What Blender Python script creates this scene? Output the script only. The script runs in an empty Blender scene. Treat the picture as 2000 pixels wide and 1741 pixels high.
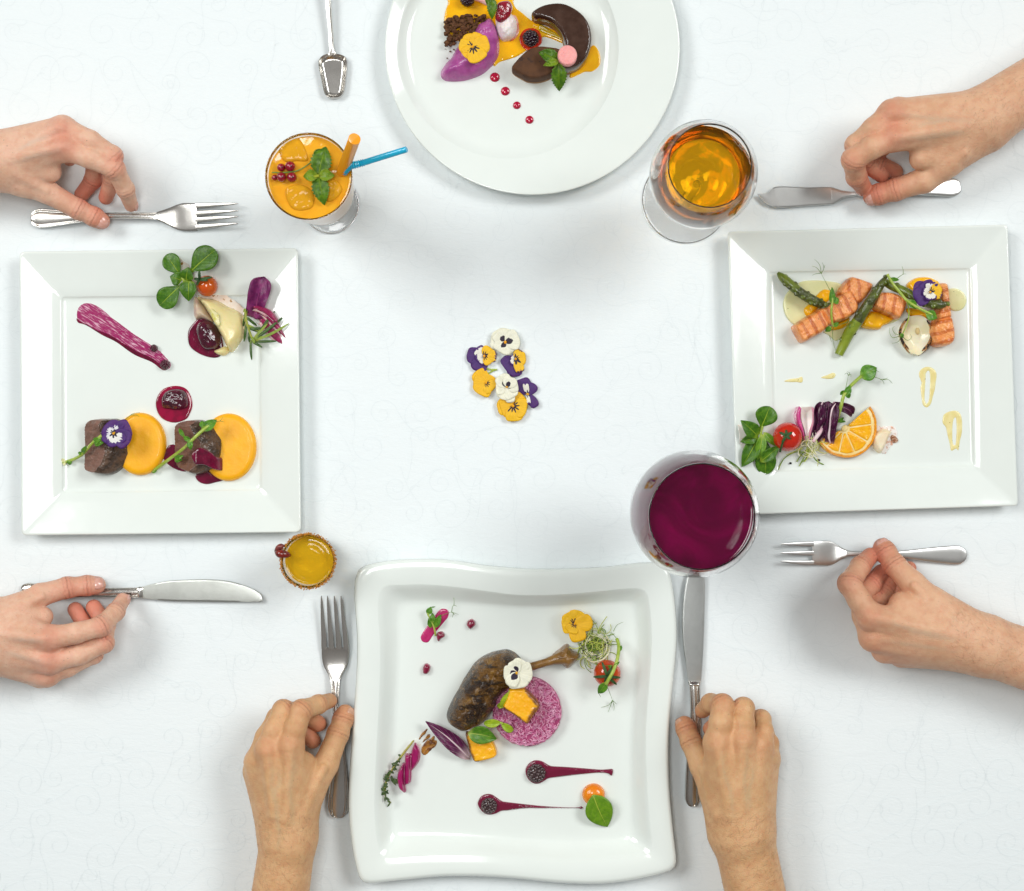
import bpy, math, random
import numpy as np
from mathutils import Vector, noise, geometry

random.seed(7); rng = np.random.default_rng(7)
scene = bpy.context.scene
COL = scene.collection
# ------------------------------------------------------------------ camera, world, lamps
S, H = 0.0005, 1.4                      # metres per photo pixel on the cloth, camera height
cam_d = bpy.data.cameras.new('camera'); cam = bpy.data.objects.new('camera', cam_d); COL.objects.link(cam)
cam.location = (0, 0, H); cam_d.sensor_width = 36; cam_d.lens = 36 * H / (2000 * S); cam_d.clip_end = 50; cam_d.clip_start = .05
scene.camera = cam
w = bpy.data.worlds.new('World'); scene.world = w; w.use_nodes = True
w.node_tree.nodes['Background'].inputs[0].default_value = (1.0, .965, .93, 1)
w.node_tree.nodes['Background'].inputs[1].default_value = .18
def softbox(name, loc, target, sx, sy, power, col=(1, 1, 1)):
    d = bpy.data.lights.new(name, 'AREA'); d.shape = 'RECTANGLE'; d.size = sx; d.size_y = sy; d.energy = power; d.color = col
    o = bpy.data.objects.new(name, d); COL.objects.link(o); o.location = loc
    o.rotation_euler = (Vector(target) - Vector(loc)).to_track_quat('-Z', 'Y').to_euler()
softbox('softbox', (-2.75, 1.38, 3.2), (-.1, -1.1, 0), 2.0, 1.35, 92, (.985, 1, .99))
softbox('softbox', (2.75, 1.38, 3.2), (.1, -1.1, 0), 2.0, 1.35, 101, (.985, 1, .99))
softbox('softbox', (-.22, .10, 1.58), (-.22, .10, 0), .34, .54, 7.5, (.985, 1, .99))
scene.view_settings.view_transform = 'Standard'; scene.view_settings.look = 'None'
scene.view_settings.exposure = 0; scene.view_settings.gamma = 1
scene.cycles.max_bounces = 14; scene.cycles.transmission_bounces = 14; scene.cycles.transparent_max_bounces = 12
scene.cycles.caustics_refractive = True; scene.cycles.caustics_reflective = False
scene.cycles.sample_clamp_indirect = 12; scene.cycles.blur_glossy = .5

# ------------------------------------------------------------------ geometry helpers (z in mm, x/y as seen in the photo)
def P(px, py, z=0.0):
    z *= .001; k = (H - z) / H
    return Vector(((px - 1000) * S * k, (870.5 - py) * S * k, z))
class crop:
    def __init__(s, x0, y0, sc): s.x0, s.y0, s.sc = x0, y0, sc
    def __call__(s, *a):
        if len(a) == 1: return [s(*q) for q in a[0]]
        return (s.x0 + a[0] / s.sc, s.y0 + a[1] / s.sc) + tuple(a[2:])
    def L(s, v): return v / s.sc
def smooth_loop(pts, n=5):
    out = []; N = len(pts)
    for i in range(N):
        p0, p1, p2, p3 = (np.array(pts[(i + j - 1) % N][:2], float) for j in range(4))
        for k in range(n):
            t = k / n
            out.append(tuple(.5 * ((2 * p1) + (-p0 + p2) * t + (2 * p0 - 5 * p1 + 4 * p2 - p3) * t * t + (-p0 + 3 * p1 - 3 * p2 + p3) * t ** 3)))
    return out
def smooth_path(pts, n=5):
    pts = [np.array(p, float) for p in pts]; out = []; N = len(pts)
    if N < 3: n = max(n, 4)
    for i in range(N - 1):
        p0, p1, p2, p3 = pts[max(i - 1, 0)], pts[i], pts[i + 1], pts[min(i + 2, N - 1)]
        for k in range(n):
            t = k / n
            out.append(.5 * ((2 * p1) + (-p0 + p2) * t + (2 * p0 - 5 * p1 + 4 * p2 - p3) * t * t + (-p0 + 3 * p1 - 3 * p2 + p3) * t ** 3))
    out.append(pts[-1]); return out
WORLD = {}
def mesh_obj(name, verts, faces, mat, parent=None, sharp=40, uv=None, attr=None, origin=None, solid=None, kind=None, matidx=None):
    V = np.asarray([tuple(v) for v in verts], dtype=float)
    if parent is not None: org = WORLD[parent]
    elif origin is not None: org = np.array(origin, float)
    else:
        mn, mx = V.min(0), V.max(0); org = np.array([(mn[0] + mx[0]) / 2, (mn[1] + mx[1]) / 2, mn[2]])
    me = bpy.data.meshes.new(name); me.from_pydata((V - org).tolist(), [], [tuple(int(i) for i in f) for f in faces])
    mats = mat if isinstance(mat, (list, tuple)) else [mat]
    for m in mats: me.materials.append(m)
    if matidx is not None: me.polygons.foreach_set('material_index', [int(i) for i in matidx])
    if uv is not None:
        lay = me.uv_layers.new(name='UVMap'); li = np.zeros(len(me.loops), dtype=np.int32); me.loops.foreach_get('vertex_index', li)
        lay.data.foreach_set('uv', np.asarray(uv, dtype=np.float32)[li].ravel())
    for an, av in (attr or {}).items():
        me.attributes.new(an, 'FLOAT', 'POINT').data.foreach_set('value', np.asarray(av, dtype=np.float32))
    me.validate(); me.update()
    me.shade_smooth()
    if sharp is not None and sharp < 180: me.set_sharp_from_angle(angle=math.radians(sharp))
    o = bpy.data.objects.new(name, me); COL.objects.link(o)
    if parent is None: o.location = org
    else: o.parent = parent
    WORLD[o] = org
    if solid:
        md = o.modifiers.new('thickness', 'SOLIDIFY'); md.thickness = solid * .001; md.offset = 0
    if kind: o['kind'] = kind
    return o
def tag(o, label, cat, group=None, kind=None):
    o['label'] = label; o['category'] = cat
    if group: o['group'] = group
    if kind: o['kind'] = kind
    return o
def thing(name, label, cat, px, py, z=0, group=None):
    o = bpy.data.objects.new(name, None); COL.objects.link(o); o.empty_display_size = .01
    o.location = P(px, py, z); WORLD[o] = np.array(o.location); return tag(o, label, cat, group)
class MB:
    def __init__(s): s.v, s.f, s.uv = [], [], []
    def add(s, v, f, uv=None):
        n = len(s.v); s.v += [tuple(q) for q in v]; s.f += [tuple(i + n for i in q) for q in f]
        if uv is not None: s.uv += list(uv)
        return s
    def build(s, name, mat, parent=None, **k):
        return mesh_obj(name, s.v, s.f, mat, parent, uv=s.uv if s.uv and len(s.uv) == len(s.v) else None, **k)
def tube_geo(pts, radii, sides=8, cap=True):
    pts = [Vector(p) for p in pts]; n = len(pts); v, f = [], []
    if not hasattr(radii, '__len__'): radii = [radii] * n
    up = Vector((0, 0, 1))
    for i in range(n):
        d = (pts[min(i + 1, n - 1)] - pts[max(i - 1, 0)]).normalized()
        a = d.cross(up)
        if a.length < 1e-3: a = d.cross(Vector((0, 1, 0)))
        a.normalize(); b = a.cross(d).normalized()
        for k in range(sides):
            t = 2 * math.pi * k / sides
            v.append(pts[i] + (a * math.cos(t) + b * math.sin(t)) * radii[i])
    for i in range(n - 1):
        for k in range(sides):
            k2 = (k + 1) % sides
            f.append((i * sides + k, i * sides + k2, (i + 1) * sides + k2, (i + 1) * sides + k))
    if cap: f.append(tuple(range(sides - 1, -1, -1))); f.append(tuple((n - 1) * sides + k for k in range(sides)))
    return v, f
def tube_px(pts, radii, sides=8, n=5):
    """pts = (px,py,z) ; radii in mm, one or one per point"""
    if not hasattr(radii, '__len__'): radii = [radii] * len(pts)
    q = smooth_path([tuple(p) + (r,) for p, r in zip(pts, radii)], n)
    return tube_geo([P(*a[:3]) for a in q], [max(a[3], .05) * .001 for a in q], sides)
def sphere_geo(c, r, seg=12, ring=8, scale=(1, 1, 1), amp=0, fs=200, rot=None):
    v, f = [], []; c = Vector(c)
    for i in range(ring + 1):
        th = math.pi * i / ring
        for k in range(seg):
            ph = 2 * math.pi * k / seg
            d = Vector((math.sin(th) * math.cos(ph) * scale[0], math.sin(th) * math.sin(ph) * scale[1], math.cos(th) * scale[2]))
            if amp: d *= 1 + amp * noise.noise((c + d * r) * fs)
            if rot is not None: d.rotate(rot)
            v.append(c + d * r)
    for i in range(ring):
        for k in range(seg):
            k2 = (k + 1) % seg
            f.append((i * seg + k, (i + 1) * seg + k, (i + 1) * seg + k2, i * seg + k2))
    return v, f
def inside(poly, X, Y):
    c = np.zeros(len(X), bool); n = len(poly)
    for i in range(n):
        x1, y1 = poly[i]; x2, y2 = poly[(i + 1) % n]
        if y1 == y2: continue
        c ^= ((y1 > Y) != (y2 > Y)) & (X < (x2 - x1) * (Y - y1) / (y2 - y1) + x1)
    return c
def edge_dist(poly, X, Y):
    A = np.array(poly); B = np.roll(A, -1, 0); d = np.full(len(X), 1e9)
    for a, b in zip(A, B):
        e = b - a; L = max(e @ e, 1e-18)
        t = np.clip(((X - a[0]) * e[0] + (Y - a[1]) * e[1]) / L, 0, 1)
        d = np.minimum(d, np.hypot(X - a[0] - t * e[0], Y - a[1] - t * e[1]))
    return d
def dome(name, outline, z0, h, mat, parent=None, R=None, p=2.0, wall=0.0, step=None, amp=0.0, fs=150, zfun=None, sm=5, zref=None,
         split=None, ang=0, sharp=50, rough_edge=0, attrfun=None, kind=None, seed=0, names=None, floor=None, relax=0):
    """Solid that fills the outline: height h (mm) over z0, edges rounded over R mm, lower `wall` share of h vertical."""
    if sm: outline = smooth_loop(outline, sm)
    zr = (z0 + h * .6) if zref is None else zref
    W = np.array([P(x, y, zr)[:2] for x, y in outline]) * 1000          # mm
    if rough_edge:
        W = np.array([[x + rough_edge * noise.noise((x * .35, y * .35, 3 + seed)), y + rough_edge * noise.noise((x * .35, y * .35, 9 + seed))] for x, y in W])
    keep = [0]
    for i in range(1, len(W)):
        if np.hypot(*(W[i] - W[keep[-1]])) > .12: keep.append(i)
    W = W[keep]
    area = abs(np.sum(W[:, 0] * np.roll(W[:, 1], -1) - W[:, 1] * np.roll(W[:, 0], -1))) / 2
    if step is None: step = min(max(math.sqrt(area / 900), .35), 1.6)
    mn, mx = W.min(0), W.max(0); ys = np.arange(mn[1], mx[1], step * .866)
    gx, gy = [], []
    for j, y in enumerate(ys):
        xs = np.arange(mn[0] + (step / 2 if j % 2 else 0), mx[0], step); gx.append(xs); gy.append(np.full(len(xs), y))
    gx, gy = np.concatenate(gx), np.concatenate(gy)
    ins = inside(W, gx, gy); gx, gy = gx[ins], gy[ins]
    d = edge_dist(W, gx, gy) if len(gx) else np.array([])
    dmax = d.max() if len(d) else 1
    Rr = dmax if R is None else R
    extra = []
    lim = step * .45
    if Rr < 5 * step and Rr > .3:
        A = np.array(W); T = np.roll(A, -1, 0) - np.roll(A, 1, 0); T /= np.maximum(np.linalg.norm(T, axis=1), 1e-9)[:, None]
        sgn = 1 if np.sum(W[:, 0] * np.roll(W[:, 1], -1) - W[:, 1] * np.roll(W[:, 0], -1)) > 0 else -1
        Nn = np.stack([-T[:, 1], T[:, 0]], 1) * sgn
        for q in (.06, .2, .45, .8):
            o = q * Rr
            if o > dmax * .8: break
            E = A + Nn * o; ok = inside(W, E[:, 0], E[:, 1]); dd = edge_dist(W, E[:, 0], E[:, 1]); ok &= dd > o * .93
            extra.append(E[ok]); lim = o + step * .45
    m = d > lim
    pts = [tuple(q) for q in W] + [tuple(q) for e in extra for q in e] + list(zip(gx[m], gy[m]))
    nb = len(W)
    res = geometry.delaunay_2d_cdt([Vector(q) for q in pts], [(i, (i + 1) % nb) for i in range(nb)], [], 1, 1e-5)
    X = np.array([q[0] for q in res[0]]); Y = np.array([q[1] for q in res[0]]); F = [tuple(f) for f in res[2]]
    D = edge_dist(W, X, Y); t = np.clip(D / max(Rr, 1e-6), 0, 1)
    f = (1 - (1 - t) ** p) ** (1 / p)
    Z = z0 + h * (wall + (1 - wall) * f)
    if zfun is not None: Z = zfun(X, Y, D, f, Z)
    if amp:
        fade = np.clip(D / max(min(dmax * .4, 3), .1), .15, 1)
        Z = Z + amp * fade * np.array([noise.noise((x * fs * .001, y * fs * .001, 1.7 + seed)) + .5 * noise.noise((x * fs * .0023, y * fs * .0023, 5 + seed)) for x, y in zip(X, Y)])
    if relax:
        fa = np.array(F); ea = np.concatenate([fa[:, [0, 1]], fa[:, [1, 2]], fa[:, [2, 0]]]); bd = D < 1e-4
        for _ in range(relax):
            sm_, ct_ = np.zeros(len(Z)), np.zeros(len(Z))
            for k_ in (0, 1): np.add.at(sm_, ea[:, k_], Z[ea[:, 1 - k_]]); np.add.at(ct_, ea[:, k_], 1)
            Z = np.where(bd, Z, .35 * Z + .65 * sm_ / np.maximum(ct_, 1))
    zb = z0 if floor is None else floor
    Z = np.maximum(Z, zb)
    cx, cy = X.mean(), Y.mean(); ca, sa = math.cos(math.radians(ang)), math.sin(math.radians(ang))
    uvf = lambda x, y: ((ca * (x - cx) + sa * (y - cy)) / 10, (-sa * (x - cx) + ca * (y - cy)) / 10)
    V = [(x * .001, y * .001, z * .001) for x, y, z in zip(X, Y, Z)]; UV = [uvf(x, y) for x, y in zip(X, Y)]
    cnt = {}
    for a in F:
        for i in range(3):
            e = (a[i], a[(i + 1) % 3]); cnt[e] = 1
    be = [e for e in cnt if (e[1], e[0]) not in cnt]
    at = {k: list(fn(X, Y, D, Z)) for k, fn in attrfun.items()} if attrfun else None
    bv = {}; zfl = (zb - .15) * .001
    for e in be:
        for i in e:
            if i not in bv:
                bv[i] = len(V); V.append((V[i][0], V[i][1], zfl)); UV.append(UV[i])
                if at:
                    for k in at: at[k].append(at[k][i])
    SF = [(e[1], e[0], bv[e[0]], bv[e[1]]) for e in be]
    if split is None:
        return mesh_obj(name, V, F + SF, mat, parent, sharp=sharp, uv=UV, attr=at, kind=kind)
    out = []; cl = [split(np.mean([X[i] for i in q]), np.mean([Y[i] for i in q])) for q in F]; cs = [split(X[e[0]], Y[e[0]]) for e in be]
    for g, (nm, mm) in enumerate(zip(names, mat)):
        fs_ = [q for q, c in zip(F, cl) if c == g] + [q for q, c in zip(SF, cs) if c == g]
        if not fs_: continue
        ids = sorted({i for q in fs_ for i in q}); mp = {i: k for k, i in enumerate(ids)}
        out.append(mesh_obj(nm, [V[i] for i in ids], [tuple(mp[i] for i in q) for q in fs_], mm, parent, sharp=sharp, uv=[UV[i] for i in ids],
                            attr={k: [at[k][i] for i in ids] for k in at} if at else None))
    return out
def lathe_geo(prof, c, seg=64, cap=(True, True)):
    v, f = [], []; n = len(prof)
    for r, z in prof:
        for k in range(seg):
            a = 2 * math.pi * k / seg; v.append((c[0] + r * .001 * math.cos(a), c[1] + r * .001 * math.sin(a), c[2] + z * .001))
    for i in range(n - 1):
        for k in range(seg):
            k2 = (k + 1) % seg; f.append((i * seg + k, i * seg + k2, (i + 1) * seg + k2, (i + 1) * seg + k))
    if cap[0]: f.append(tuple(range(seg - 1, -1, -1)))
    if cap[1]: f.append(tuple((n - 1) * seg + k for k in range(seg)))
    return v, f
def prof_smooth(p, n=6): return [tuple(q) for q in smooth_path(p, n)]
def leaf_geo(base, tip, width, shape='ovate', arch=2.0, cup=1.0, nu=9, nv=15, bend=0.0, serr=0, curl=0, wav=0, seed=0):
    """base/tip = (px,py,z mm), width in px. Returns verts, faces, uv."""
    B, T = P(*base), P(*tip); ax = T - B; L = ax.length; a = ax.normalized(); s = a.cross(Vector((0, 0, 1)))
    s = s.normalized() if s.length > 1e-4 else Vector((1, 0, 0)); nrm = s.cross(a).normalized()
    hw = width * S / 2; v, f, uv = [], [], []
    for j in range(nv):
        t = 1 - (1 - j / (nv - 1)) ** 1.45
        if shape == 'spoon':
            q_ = max(0, (t - .16) / .84); wv = math.sqrt(max(0, 1 - ((q_ - .58) / .42) ** 2)) if q_ > .58 else .15 + .85 * (q_ / .58) ** 1.3 * (2.2 - 1.2 * q_ / .58)
        elif shape == 'round': wv = math.sqrt(max(0, 1 - ((t - .52) / .48) ** 2)) if t > .52 else .12 + .88 * (t / .52) ** .9 * (1.9 - .9 * t / .52) if t > 0 else .1
        elif shape == 'needle': wv = math.sin(math.pi * (.1 + .9 * t)) ** .4 if t < 1 else 0
        elif shape == 'strip': wv = (1 - t ** 16) * (.7 + .3 * t)
        else: wv = math.sin(math.pi * t ** .8) ** .85
        if t >= 1: wv = .02
        wv = max(wv, .02)
        if serr: wv *= 1 + .10 * (1 if j % 2 else -1) * (0 < j < nv - 1)
        for i in range(nu):
            u = -1 + 2 * i / (nu - 1)
            off = s * (u * hw * wv + bend * L * math.sin(math.pi * t))
            zz = arch * .001 * math.sin(math.pi * t) + cup * .001 * (u * u) * wv - curl * .001 * t * t
            if wav: zz += wav * .001 * noise.noise((u * 1.7 + seed, t * 3.5, seed * 1.3))
            v.append(B + a * (L * t) + off + nrm * zz); uv.append((.5 + .5 * u * (.25 + .75 * wv), t))
    for j in range(nv - 1):
        for i in range(nu - 1):
            f.append((j * nu + i, j * nu + i + 1, (j + 1) * nu + i + 1, (j + 1) * nu + i))
    return v, f, uv
def leaf(name, base, tip, width, mat, parent=None, solid=.35, label=None, **k):
    v, f, uv = leaf_geo(base, tip, width, **k)
    o = mesh_obj(name, v, f, mat, parent, sharp=180, uv=uv, solid=solid)
    return o

def petal_geo(cx, cy, z, tx, ty, wd, lift=1.0, wav=.8, seed=0, na=37, nr=8):
    dx, dy = tx - cx, ty - cy; L = math.hypot(dx, dy); ux, uy = dx / L, dy / L; v, f, uv = [], [], []
    for j in range(nr):
        q = (j / (nr - 1)) ** .8
        for i in range(na):
            a = -math.pi + 2 * math.pi * i / (na - 1); ca, sa = math.cos(a), math.sin(a)
            ax_ = L * .5 * (1 + math.copysign(abs(ca) ** (.75 if ca > 0 else 1.0), ca)); la = wd * .5 * math.copysign(abs(sa) ** .85, sa) * (1 + .16 * ca)
            rip = 1 + (.014 * math.sin(a * 5 + seed) + .016 * noise.noise((ca * 2 + seed, sa * 2, 1.3))) * q; ax_ *= q * rip; la *= q * rip
            x, y = cx + ux * ax_ - uy * la, cy + uy * ax_ + ux * la; r = math.hypot(ax_, la); ang = math.atan2(la, max(ax_, 1e-6)) if r > 1e-6 else 0
            zz = z + lift * (r / L) * .8 + wav * noise.noise((x * .09 + seed, y * .09, seed)) * q - .5 * q ** 4
            v.append(P(x, y, zz)); uv.append((.5 + ang / math.pi, r / L))
    for j in range(nr - 1):
        for i in range(na - 1): f.append((j * na + i, (j + 1) * na + i, (j + 1) * na + i + 1, j * na + i + 1))
    return v, f, uv

# ------------------------------------------------------------------ material helpers
class NT:
    def __init__(s, name):
        s.m = bpy.data.materials.new(name); s.m.use_nodes = True; s.t = s.m.node_tree; s.t.nodes.clear()
        s.out = s.t.nodes.new('ShaderNodeOutputMaterial'); s.b = s.t.nodes.new('ShaderNodeBsdfPrincipled'); s.t.links.new(s.b.outputs[0], s.out.inputs[0])
    def new(s, ty): return s.t.nodes.new(ty)
    def put(s, sock, val):
        if isinstance(val, bpy.types.NodeSocket): s.t.links.new(val, sock)
        elif hasattr(val, '__len__') and len(val) == 3 and sock.type == 'RGBA': sock.default_value = (*val, 1)
        else: sock.default_value = val
    def set(s, **k):
        for n, v in k.items(): s.put(s.b.inputs[n.replace('_', ' ')], v)
    def math(s, op, a, b=None, c=None, clamp=False):
        n = s.new('ShaderNodeMath'); n.operation = op; n.use_clamp = clamp; s.put(n.inputs[0], a)
        if b is not None: s.put(n.inputs[1], b)
        if c is not None: s.put(n.inputs[2], c)
        return n.outputs[0]
    def step(s, x, a, b):
        n = s.new('ShaderNodeMapRange'); n.interpolation_type = 'SMOOTHSTEP'; s.put(n.inputs[0], x); s.put(n.inputs[1], a); s.put(n.inputs[2], b); return n.outputs[0]
    def mix(s, fac, a, b):
        n = s.new('ShaderNodeMix'); n.data_type = 'RGBA'; s.put(n.inputs[0], fac); s.put(n.inputs[6], a); s.put(n.inputs[7], b); return n.outputs[2]
    def coord(s, kind='Object', scale=None, rot=None):
        o = s.new('ShaderNodeTexCoord').outputs[kind]
        if scale is not None or rot is not None:
            mp = s.new('ShaderNodeMapping'); s.t.links.new(o, mp.inputs[0])
            if scale is not None: mp.inputs['Scale'].default_value = scale
            if rot is not None: mp.inputs['Rotation'].default_value = rot
            o = mp.outputs[0]
        return o
    def noise(s, vec, scale, detail=4, rough=.55, dist=0):
        n = s.new('ShaderNodeTexNoise'); s.put(n.inputs['Vector'], vec); n.inputs['Scale'].default_value = scale; n.inputs['Detail'].default_value = detail
        n.inputs['Roughness'].default_value = rough; n.inputs['Distortion'].default_value = dist; return n.outputs['Fac']
    def voro(s, vec, scale, feat='F1'):
        n = s.new('ShaderNodeTexVoronoi'); n.feature = feat; s.put(n.inputs['Vector'], vec); n.inputs['Scale'].default_value = scale; return n.outputs['Distance']
    def sep(s, vec):
        n = s.new('ShaderNodeSeparateXYZ'); s.put(n.inputs[0], vec); return n.outputs
    def attr(s, nm):
        n = s.new('ShaderNodeAttribute'); n.attribute_name = nm; return n.outputs['Fac']
    def bump(s, height, dist, strength=1.0, normal=None):
        n = s.new('ShaderNodeBump'); n.inputs['Strength'].default_value = strength; n.inputs['Distance'].default_value = dist; s.put(n.inputs['Height'], height)
        if normal is not None: s.put(n.inputs['Normal'], normal)
        return n.outputs[0]
MATS = {}
def M(name, c1, c2=None, scale=120, detail=4, lo=.38, hi=.64, rough=.5, bump=0, bscale=400, bdet=4, sss=0, trans=0, ior=1.45, coat=0, metal=0, spec=.5, stretch=None, speck=None, kind='Object', alpha=None, dist=0):
    if name in MATS: return MATS[name]
    t = NT(name); co = t.coord(kind, scale=stretch)
    n = t.noise(co, scale, detail, dist=dist); c = c1
    if c2 is not None: c = t.mix(t.step(n, lo, hi), c1, c2)
    if speck: c = t.mix(t.step(t.noise(co, speck[1], 2), speck[2], speck[2] + .05), c, speck[0])
    t.set(Base_Color=c, Roughness=rough, IOR=ior, Metallic=metal, Specular_IOR_Level=spec)
    if sss: t.set(Subsurface_Weight=sss, Subsurface_Radius=(.6, .35, .2), Subsurface_Scale=.006)
    if trans: t.set(Transmission_Weight=trans)
    if coat: t.set(Coat_Weight=coat, Coat_Roughness=.06)
    if bump: t.set(Normal=t.bump(t.noise(co, bscale, bdet), .001 * bump))
    if alpha is not None: t.set(Alpha=alpha)
    MATS[name] = t.m; return t.m
def leafmat(name, dark, light, vein, freq=34, rough=.38, midw=.035, sidew=.25, basefade=.25, purple=None, coat=.12):
    if name in MATS: return MATS[name]
    t = NT(name); u, v, _ = t.sep(t.coord('UV')); au = t.math('ABSOLUTE', t.math('SUBTRACT', u, .5)); ob = t.coord('Object')
    nz = t.noise(ob, 260, 3)
    base = t.mix(t.step(nz, .35, .68), dark, light)
    base = t.mix(t.step(v, basefade, 0.0), base, vein)
    ph = t.math('SUBTRACT', v, t.math('MULTIPLY', au, .85))
    ph = t.math('ADD', ph, t.math('MULTIPLY', nz, .03))
    sv = t.math('ABSOLUTE', t.math('SINE', t.math('MULTIPLY', ph, freq)))
    side = t.math('MULTIPLY', t.step(sv, sidew, 0.0), .55)
    wid = t.math('MULTIPLY_ADD', t.math('SUBTRACT', 1.0, v), midw, .006)
    mid = t.step(au, wid, t.math('MULTIPLY', wid, .35))
    mask = t.math('MAXIMUM', side, mid)
    t.set(Base_Color=t.mix(mask, base, vein), Roughness=rough, Coat_Weight=coat, Coat_Roughness=.15, Specular_IOR_Level=.3, Subsurface_Weight=.08, Subsurface_Radius=(.5, .6, .1), Subsurface_Scale=.002,
          Normal=t.bump(t.math('MULTIPLY', mask, -1.0), .0005, .9, t.bump(t.noise(ob, 420, 3), .0006, .7)))
    MATS[name] = t.m; return t.m
def petalmat(name, base, blotch=None, bl=.33, bw=.16, rays=26, edge=None, ev=.75, heart=(.85, .48, .01), base2=None, hv=.12, rayed=True, lobe=0):
    if name in MATS: return MATS[name]
    t = NT(name); u, v, _ = t.sep(t.coord('UV')); ob = t.coord('Object'); nz = t.noise(ob, 300, 3)
    c = t.mix(t.step(t.noise(t.coord('UV', scale=(14, 1.2, 1)), 2.2, 3), .35, .7), base, base2 or tuple(x * .88 for x in base))
    nz2 = t.noise(t.coord('UV', scale=(9, 2.2, 1)), 1.9, 2)
    if edge is not None:
        au = t.math('ABSOLUTE', t.math('SUBTRACT', u, .5))
        e = t.math('ADD', t.math('ADD', v, t.math('MULTIPLY', t.math('MULTIPLY', au, au), .9)), t.math('MULTIPLY', t.math('SUBTRACT', nz2, .5), .55)); c = t.mix(t.step(e, ev, ev + .05), c, edge)
    if blotch is not None:
        r = t.math('SINE', t.math('MULTIPLY', u, rays)) if rayed else nz
        lim = t.math('ADD', t.math('MULTIPLY_ADD', r, bw, bl), t.math('MULTIPLY', t.math('SUBTRACT', nz, .5), .25))
        if lobe: aa = t.math('ABSOLUTE', t.math('SUBTRACT', u, .5)); lim = t.math('MULTIPLY', lim, t.math('SUBTRACT', 1.0, t.math('MULTIPLY', t.math('MULTIPLY', aa, aa), lobe), clamp=True))
        c = t.mix(t.step(v, lim, t.math('SUBTRACT', lim, .03)), c, blotch)
    c = t.mix(t.step(v, hv, hv - .04), c, heart)
    t.set(Base_Color=c, Roughness=.6, Subsurface_Weight=.1, Subsurface_Radius=(.5, .4, .2), Subsurface_Scale=.002, Normal=t.bump(t.noise(t.coord('UV', scale=(30, 3, 1)), 1.5, 2), .0002, .5))
    MATS[name] = t.m; return t.m
# ------------------------------------------------------------------ tablecloth
def cloth_mat(name='white damask cotton', ca=(.79, .84, .85), cb=(.815, .863, .873)):
    t = NT(name); ob = t.coord('Object')
    weave = t.noise(t.coord('Object', scale=(1, 14, 1)), 260, 2); weave2 = t.noise(t.coord('Object', scale=(14, 1, 1)), 260, 2)
    fold = t.noise(t.coord('Object', scale=(1, 2.4, 1)), 26, 5, .6, .8); soft = t.noise(ob, 4.5, 2)
    crinkle = t.noise(t.coord('Object', scale=(1, 3.5, 1), rot=(0, 0, .15)), 70, 4, .6, 1.5)
    c = t.mix(t.step(weave, .3, .7), ca, cb)
    b1 = t.bump(t.math('ADD', weave, weave2), .00012, .35)
    b2 = t.bump(fold, .0022, .22, b1); b2 = t.bump(crinkle, .0011, .2, b2); b3 = t.bump(soft, .012, .12, b2)
    t.set(Base_Color=c, Roughness=.72, Normal=b3, Sheen_Weight=.12, Specular_IOR_Level=.3)
    return t.m
clothm = cloth_mat()
gv, gf, n = [], [], 60
for j in range(n + 1):
    for i in range(n + 1):
        x, y = -1.1 + 2.2 * i / n, -1.0 + 2.0 * j / n
        gv.append((x, y, -.0003 - .00004 * noise.noise((x * 5, y * 5, 2)) - (0 if max(abs(x) - 1.0, abs(y) - .9) < 0 else .0)))
for j in range(n):
    for i in range(n): a = j * (n + 1) + i; gf.append((a, a + 1, a + n + 2, a + n + 1))
cloth = tag(mesh_obj('tablecloth', gv, gf, clothm, origin=(0, 0, 0), sharp=180), 'white damask tablecloth with faint scrolling vine pattern spread under everything', 'tablecloth')
threadm = cloth_mat('damask thread', (.757, .808, .822), (.785, .834, .846))
rb = MB(); nrib = [0]
def ribbon(pts, wd):
    q = [Vector((x, y)) for x, y in pts]; v = []
    for i in range(len(q)):
        d = (q[min(i + 1, len(q) - 1)] - q[max(i - 1, 0)]); d.normalize(); nn = Vector((d.y, -d.x)) * wd * .5 * (.45 + .55 * math.sin(math.pi * i / (len(q) - 1)))
        for p in (q[i] - nn, q[i] + nn): v.append(P(p.x, p.y, -.21 + .00012 * nrib[0]))
    nrib[0] += 1; rb.add(v, [(2 * i, 2 * i + 1, 2 * i + 3, 2 * i + 2) for i in range(len(q) - 1)])
rs = random.Random(3)
for gy in range(-3, 27):
    for gx in range(-3, 29):
        cx = gx * 80 + (40 if gy % 2 else 0) + rs.uniform(-24, 24); cy = gy * 72 + rs.uniform(-20, 20)
        R0 = rs.uniform(20, 44); sg = rs.choice((-1, 1)); a0 = rs.uniform(0, 6.28); turns = rs.uniform(1.25, 1.75); pts = []
        for k in range(56):
            tt = k / 55
            if tt < .35:                       # the vine that runs into the curl
                u = (.35 - tt) / .35; ang = a0; rr = R0
                bx = cx + rr * math.cos(ang) - sg * -math.sin(ang) * u * 80 + math.cos(ang) * u * u * 26
                by = cy + rr * math.sin(ang) - sg * math.cos(ang) * u * 80 + math.sin(ang) * u * u * 26
            else:
                u = (tt - .35) / .65; ang = a0 + sg * u * turns * 6.283; rr = R0 * (1 - .86 * u ** .8)
                bx, by = cx + rr * math.cos(ang), cy + rr * math.sin(ang)
            pts.append((bx, by))
        ribbon(pts, rs.uniform(.8, 1.25))
        if rs.random() < .35:
            u = rs.uniform(.4, .9); i = int(16 * u); d = rs.uniform(10, 18); aa = a0 + rs.uniform(-1, 1)
            ribbon([(pts[i][0] + d * q * math.cos(aa + q), pts[i][1] + d * q * math.sin(aa + q)) for q in (0, .3, .6, .9, 1.2)], 2.4)
rb.build('woven_scroll_pattern', threadm, cloth, sharp=180, kind='stuff')

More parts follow.
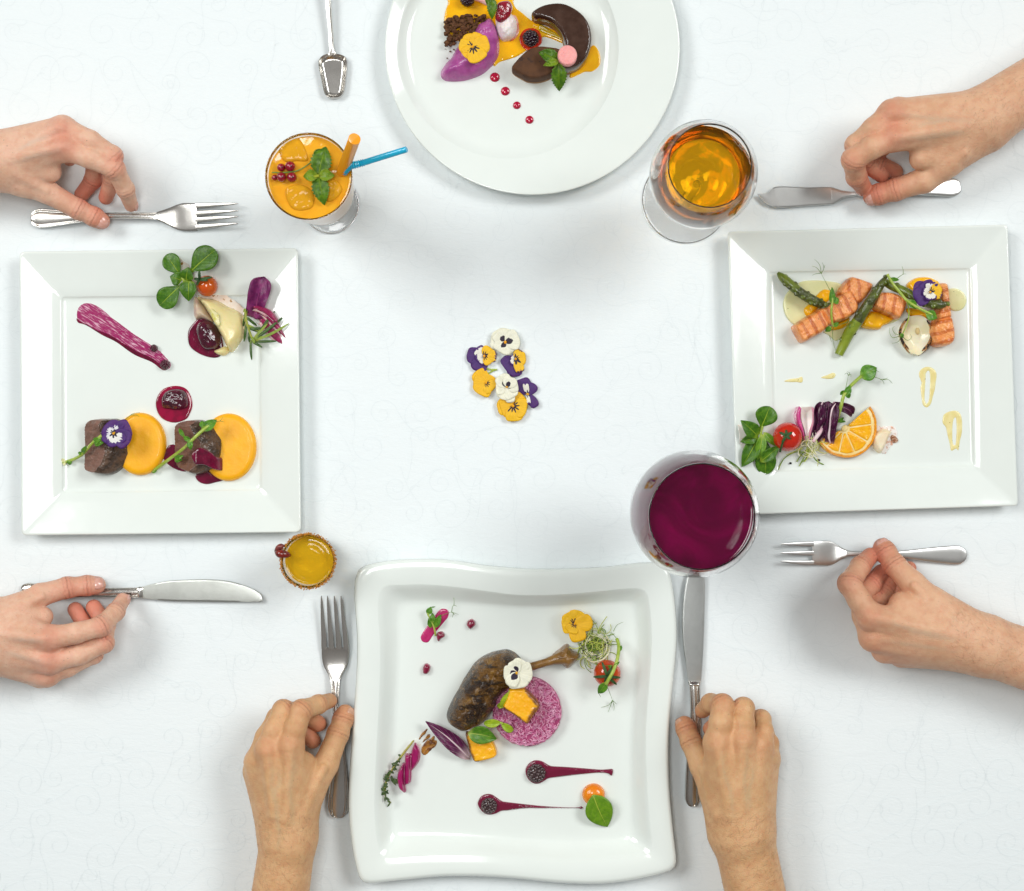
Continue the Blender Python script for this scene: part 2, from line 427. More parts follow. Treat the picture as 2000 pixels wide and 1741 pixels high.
# ------------------------------------------------------------------ plates
def ceramic(name, c, rough=.1):
    t = NT(name); ob = t.coord()
    t.set(Base_Color=t.mix(t.step(t.noise(ob, 30, 2), .3, .7), c, tuple(x * .985 for x in c)), Roughness=rough, IOR=1.5, Coat_Weight=.35, Coat_Roughness=.03,
          Normal=t.bump(t.noise(ob, 22, 2), .0006, .35)); return t.m
porcelain = ceramic('glazed white porcelain', (.795, .845, .805))
porcelain_b = ceramic('glazed white porcelain thick', (.80, .85, .81), .13)
def rquad(c, r, ns=14, nc=8):
    out = []
    for i in range(4):
        p, a, b = np.array(c[i], float), np.array(c[i - 1], float), np.array(c[(i + 1) % 4], float)
        da = (a - p) / np.linalg.norm(a - p); db = (b - p) / np.linalg.norm(b - p); s, e = p + da * r, p + db * r
        for k in range(nc + 1):
            q = k / nc; out.append((1 - q) ** 2 * s + 2 * q * (1 - q) * p + q * q * e)
        nx = np.array(c[(i + 1) % 4], float) - db * r
        for k in range(1, ns): out.append(e + (nx - e) * k / ns)
    return [tuple(q) for q in out]
def inset(loop, k):
    c = np.mean(np.array(loop), 0); return [tuple(np.array(q) + (c - np.array(q)) * k) for q in loop]
def plate(label, rim_loops, well_loops, foot, center, mat, px, py):
    """loops run from the outer bottom edge inwards; each is (points px, z)."""
    root = thing('dinner_plate', label, 'plate', px, py)
    N = len(rim_loops[0][0])
    def rings(loops, fill=None):
        v, f = [], []
        for L, z in loops: v += [P(x, y, z) for x, y in L]
        for i in range(len(loops) - 1):
            for k in range(N):
                k2 = (k + 1) % N; f.append((i * N + k, (i + 1) * N + k, (i + 1) * N + k2, i * N + k2))
        if fill is not None:
            b = (len(loops) - 1) * N; c = len(v); v.append(P(*fill))
            for k in range(N): f.append((b + k, c, b + (k + 1) % N))
        return v, f
    area = sum(rim_loops[0][0][i][0] * rim_loops[0][0][(i + 1) % N][1] - rim_loops[0][0][(i + 1) % N][0] * rim_loops[0][0][i][1] for i in range(N))
    flip = area < 0
    def mk(nm, vf, sharp):
        v, f = vf
        if not flip: f = [tuple(reversed(q)) for q in f]
        return mesh_obj(nm, v, f, mat, root, sharp=sharp)
    mk('rim', rings(rim_loops), 60)
    mk('well', rings(well_loops, center), 60)
    under = [(foot[0], foot[1]), (well_loops[0][0], 2.2), (inset(rim_loops[0][0], .02), rim_loops[0][1] - 1.2), (rim_loops[0][0], rim_loops[0][1])]
    mk('underside', rings([(inset(foot[0], .9), .6), (inset(foot[0], .06), .6), (inset(foot[0], .03), .05)] + under), 60)
    return root
def square_plate(label, outer, inner, zr=20, rc=11, ri=9):
    O = rquad(outer, rc); I = rquad(inner, ri)
    rim = [(O, zr - 3.2), (O, zr - .9), (inset(O, .004), zr - .2), (inset(O, .010), zr), (inset(O, .019), zr - .35)]
    o2, i0 = inset(O, .019), I
    for q in (.25, .5, .75, .94): rim.append(([tuple(np.array(a) + (np.array(b) - np.array(a)) * q) for a, b in zip(o2, i0)], zr - .35 + (8.2 - zr + .35) * q))
    I2 = inset(I, .012); rim.append((I, 7.6))
    well = [(I, 7.6), (inset(I, .012), 6.3), (inset(I, .03), 5.4), (inset(I, .06), 5.05), (inset(I, .12), 5.0), (inset(I, .6), 5.0)]
    c = np.mean(np.array(I), 0)
    return plate(label, rim, well, (inset(I, .1), .05), (c[0], c[1], 5.0), porcelain, c[0], c[1])
square_plate('square white plate with wide sloping rim serving beef medallions on yellow purée', [(38, 492), (582, 485), (588, 1040), (42, 1046)], [(119, 580), (509, 576), (511, 958), (121, 964)], zr=18.3)
square_plate('square white plate with mitred rim serving grilled salmon and asparagus', [(1421, 453), (1968, 439), (1988, 988), (1440, 1006)], [(1501, 531), (1895, 524), (1903, 911), (1513, 922)], zr=17, rc=8, ri=6)
# round plate: the well sits off centre
def circ(cx, cy, r, n=128): return [(cx + r * math.cos(2 * math.pi * k / n), cy + r * math.sin(2 * math.pi * k / n)) for k in range(n)]
def mixc(a, b, q): return circ(a[0] + (b[0] - a[0]) * q, a[1] + (b[1] - a[1]) * q, a[2] + (b[2] - a[2]) * q)
A_, B_, C_ = (1040, 93, 288), (993.5, 95, 215), (991, 95, 191)
plate('round white plate with off-centre well holding violet quenelle and chocolate cakes',
      [(circ(*A_), 14.5), (circ(*A_), 17.4), (circ(1040, 93, 287), 18), (circ(1040, 93, 285), 18.2), (circ(1039, 93, 282.5), 17.9)] + [(mixc((1038.5, 93, 281), B_, q), 17.7 - 4.5 * q) for q in (.25, .5, .75, .96)] + [(circ(*B_), 13.0)],
      [(circ(*B_), 13.0), (circ(993.5, 95, 213.5), 12.4), (circ(993, 95, 210), 11), (mixc(B_, C_, .5), 8.6), (mixc(B_, C_, .85), 6.4), (circ(991, 95, 189), 5.6), (circ(991, 95, 184), 5.15), (circ(991, 95, 175), 5.0), (circ(991, 95, 80), 5.0)],
      (circ(992, 95, 170), .05), (991, 95, 5.0), porcelain, 991, 95)
# wavy plate
cw = crop(670, 1080, 2.634)
def sides(lists, n=44):
    out = []
    for L in lists:
        L = [np.array(cw(*q)) for q in L]; q = smooth_path(L, 12); d = [0]
        for a, b in zip(q, q[1:]): d.append(d[-1] + np.linalg.norm(b - a))
        q = np.array(q); t = np.linspace(0, d[-1], n, endpoint=False); out += [(np.interp(k, d, q[:, 0]), np.interp(k, d, q[:, 1])) for k in t]
    return out
def relax(loop, it):
    a = np.array(loop)
    for _ in range(it): a = (np.roll(a, 1, 0) + 2 * a + np.roll(a, -1, 0)) / 4
    return [tuple(q) for q in a]
Wo = relax(sides([[(47, 92), (200, 50), (400, 36), (560, 42), (750, 70), (950, 85), (1150, 85), (1350, 76), (1550, 52), (1668, 62)],
            [(1668, 62), (1698, 210), (1713, 400), (1706, 550), (1690, 700), (1675, 850), (1669, 1000), (1673, 1200), (1690, 1400), (1716, 1622)],
            [(1716, 1622), (1600, 1656), (1450, 1686), (1300, 1699), (1100, 1692), (900, 1672), (700, 1660), (500, 1661), (300, 1680), (96, 1702)],
            [(96, 1702), (60, 1560), (42, 1430), (33, 1300), (37, 1150), (50, 950), (65, 750), (77, 550), (75, 400), (60, 220)]]), 2)
Wm = relax(sides([[(165, 165), (280, 166), (420, 162), (600, 178), (750, 198), (900, 217), (1100, 215), (1300, 200), (1450, 184), (1565, 180)],
            [(1565, 180), (1582, 300), (1590, 420), (1585, 560), (1574, 700), (1562, 850), (1558, 1000), (1566, 1200), (1580, 1400), (1598, 1556)],
            [(1598, 1556), (1480, 1572), (1350, 1592), (1200, 1596), (1050, 1588), (900, 1576), (700, 1560), (500, 1558), (330, 1566), (196, 1582)],
            [(196, 1582), (172, 1470), (162, 1360), (160, 1250), (166, 1100), (174, 950), (184, 760), (190, 560), (186, 400), (172, 270)]]), 3)
Ww = relax(sides([[(288, 262), (380, 258), (500, 258), (620, 264), (750, 274), (900, 282), (1080, 282), (1250, 272), (1380, 262), (1500, 256)],
            [(1500, 256), (1508, 370), (1510, 480), (1506, 600), (1496, 740), (1486, 880), (1478, 1020), (1474, 1180), (1474, 1330), (1482, 1468)],
            [(1482, 1468), (1380, 1474), (1250, 1482), (1120, 1484), (980, 1478), (820, 1466), (650, 1452), (500, 1444), (380, 1440), (258, 1442)],
            [(258, 1442), (258, 1330), (260, 1200), (264, 1060), (270, 900), (278, 740), (286, 600), (290, 480), (290, 370), (289, 300)]]), 3)
mixl = lambda a, b, q: [tuple(np.array(x) + (np.array(y) - np.array(x)) * q) for x, y in zip(a, b)]
cW = tuple(np.mean(np.array(Ww), 0))
rimw = [(Wo, 15), (mixl(Wo, inset(Wo, .012), -.5), 18), (Wo, 20.6), (inset(Wo, .008), 21.8), (inset(Wo, .02), 22.3)] + [(mixl(inset(Wo, .02), Wm, q), 22.3 - 2.6 * q * q) for q in (.3, .6, .85, 1)]
wellw = [(Wm, 19.7), (mixl(Wm, Ww, .12), 18.4), (mixl(Wm, Ww, .3), 15.4), (mixl(Wm, Ww, .55), 10.8), (mixl(Wm, Ww, .8), 7.0), (mixl(Wm, Ww, .95), 5.5), (inset(Ww, .02), 5.1), (inset(Ww, .06), 5.0), (inset(Ww, .6), 5.0)]
plate('wavy-edged thick white plate serving duck leg and violet rice', rimw, wellw, (inset(Ww, .04), .05), (cW[0], cW[1], 5.0), porcelain_b, cW[0], cW[1])

# ------------------------------------------------------------------ cutlery
def steel(name, c=(.74, .715, .675), rough=.23, brush=None):
    t = NT(name); ob = t.coord(); sm_ = t.noise(ob, 45, 4)
    r = t.math('MULTIPLY_ADD', sm_, .14, rough - .07)
    nrm = t.bump(t.noise(ob, 60, 2), .0004, .25)
    if brush: nrm = t.bump(t.noise(t.coord('Object', scale=brush), 220, 3), .0001, .6, nrm)
    t.set(Base_Color=t.mix(t.step(sm_, .4, .7), c, tuple(x * .86 for x in c)), Metallic=1.0, Roughness=r, Normal=nrm); return t.m
steelm = steel('polished steel'); steel_bh = steel('brushed blade steel', (.60, .615, .575), .36, (1, 22, 1)); steel_bv = steel('brushed blade steel upright', (.56, .575, .56), .36, (22, 1, 1))
silverm = steel('silver plate', (.80, .80, .78), .3)
BORDER = [(-1, 0), (-.97, .55), (-.9, .95), (-.82, .95), (-.76, .45), (-.70, .8), (-.62, .8), (-.55, .3), (-.3, .5), (0, .56), (.3, .5), (.55, .3), (.62, .8), (.70, .8), (.76, .45), (.82, .95), (.9, .95), (.97, .55), (1, 0)]
PLAIN = [(-1, 0), (-.96, .4), (-.85, .75), (-.6, .95), (-.3, 1), (0, 1), (.3, 1), (.6, .95), (.85, .75), (.96, .4), (1, 0)]
DISH = [(-1, .6), (-.97, .95), (-.9, 1), (-.6, .55), (-.3, .25), (0, .15), (.3, .25), (.6, .55), (.9, 1), (.97, .95), (1, .6)]
def loft(st, top=PLAIN, n=6, cap=True):
    """stations (px, py, half width px, z mid mm, thickness mm) along the axis"""
    q = smooth_path(st, n); v, f = [], []; bot = [(.96, -.5), (.7, -.9), (.3, -1), (-.3, -1), (-.7, -.9), (-.96, -.5)]; sec = top + bot; m = len(sec)
    for i in range(len(q)):
        a, b = q[max(i - 1, 0)], q[min(i + 1, len(q) - 1)]
        d = Vector((b[0] - a[0], a[1] - b[1], 0)); d = d.normalized() if d.length > 1e-6 else Vector((1, 0, 0)); s = Vector((-d.y, d.x, 0))
        c = P(q[i][0], q[i][1], q[i][3]); hw = max(q[i][2], .15) * S; th = max(q[i][4], .1) * .0005
        for u, hh in sec: v.append(c + s * (u * hw) + Vector((0, 0, hh * th)))
    for i in range(len(q) - 1):
        for k in range(m): k2 = (k + 1) % m; f.append((i * m + k, (i + 1) * m + k, (i + 1) * m + k2, i * m + k2))
    if cap: f.append(tuple(range(m))); f.append(tuple((len(q) - 1) * m + k for k in range(m - 1, -1, -1)))
    return v, f
def part_loft(name, st, mat, root, top=PLAIN, n=6, sharp=45):
    v, f = loft(st, top, n); return mesh_obj(name, v, f, mat, root, sharp=sharp)
def flat_part(name, outline, z0, th, mat, root, zfun=None, R=1.0): return dome(name, outline, z0, th, mat, root, R=R, p=2, sm=4, zfun=zfun, step=1.2, sharp=60)

c = crop(0, 200, 4); k = 1 / 4
fk = thing('table_fork', 'four-tined steel fork with bordered handle beside the juice glass', 'fork', *c(1000, 890))
part_loft('handle', [(*c(242, 908), 2, 2.5, 1.5), (*c(250, 908), 10, 2.6, 2.6), (*c(275, 908), 16, 2.8, 3.2), (*c(320, 907), 19.5, 3, 3.6), (*c(420, 905), 17, 4, 3.6), (*c(600, 899), 11.5, 6, 3.6), (*c(800, 889), 6.8, 7.5, 3.6), (*c(1000, 887), 6.3, 7, 3.4), (*c(1150, 888), 6.6, 6, 3), (*c(1225, 889), 7.5, 5.2, 2.6)], steelm, fk, BORDER)
part_loft('head', [(*c(1215, 889), 7.2, 5.3, 2.2), (*c(1300, 892), 15, 3.8, 1.8), (*c(1370, 896), 23, 2.6, 1.6), (*c(1430, 897), 27, 2.4, 1.6), (*c(1490, 897), 27, 2.9, 1.6), (*c(1540, 896), 26.5, 3.6, 1.6)], steelm, fk, PLAIN)
for y0, y1 in ((808, 792), (868, 848), (917, 894), (975, 947)):
    part_loft('tine', [(*c(1528, y0), 5.6, 3.5, 1.7), (*c(1600, y0 - (y0 - y1) * .2), 5.0, 4.5, 1.8), (*c(1720, y0 - (y0 - y1) * .55), 3.6, 6.5, 1.7), (*c(1810, y0 - (y0 - y1) * .85), 2.4, 8.3, 1.5), (*c(1860, y1), .9, 9.2, 1.0)], steelm, fk)
c = crop(450, 1130, 2.848)
fk = thing('table_fork', 'four-tined steel fork upright between the hand and wavy plate', 'fork', *c(585, 600))
part_loft('handle', [(*c(600, 1332), 3, 2.5, 1.5), (*c(600, 1326), 12, 2.6, 2.6), (*c(600, 1300), 19, 2.8, 3.2), (*c(602, 1255), 21.5, 3, 3.6), (*c(606, 1150), 19, 4, 3.6), (*c(608, 1000), 12.5, 6, 3.6), (*c(596, 850), 7.5, 7.5, 3.6), (*c(586, 720), 6.6, 7, 3.4), (*c(584, 620), 8, 6, 3), (*c(583, 560), 10, 5.2, 2.6)], steelm, fk, BORDER)
part_loft('head', [(*c(583, 570), 9.5, 5.3, 2.2), (*c(583, 530), 15, 3.8, 1.8), (*c(584, 490), 22.5, 2.6, 1.6), (*c(584, 450), 25.8, 2.4, 1.6), (*c(584, 410), 26.8, 2.9, 1.6), (*c(584, 385), 26.6, 3.6, 1.6)], steelm, fk, PLAIN)
for x0, x1 in ((521, 506), (562, 540), (604, 578), (645, 615)):
    part_loft('tine', [(*c(x0, 392), 5.6, 3.5, 1.7), (*c(x0 - (x0 - x1) * .15, 330), 5.0, 4.5, 1.8), (*c(x0 - (x0 - x1) * .55, 220), 3.8, 6.5, 1.7), (*c(x0 - (x0 - x1) * .85, 135), 2.5, 8.3, 1.5), (*c(x1, 97), .9, 9.2, 1.0)], steelm, fk)
c = crop(1500, 1030, 4)
fk = thing('dessert_fork', 'small silver three-tined fork held below the salmon plate', 'fork', *c(700, 205))
part_loft('handle', [(*c(1552, 218), 2, 2.2, 1), (*c(1545, 218), 9, 2.3, 1.6), (*c(1520, 218), 15, 2.4, 2), (*c(1470, 218), 18.5, 2.6, 2.3), (*c(1300, 215), 15, 4, 2.6), (*c(1150, 213), 10.5, 5.5, 2.8), (*c(1000, 211), 6.5, 7, 3), (*c(800, 207), 4.9, 7.5, 3), (*c(680, 206), 5, 6.5, 2.6), (*c(610, 205), 6.5, 5.6, 2.2)], silverm, fk, PLAIN)
part_loft('head', [(*c(622, 205), 6, 5.7, 2), (*c(570, 205), 12, 4.2, 1.6), (*c(520, 204), 20, 2.9, 1.5), (*c(470, 203), 24, 2.4, 1.5), (*c(410, 203), 24, 2.6, 1.5), (*c(345, 203), 23, 3.4, 1.5)], silverm, fk, PLAIN)
for y0, y1 in ((131, 133), (203, 202), (278, 268)):
    part_loft('tine', [(*c(358, y0), 5.2, 3.4, 1.5), (*c(280, y0), 4.6, 4.3, 1.6), (*c(190, (y0 + y1) / 2), 3.2, 6, 1.5), (*c(125, y1), 1.9, 7.4, 1.2), (*c(98, y1), .8, 8, .9)], silverm, fk)
BLADE = [(-1, -.3), (-.985, .5), (-.95, .9), (-.8, 1), (0, 1), (.8, 1), (.95, .9), (.985, .5), (1, -.3)]
bst = lambda rows, vert=False: [((*c((a + b) / 2, t_), abs(b - a) / 2 / c.sc, 4.0, 1.7) if vert else (*c(t_, (a + b) / 2), abs(b - a) / 2 / c.sc, 4.0, 1.7)) for t_, a, b in rows]
c = crop(0, 1080, 3.704)
kn = thing('table_knife', 'brushed steel knife held by its bordered handle under the left plate', 'knife', *c(1000, 290))
part_loft('handle', [(*c(157, 268), 3, 3, 2), (*c(163, 268), 9, 3, 4), (*c(190, 268), 13, 3.4, 5), (*c(240, 270), 14, 4, 6), (*c(420, 278), 12, 5.5, 6.4), (*c(600, 287), 10.5, 6.2, 6.4), (*c(800, 288), 9.8, 6, 6), (*c(940, 287), 10, 5.6, 5.4), (*c(1002, 287), 10.3, 5.2, 5)], steelm, kn, BORDER)
part_loft('bolster', [(*c(1000, 287), 10.8, 5.2, 5.2), (*c(1012, 287), 11.4, 5.2, 5.4), (*c(1024, 287), 11.2, 5, 4.4), (*c(1036, 287), 11.4, 4.8, 2.6)], steelm, kn)
part_loft('blade', bst([(1030, 246, 331), (1120, 222, 341), (1220, 203, 349), (1350, 195, 353), (1500, 192, 355), (1650, 205, 357), (1780, 245, 358), (1850, 281, 359), (1885, 315, 358), (1899, 338, 346)]), steel_bh, kn, BLADE, 8)
c = crop(1300, 1130, 2.848)
kn = thing('table_knife', 'brushed steel knife upright with its tip under the red wine glass', 'knife', *c(160, 590))
part_loft('handle', [(*c(150, 1268), 3, 3, 2), (*c(150, 1262), 9, 3, 4), (*c(150, 1240), 13.5, 3.4, 5), (*c(149, 1200), 15, 4, 6), (*c(152, 1050), 14, 5.5, 6.4), (*c(160, 900), 12, 6.2, 6.4), (*c(166, 760), 10.6, 6, 6), (*c(162, 640), 10, 5.6, 5.4), (*c(160, 594), 10.3, 5.2, 5)], steelm, kn, BORDER)
part_loft('bolster', [(*c(160, 595), 10.5, 5.2, 5), (*c(160, 588), 11.8, 5.2, 5.2), (*c(160, 580), 12, 5, 4), (*c(160, 572), 12.2, 4.8, 2.6)], steelm, kn)
part_loft('blade', bst([(580, 125, 196), (480, 112, 204), (380, 98, 209), (280, 91, 213), (170, 93, 216), (70, 104, 218), (-10, 122, 217), (-50, 143, 213), (-75, 166, 206), (-84, 182, 192)], True), steel_bv, kn, BLADE, 8)
c = crop(1460, 120, 3.704)
kn = thing('fish_knife', 'silver fish knife with notched blade held above the salmon plate', 'knife', *c(640, 960))
part_loft('handle', [(*c(1541, 908), 3, 2.5, 1), (*c(1534, 909), 11, 2.6, 1.7), (*c(1505, 911), 16.5, 2.8, 2.2), (*c(1460, 914), 18, 3.2, 2.6), (*c(1360, 926), 13, 4.6, 3), (*c(1220, 942), 7, 6.2, 3.4), (*c(1000, 955), 4.6, 7, 3.4), (*c(840, 957), 4.2, 6.4, 3.2), (*c(760, 960), 4.8, 5.4, 3), (*c(690, 964), 8, 4.6, 2.6), (*c(640, 970), 14, 4.2, 2.2), (*c(606, 973), 17.5, 4, 2)], silverm, kn, PLAIN)
part_loft('blade', bst([(612, 910, 1036), (540, 909, 1040), (430, 912, 1047), (320, 907, 1056), (225, 905, 1060), (190, 920, 1056), (150, 945, 1036), (108, 956, 1000), (72, 961, 964)]), silverm, kn, BLADE, 8)
c = crop(580, 0, 7.914)
sp = thing('dessert_spoon', 'steel spoon with angular tapered bowl beside the round plate', 'spoon', *c(550, 1100))
part_loft('handle', [(*c(380, -900), 9, 8, 3), (*c(420, -500), 8, 9, 3), (*c(450, -200), 6.8, 9, 3.2), (*c(478, 0), 6.2, 8.6, 3.2), (*c(500, 260), 5.4, 7.6, 3.2), (*c(522, 500), 5, 6.4, 3), (*c(532, 700), 5.2, 5.4, 2.6), (*c(540, 800), 6.4, 5, 2), (*c(543, 850), 8, 4.8, 1.4)], steelm, sp, [(-1, 0), (-.95, .6), (-.75, 1), (-.5, .8), (-.2, .35), (0, .3), (.2, .35), (.5, .8), (.75, 1), (.95, .6), (1, 0)])
dome('bowl', c([(500, 832), (400, 862), (345, 920), (330, 985), (345, 1080), (375, 1230), (408, 1390), (440, 1470), (500, 1505), (570, 1516), (640, 1505), (700, 1460), (727, 1390), (750, 1230), (766, 1080), (769, 960), (750, 890), (690, 852), (590, 832)]), 0.6, 5, steelm, sp,
     zfun=lambda X, Y, D, f, Z: .9 + 4.8 * (1 - np.clip(D / 5.2, 0, 1)) ** 1.7 + .35 * np.clip(D / .5, 0, 1), step=.6, sharp=70, zref=5.5)

# ------------------------------------------------------------------ glasses and drinks
def glassm(name, col=(1, 1, 1), rough=0, ior=1.46):
    t = NT(name); nz = t.noise(t.coord(), 30, 2)
    t.set(Base_Color=col, Transmission_Weight=1.0, Roughness=rough, IOR=ior, Normal=t.bump(nz, .0003, .2)); return t.m
clear = glassm('clear glass')
def stem_glass(name, label, px, py, bowl, stem, foot, mat=None):
    root = thing(name, label, 'glass', px, py); c = P(px, py, 0)
    for nm, pr in (('bowl', bowl), ('stem', stem), ('foot', foot)):
        v, f = lathe_geo(pr, c, 72, (False, False)); mesh_obj(nm, v, f, mat or clear, root, sharp=60)
    return root
def liquid(name, label, px, py, prof, mat):
    v, f = lathe_geo(prof, P(px, py, 0), 72, (True, True)); o = mesh_obj(name, v, f, mat, None, sharp=35, origin=P(px, py, prof[0][1])); return tag(o, label, 'drink')
# footed juice glass
stem_glass('juice_glass', 'footed tumbler full of orange drink with mint and straws', 645.5, 401,
    prof_smooth([(8.5, 30), (16, 33), (24, 42), (29, 60), (33, 90), (36, 125), (38, 149.3)]) + [(38.1, 150), (37.6, 150.3), (37, 150)] + prof_smooth([(36.6, 149), (34.8, 125), (31.8, 90), (27.6, 60), (22.4, 45), (14, 37.5), (.1, 36)]),
    prof_smooth([(10, 10), (7.5, 16), (7, 22), (8.5, 30)]), [(.1, 0), (25.5, 0), (27.6, .8), (28, 2), (27, 3.2)] + prof_smooth([(26, 3.6), (20, 4.6), (14, 6.5), (10, 10)]))
t = NT('orange juice'); ob = t.coord(); nz = t.noise(ob, 55, 3, .5, .4)
t.set(Base_Color=t.mix(t.step(nz, .35, .7), (.84, .41, .022), (.80, .34, .014)), Roughness=.06, Subsurface_Weight=.25, Subsurface_Radius=(1, .5, .1), Subsurface_Scale=.008, Coat_Weight=.2, Coat_Roughness=.02, Specular_IOR_Level=.4, Normal=t.bump(t.noise(ob, 40, 1, .4, .6), .0026, .45)); juicem = t.m
liquid('orange_drink', 'orange juice drink filling the footed tumbler to the brim', 645.5, 401, prof_smooth([(.1, 35.8), (14.2, 37.3), (22.6, 44.8), (27.8, 60), (32, 90), (35, 125), (36.3, 143.6)]) + [(36.2, 144.2), (35.6, 144), (34.6, 143.7), (25, 143.4), (15, 143.5), (.1, 143.5)], juicem)
# amber wine
stem_glass('wine_glass', 'stemmed glass of amber wine between round plate and salmon plate', 1339, 391,
    prof_smooth([(4, 74), (10, 76.5), (24, 82), (38, 97), (45.5, 115), (47.6, 128), (46, 145), (41.5, 160), (36.2, 171.5)]) + [(36.0, 172.2), (35.6, 172.4), (35.2, 172)] + prof_smooth([(35.1, 171), (40.4, 160), (44.9, 145), (46.5, 128), (44.4, 115), (36.8, 98), (23, 84.5), (10, 80), (.1, 79)]),
    prof_smooth([(5.5, 8), (4, 14), (3.6, 40), (3.6, 64), (4, 74)]), [(.1, 0), (40, 0), (42, .5), (42.4, 1.2), (41.8, 1.9)] + prof_smooth([(40, 2.2), (26, 3), (12, 5), (5.5, 8)]))
t = NT('amber wine'); t.set(Base_Color=(1.0, .50, .006), Transmission_Weight=.95, Roughness=0.0, IOR=1.33); amberm = t.m
liquid('amber_wine', 'translucent amber wine in the stemmed glass beside the fish knife', 1339, 391, prof_smooth([(.1, 78.8), (10, 79.8), (23.1, 84.3), (36.9, 97.8), (44.5, 114.8), (45.6, 120)]) + [(45.8, 120.6), (45, 120.2), (43.5, 120), (22, 120), (.1, 120)], amberm)
# red wine
stem_glass('wine_glass', 'large balloon glass of dark red wine over the knife tip', 1318, 989.5,
    prof_smooth([(4.5, 78), (12, 80.5), (28, 87), (42, 101), (50.5, 118), (55, 138), (56, 150), (53.5, 172), (48.5, 190), (45, 199)]) + [(44.8, 199.9), (44.2, 200.2), (43.7, 199.8)] + prof_smooth([(43.6, 198.8), (47.2, 190), (52.2, 172), (54.8, 150), (53.8, 138), (49.3, 118), (40.6, 102), (27, 89.5), (12, 84), (.1, 83)]),
    prof_smooth([(6, 9), (4.6, 16), (4, 40), (4, 66), (4.5, 78)]), [(.1, 0), (40, 0), (42, .5), (42.4, 1.2), (41.8, 1.9)] + prof_smooth([(40, 2.2), (26, 3.2), (12, 6), (6, 9)]))
t = NT('red wine'); ob = t.coord(); rr = t.noise(ob, 20, 3, .5, 2.0)
t.set(Base_Color=t.mix(t.step(rr, .38, .72), (.11, .001, .03), (.19, .001, .05)), Roughness=.04, Subsurface_Weight=.2, Subsurface_Radius=(1, .1, .2), Subsurface_Scale=.006, Coat_Weight=.3, Coat_Roughness=.01, IOR=1.34); winem = t.m
liquid('red_wine', 'dark magenta red wine filling the big balloon glass', 1318, 989.5, prof_smooth([(.1, 82.8), (12, 83.8), (27.1, 89.3), (40.7, 101.8), (49.4, 117.8), (51.6, 124), (53.7, 135)]) + [(54.0, 135.8), (53, 135.3), (51.5, 135), (25, 135), (.1, 135)], winem)
# shot glass
c = crop(510, 1010, 10.24); SX, SY = 1000 + (601 - 1000) * .957, 870.5 + (1096.5 - 870.5) * .957
root = thing('shot_glass', 'small sugar-rimmed shot glass of yellow liqueur beside left plate', 'glass', SX, SY)
v, f = lathe_geo([(.1, 0), (17.5, 0), (18.6, .6)] + prof_smooth([(19, 2), (21, 25), (24, 48), (25.2, 58.6)]) + [(25.2, 59.6), (24.6, 60), (23.9, 59.6)] + prof_smooth([(23.6, 58.6), (22, 46), (19.2, 25), (17, 9), (14, 7), (.1, 6.6)]), P(SX, SY), 72, (True, True)); mesh_obj('bowl', v, f, clear, root, sharp=50)
sug = MB(); cc = P(SX, SY)
for i in range(620):
    a = rng.uniform(0, 6.283); r = rng.choice([25.5, 24.8, 25.9]) + rng.normal(0, .55); z = 59.5 + rng.normal(0, .9) - max(0, r - 25.6) * .9
    sz = rng.uniform(.5, .95); v, f = sphere_geo((0, 0, 0), 1, 4, 3); rot = rng.uniform(0, 6)
    sug.add([(cc.x + (r * math.cos(a) + q.x * sz) * .001, cc.y + (r * math.sin(a) + q.y * sz) * .001, (z + q.z * sz) * .001) for q in v], f)
sug.build('sugar_rim', M('brown sugar', (.62, .27, .03), (.36, .13, .012), 600, rough=.3, coat=.3), root, sharp=10, kind='stuff')
t = NT('yellow liqueur'); ob = t.coord(); t.set(Base_Color=(1.0, .60, .015), Transmission_Weight=.55, Roughness=.02, IOR=1.34, Normal=t.bump(t.noise(ob, 30, 1), .002, .3)); liqm = t.m
liquid('yellow_liqueur', 'golden yellow liqueur inside the small shot glass', SX, SY, [(.1, 6.5), (14.1, 6.9), (17.1, 9)] + prof_smooth([(19.3, 25), (22.1, 45), (22.5, 50)]) + [(22.6, 50.6), (21.8, 50.1)] + [(r_, 49.8 + .03 * math.sin(r_ * 1.45 + .3 * math.sin(r_ * .7)) * (r_ / 22)) for r_ in np.linspace(21.2, .1, 44)], liqm)
g = thing('chilli_garnish', 'curled dark red chilli strip hooked on the shot glass rim', 'garnish', *c(430, 700), 58)
v, f = tube_px([(*c(600, 772), 57), (*c(540, 760), 62), (*c(450, 745), 64), (*c(360, 730), 63.5), (*c(290, 700), 62)], [.4, 2.6, 3.8, 4, 1.5], 10); mesh_obj('skin', v, f, M('chilli skin', (.22, .015, .008), (.10, .012, .008), 300, rough=.25, coat=.5), g)
v, f = tube_px([(*c(285, 690), 60), (*c(340, 620), 62), (*c(410, 585), 62), (*c(470, 575), 61)], [1.2, 2.6, 2.6, .6], 10); mesh_obj('curled_end', v, f, M('chilli inner', (.24, .05, .04), (.13, .03, .03), 300, rough=.3), g)
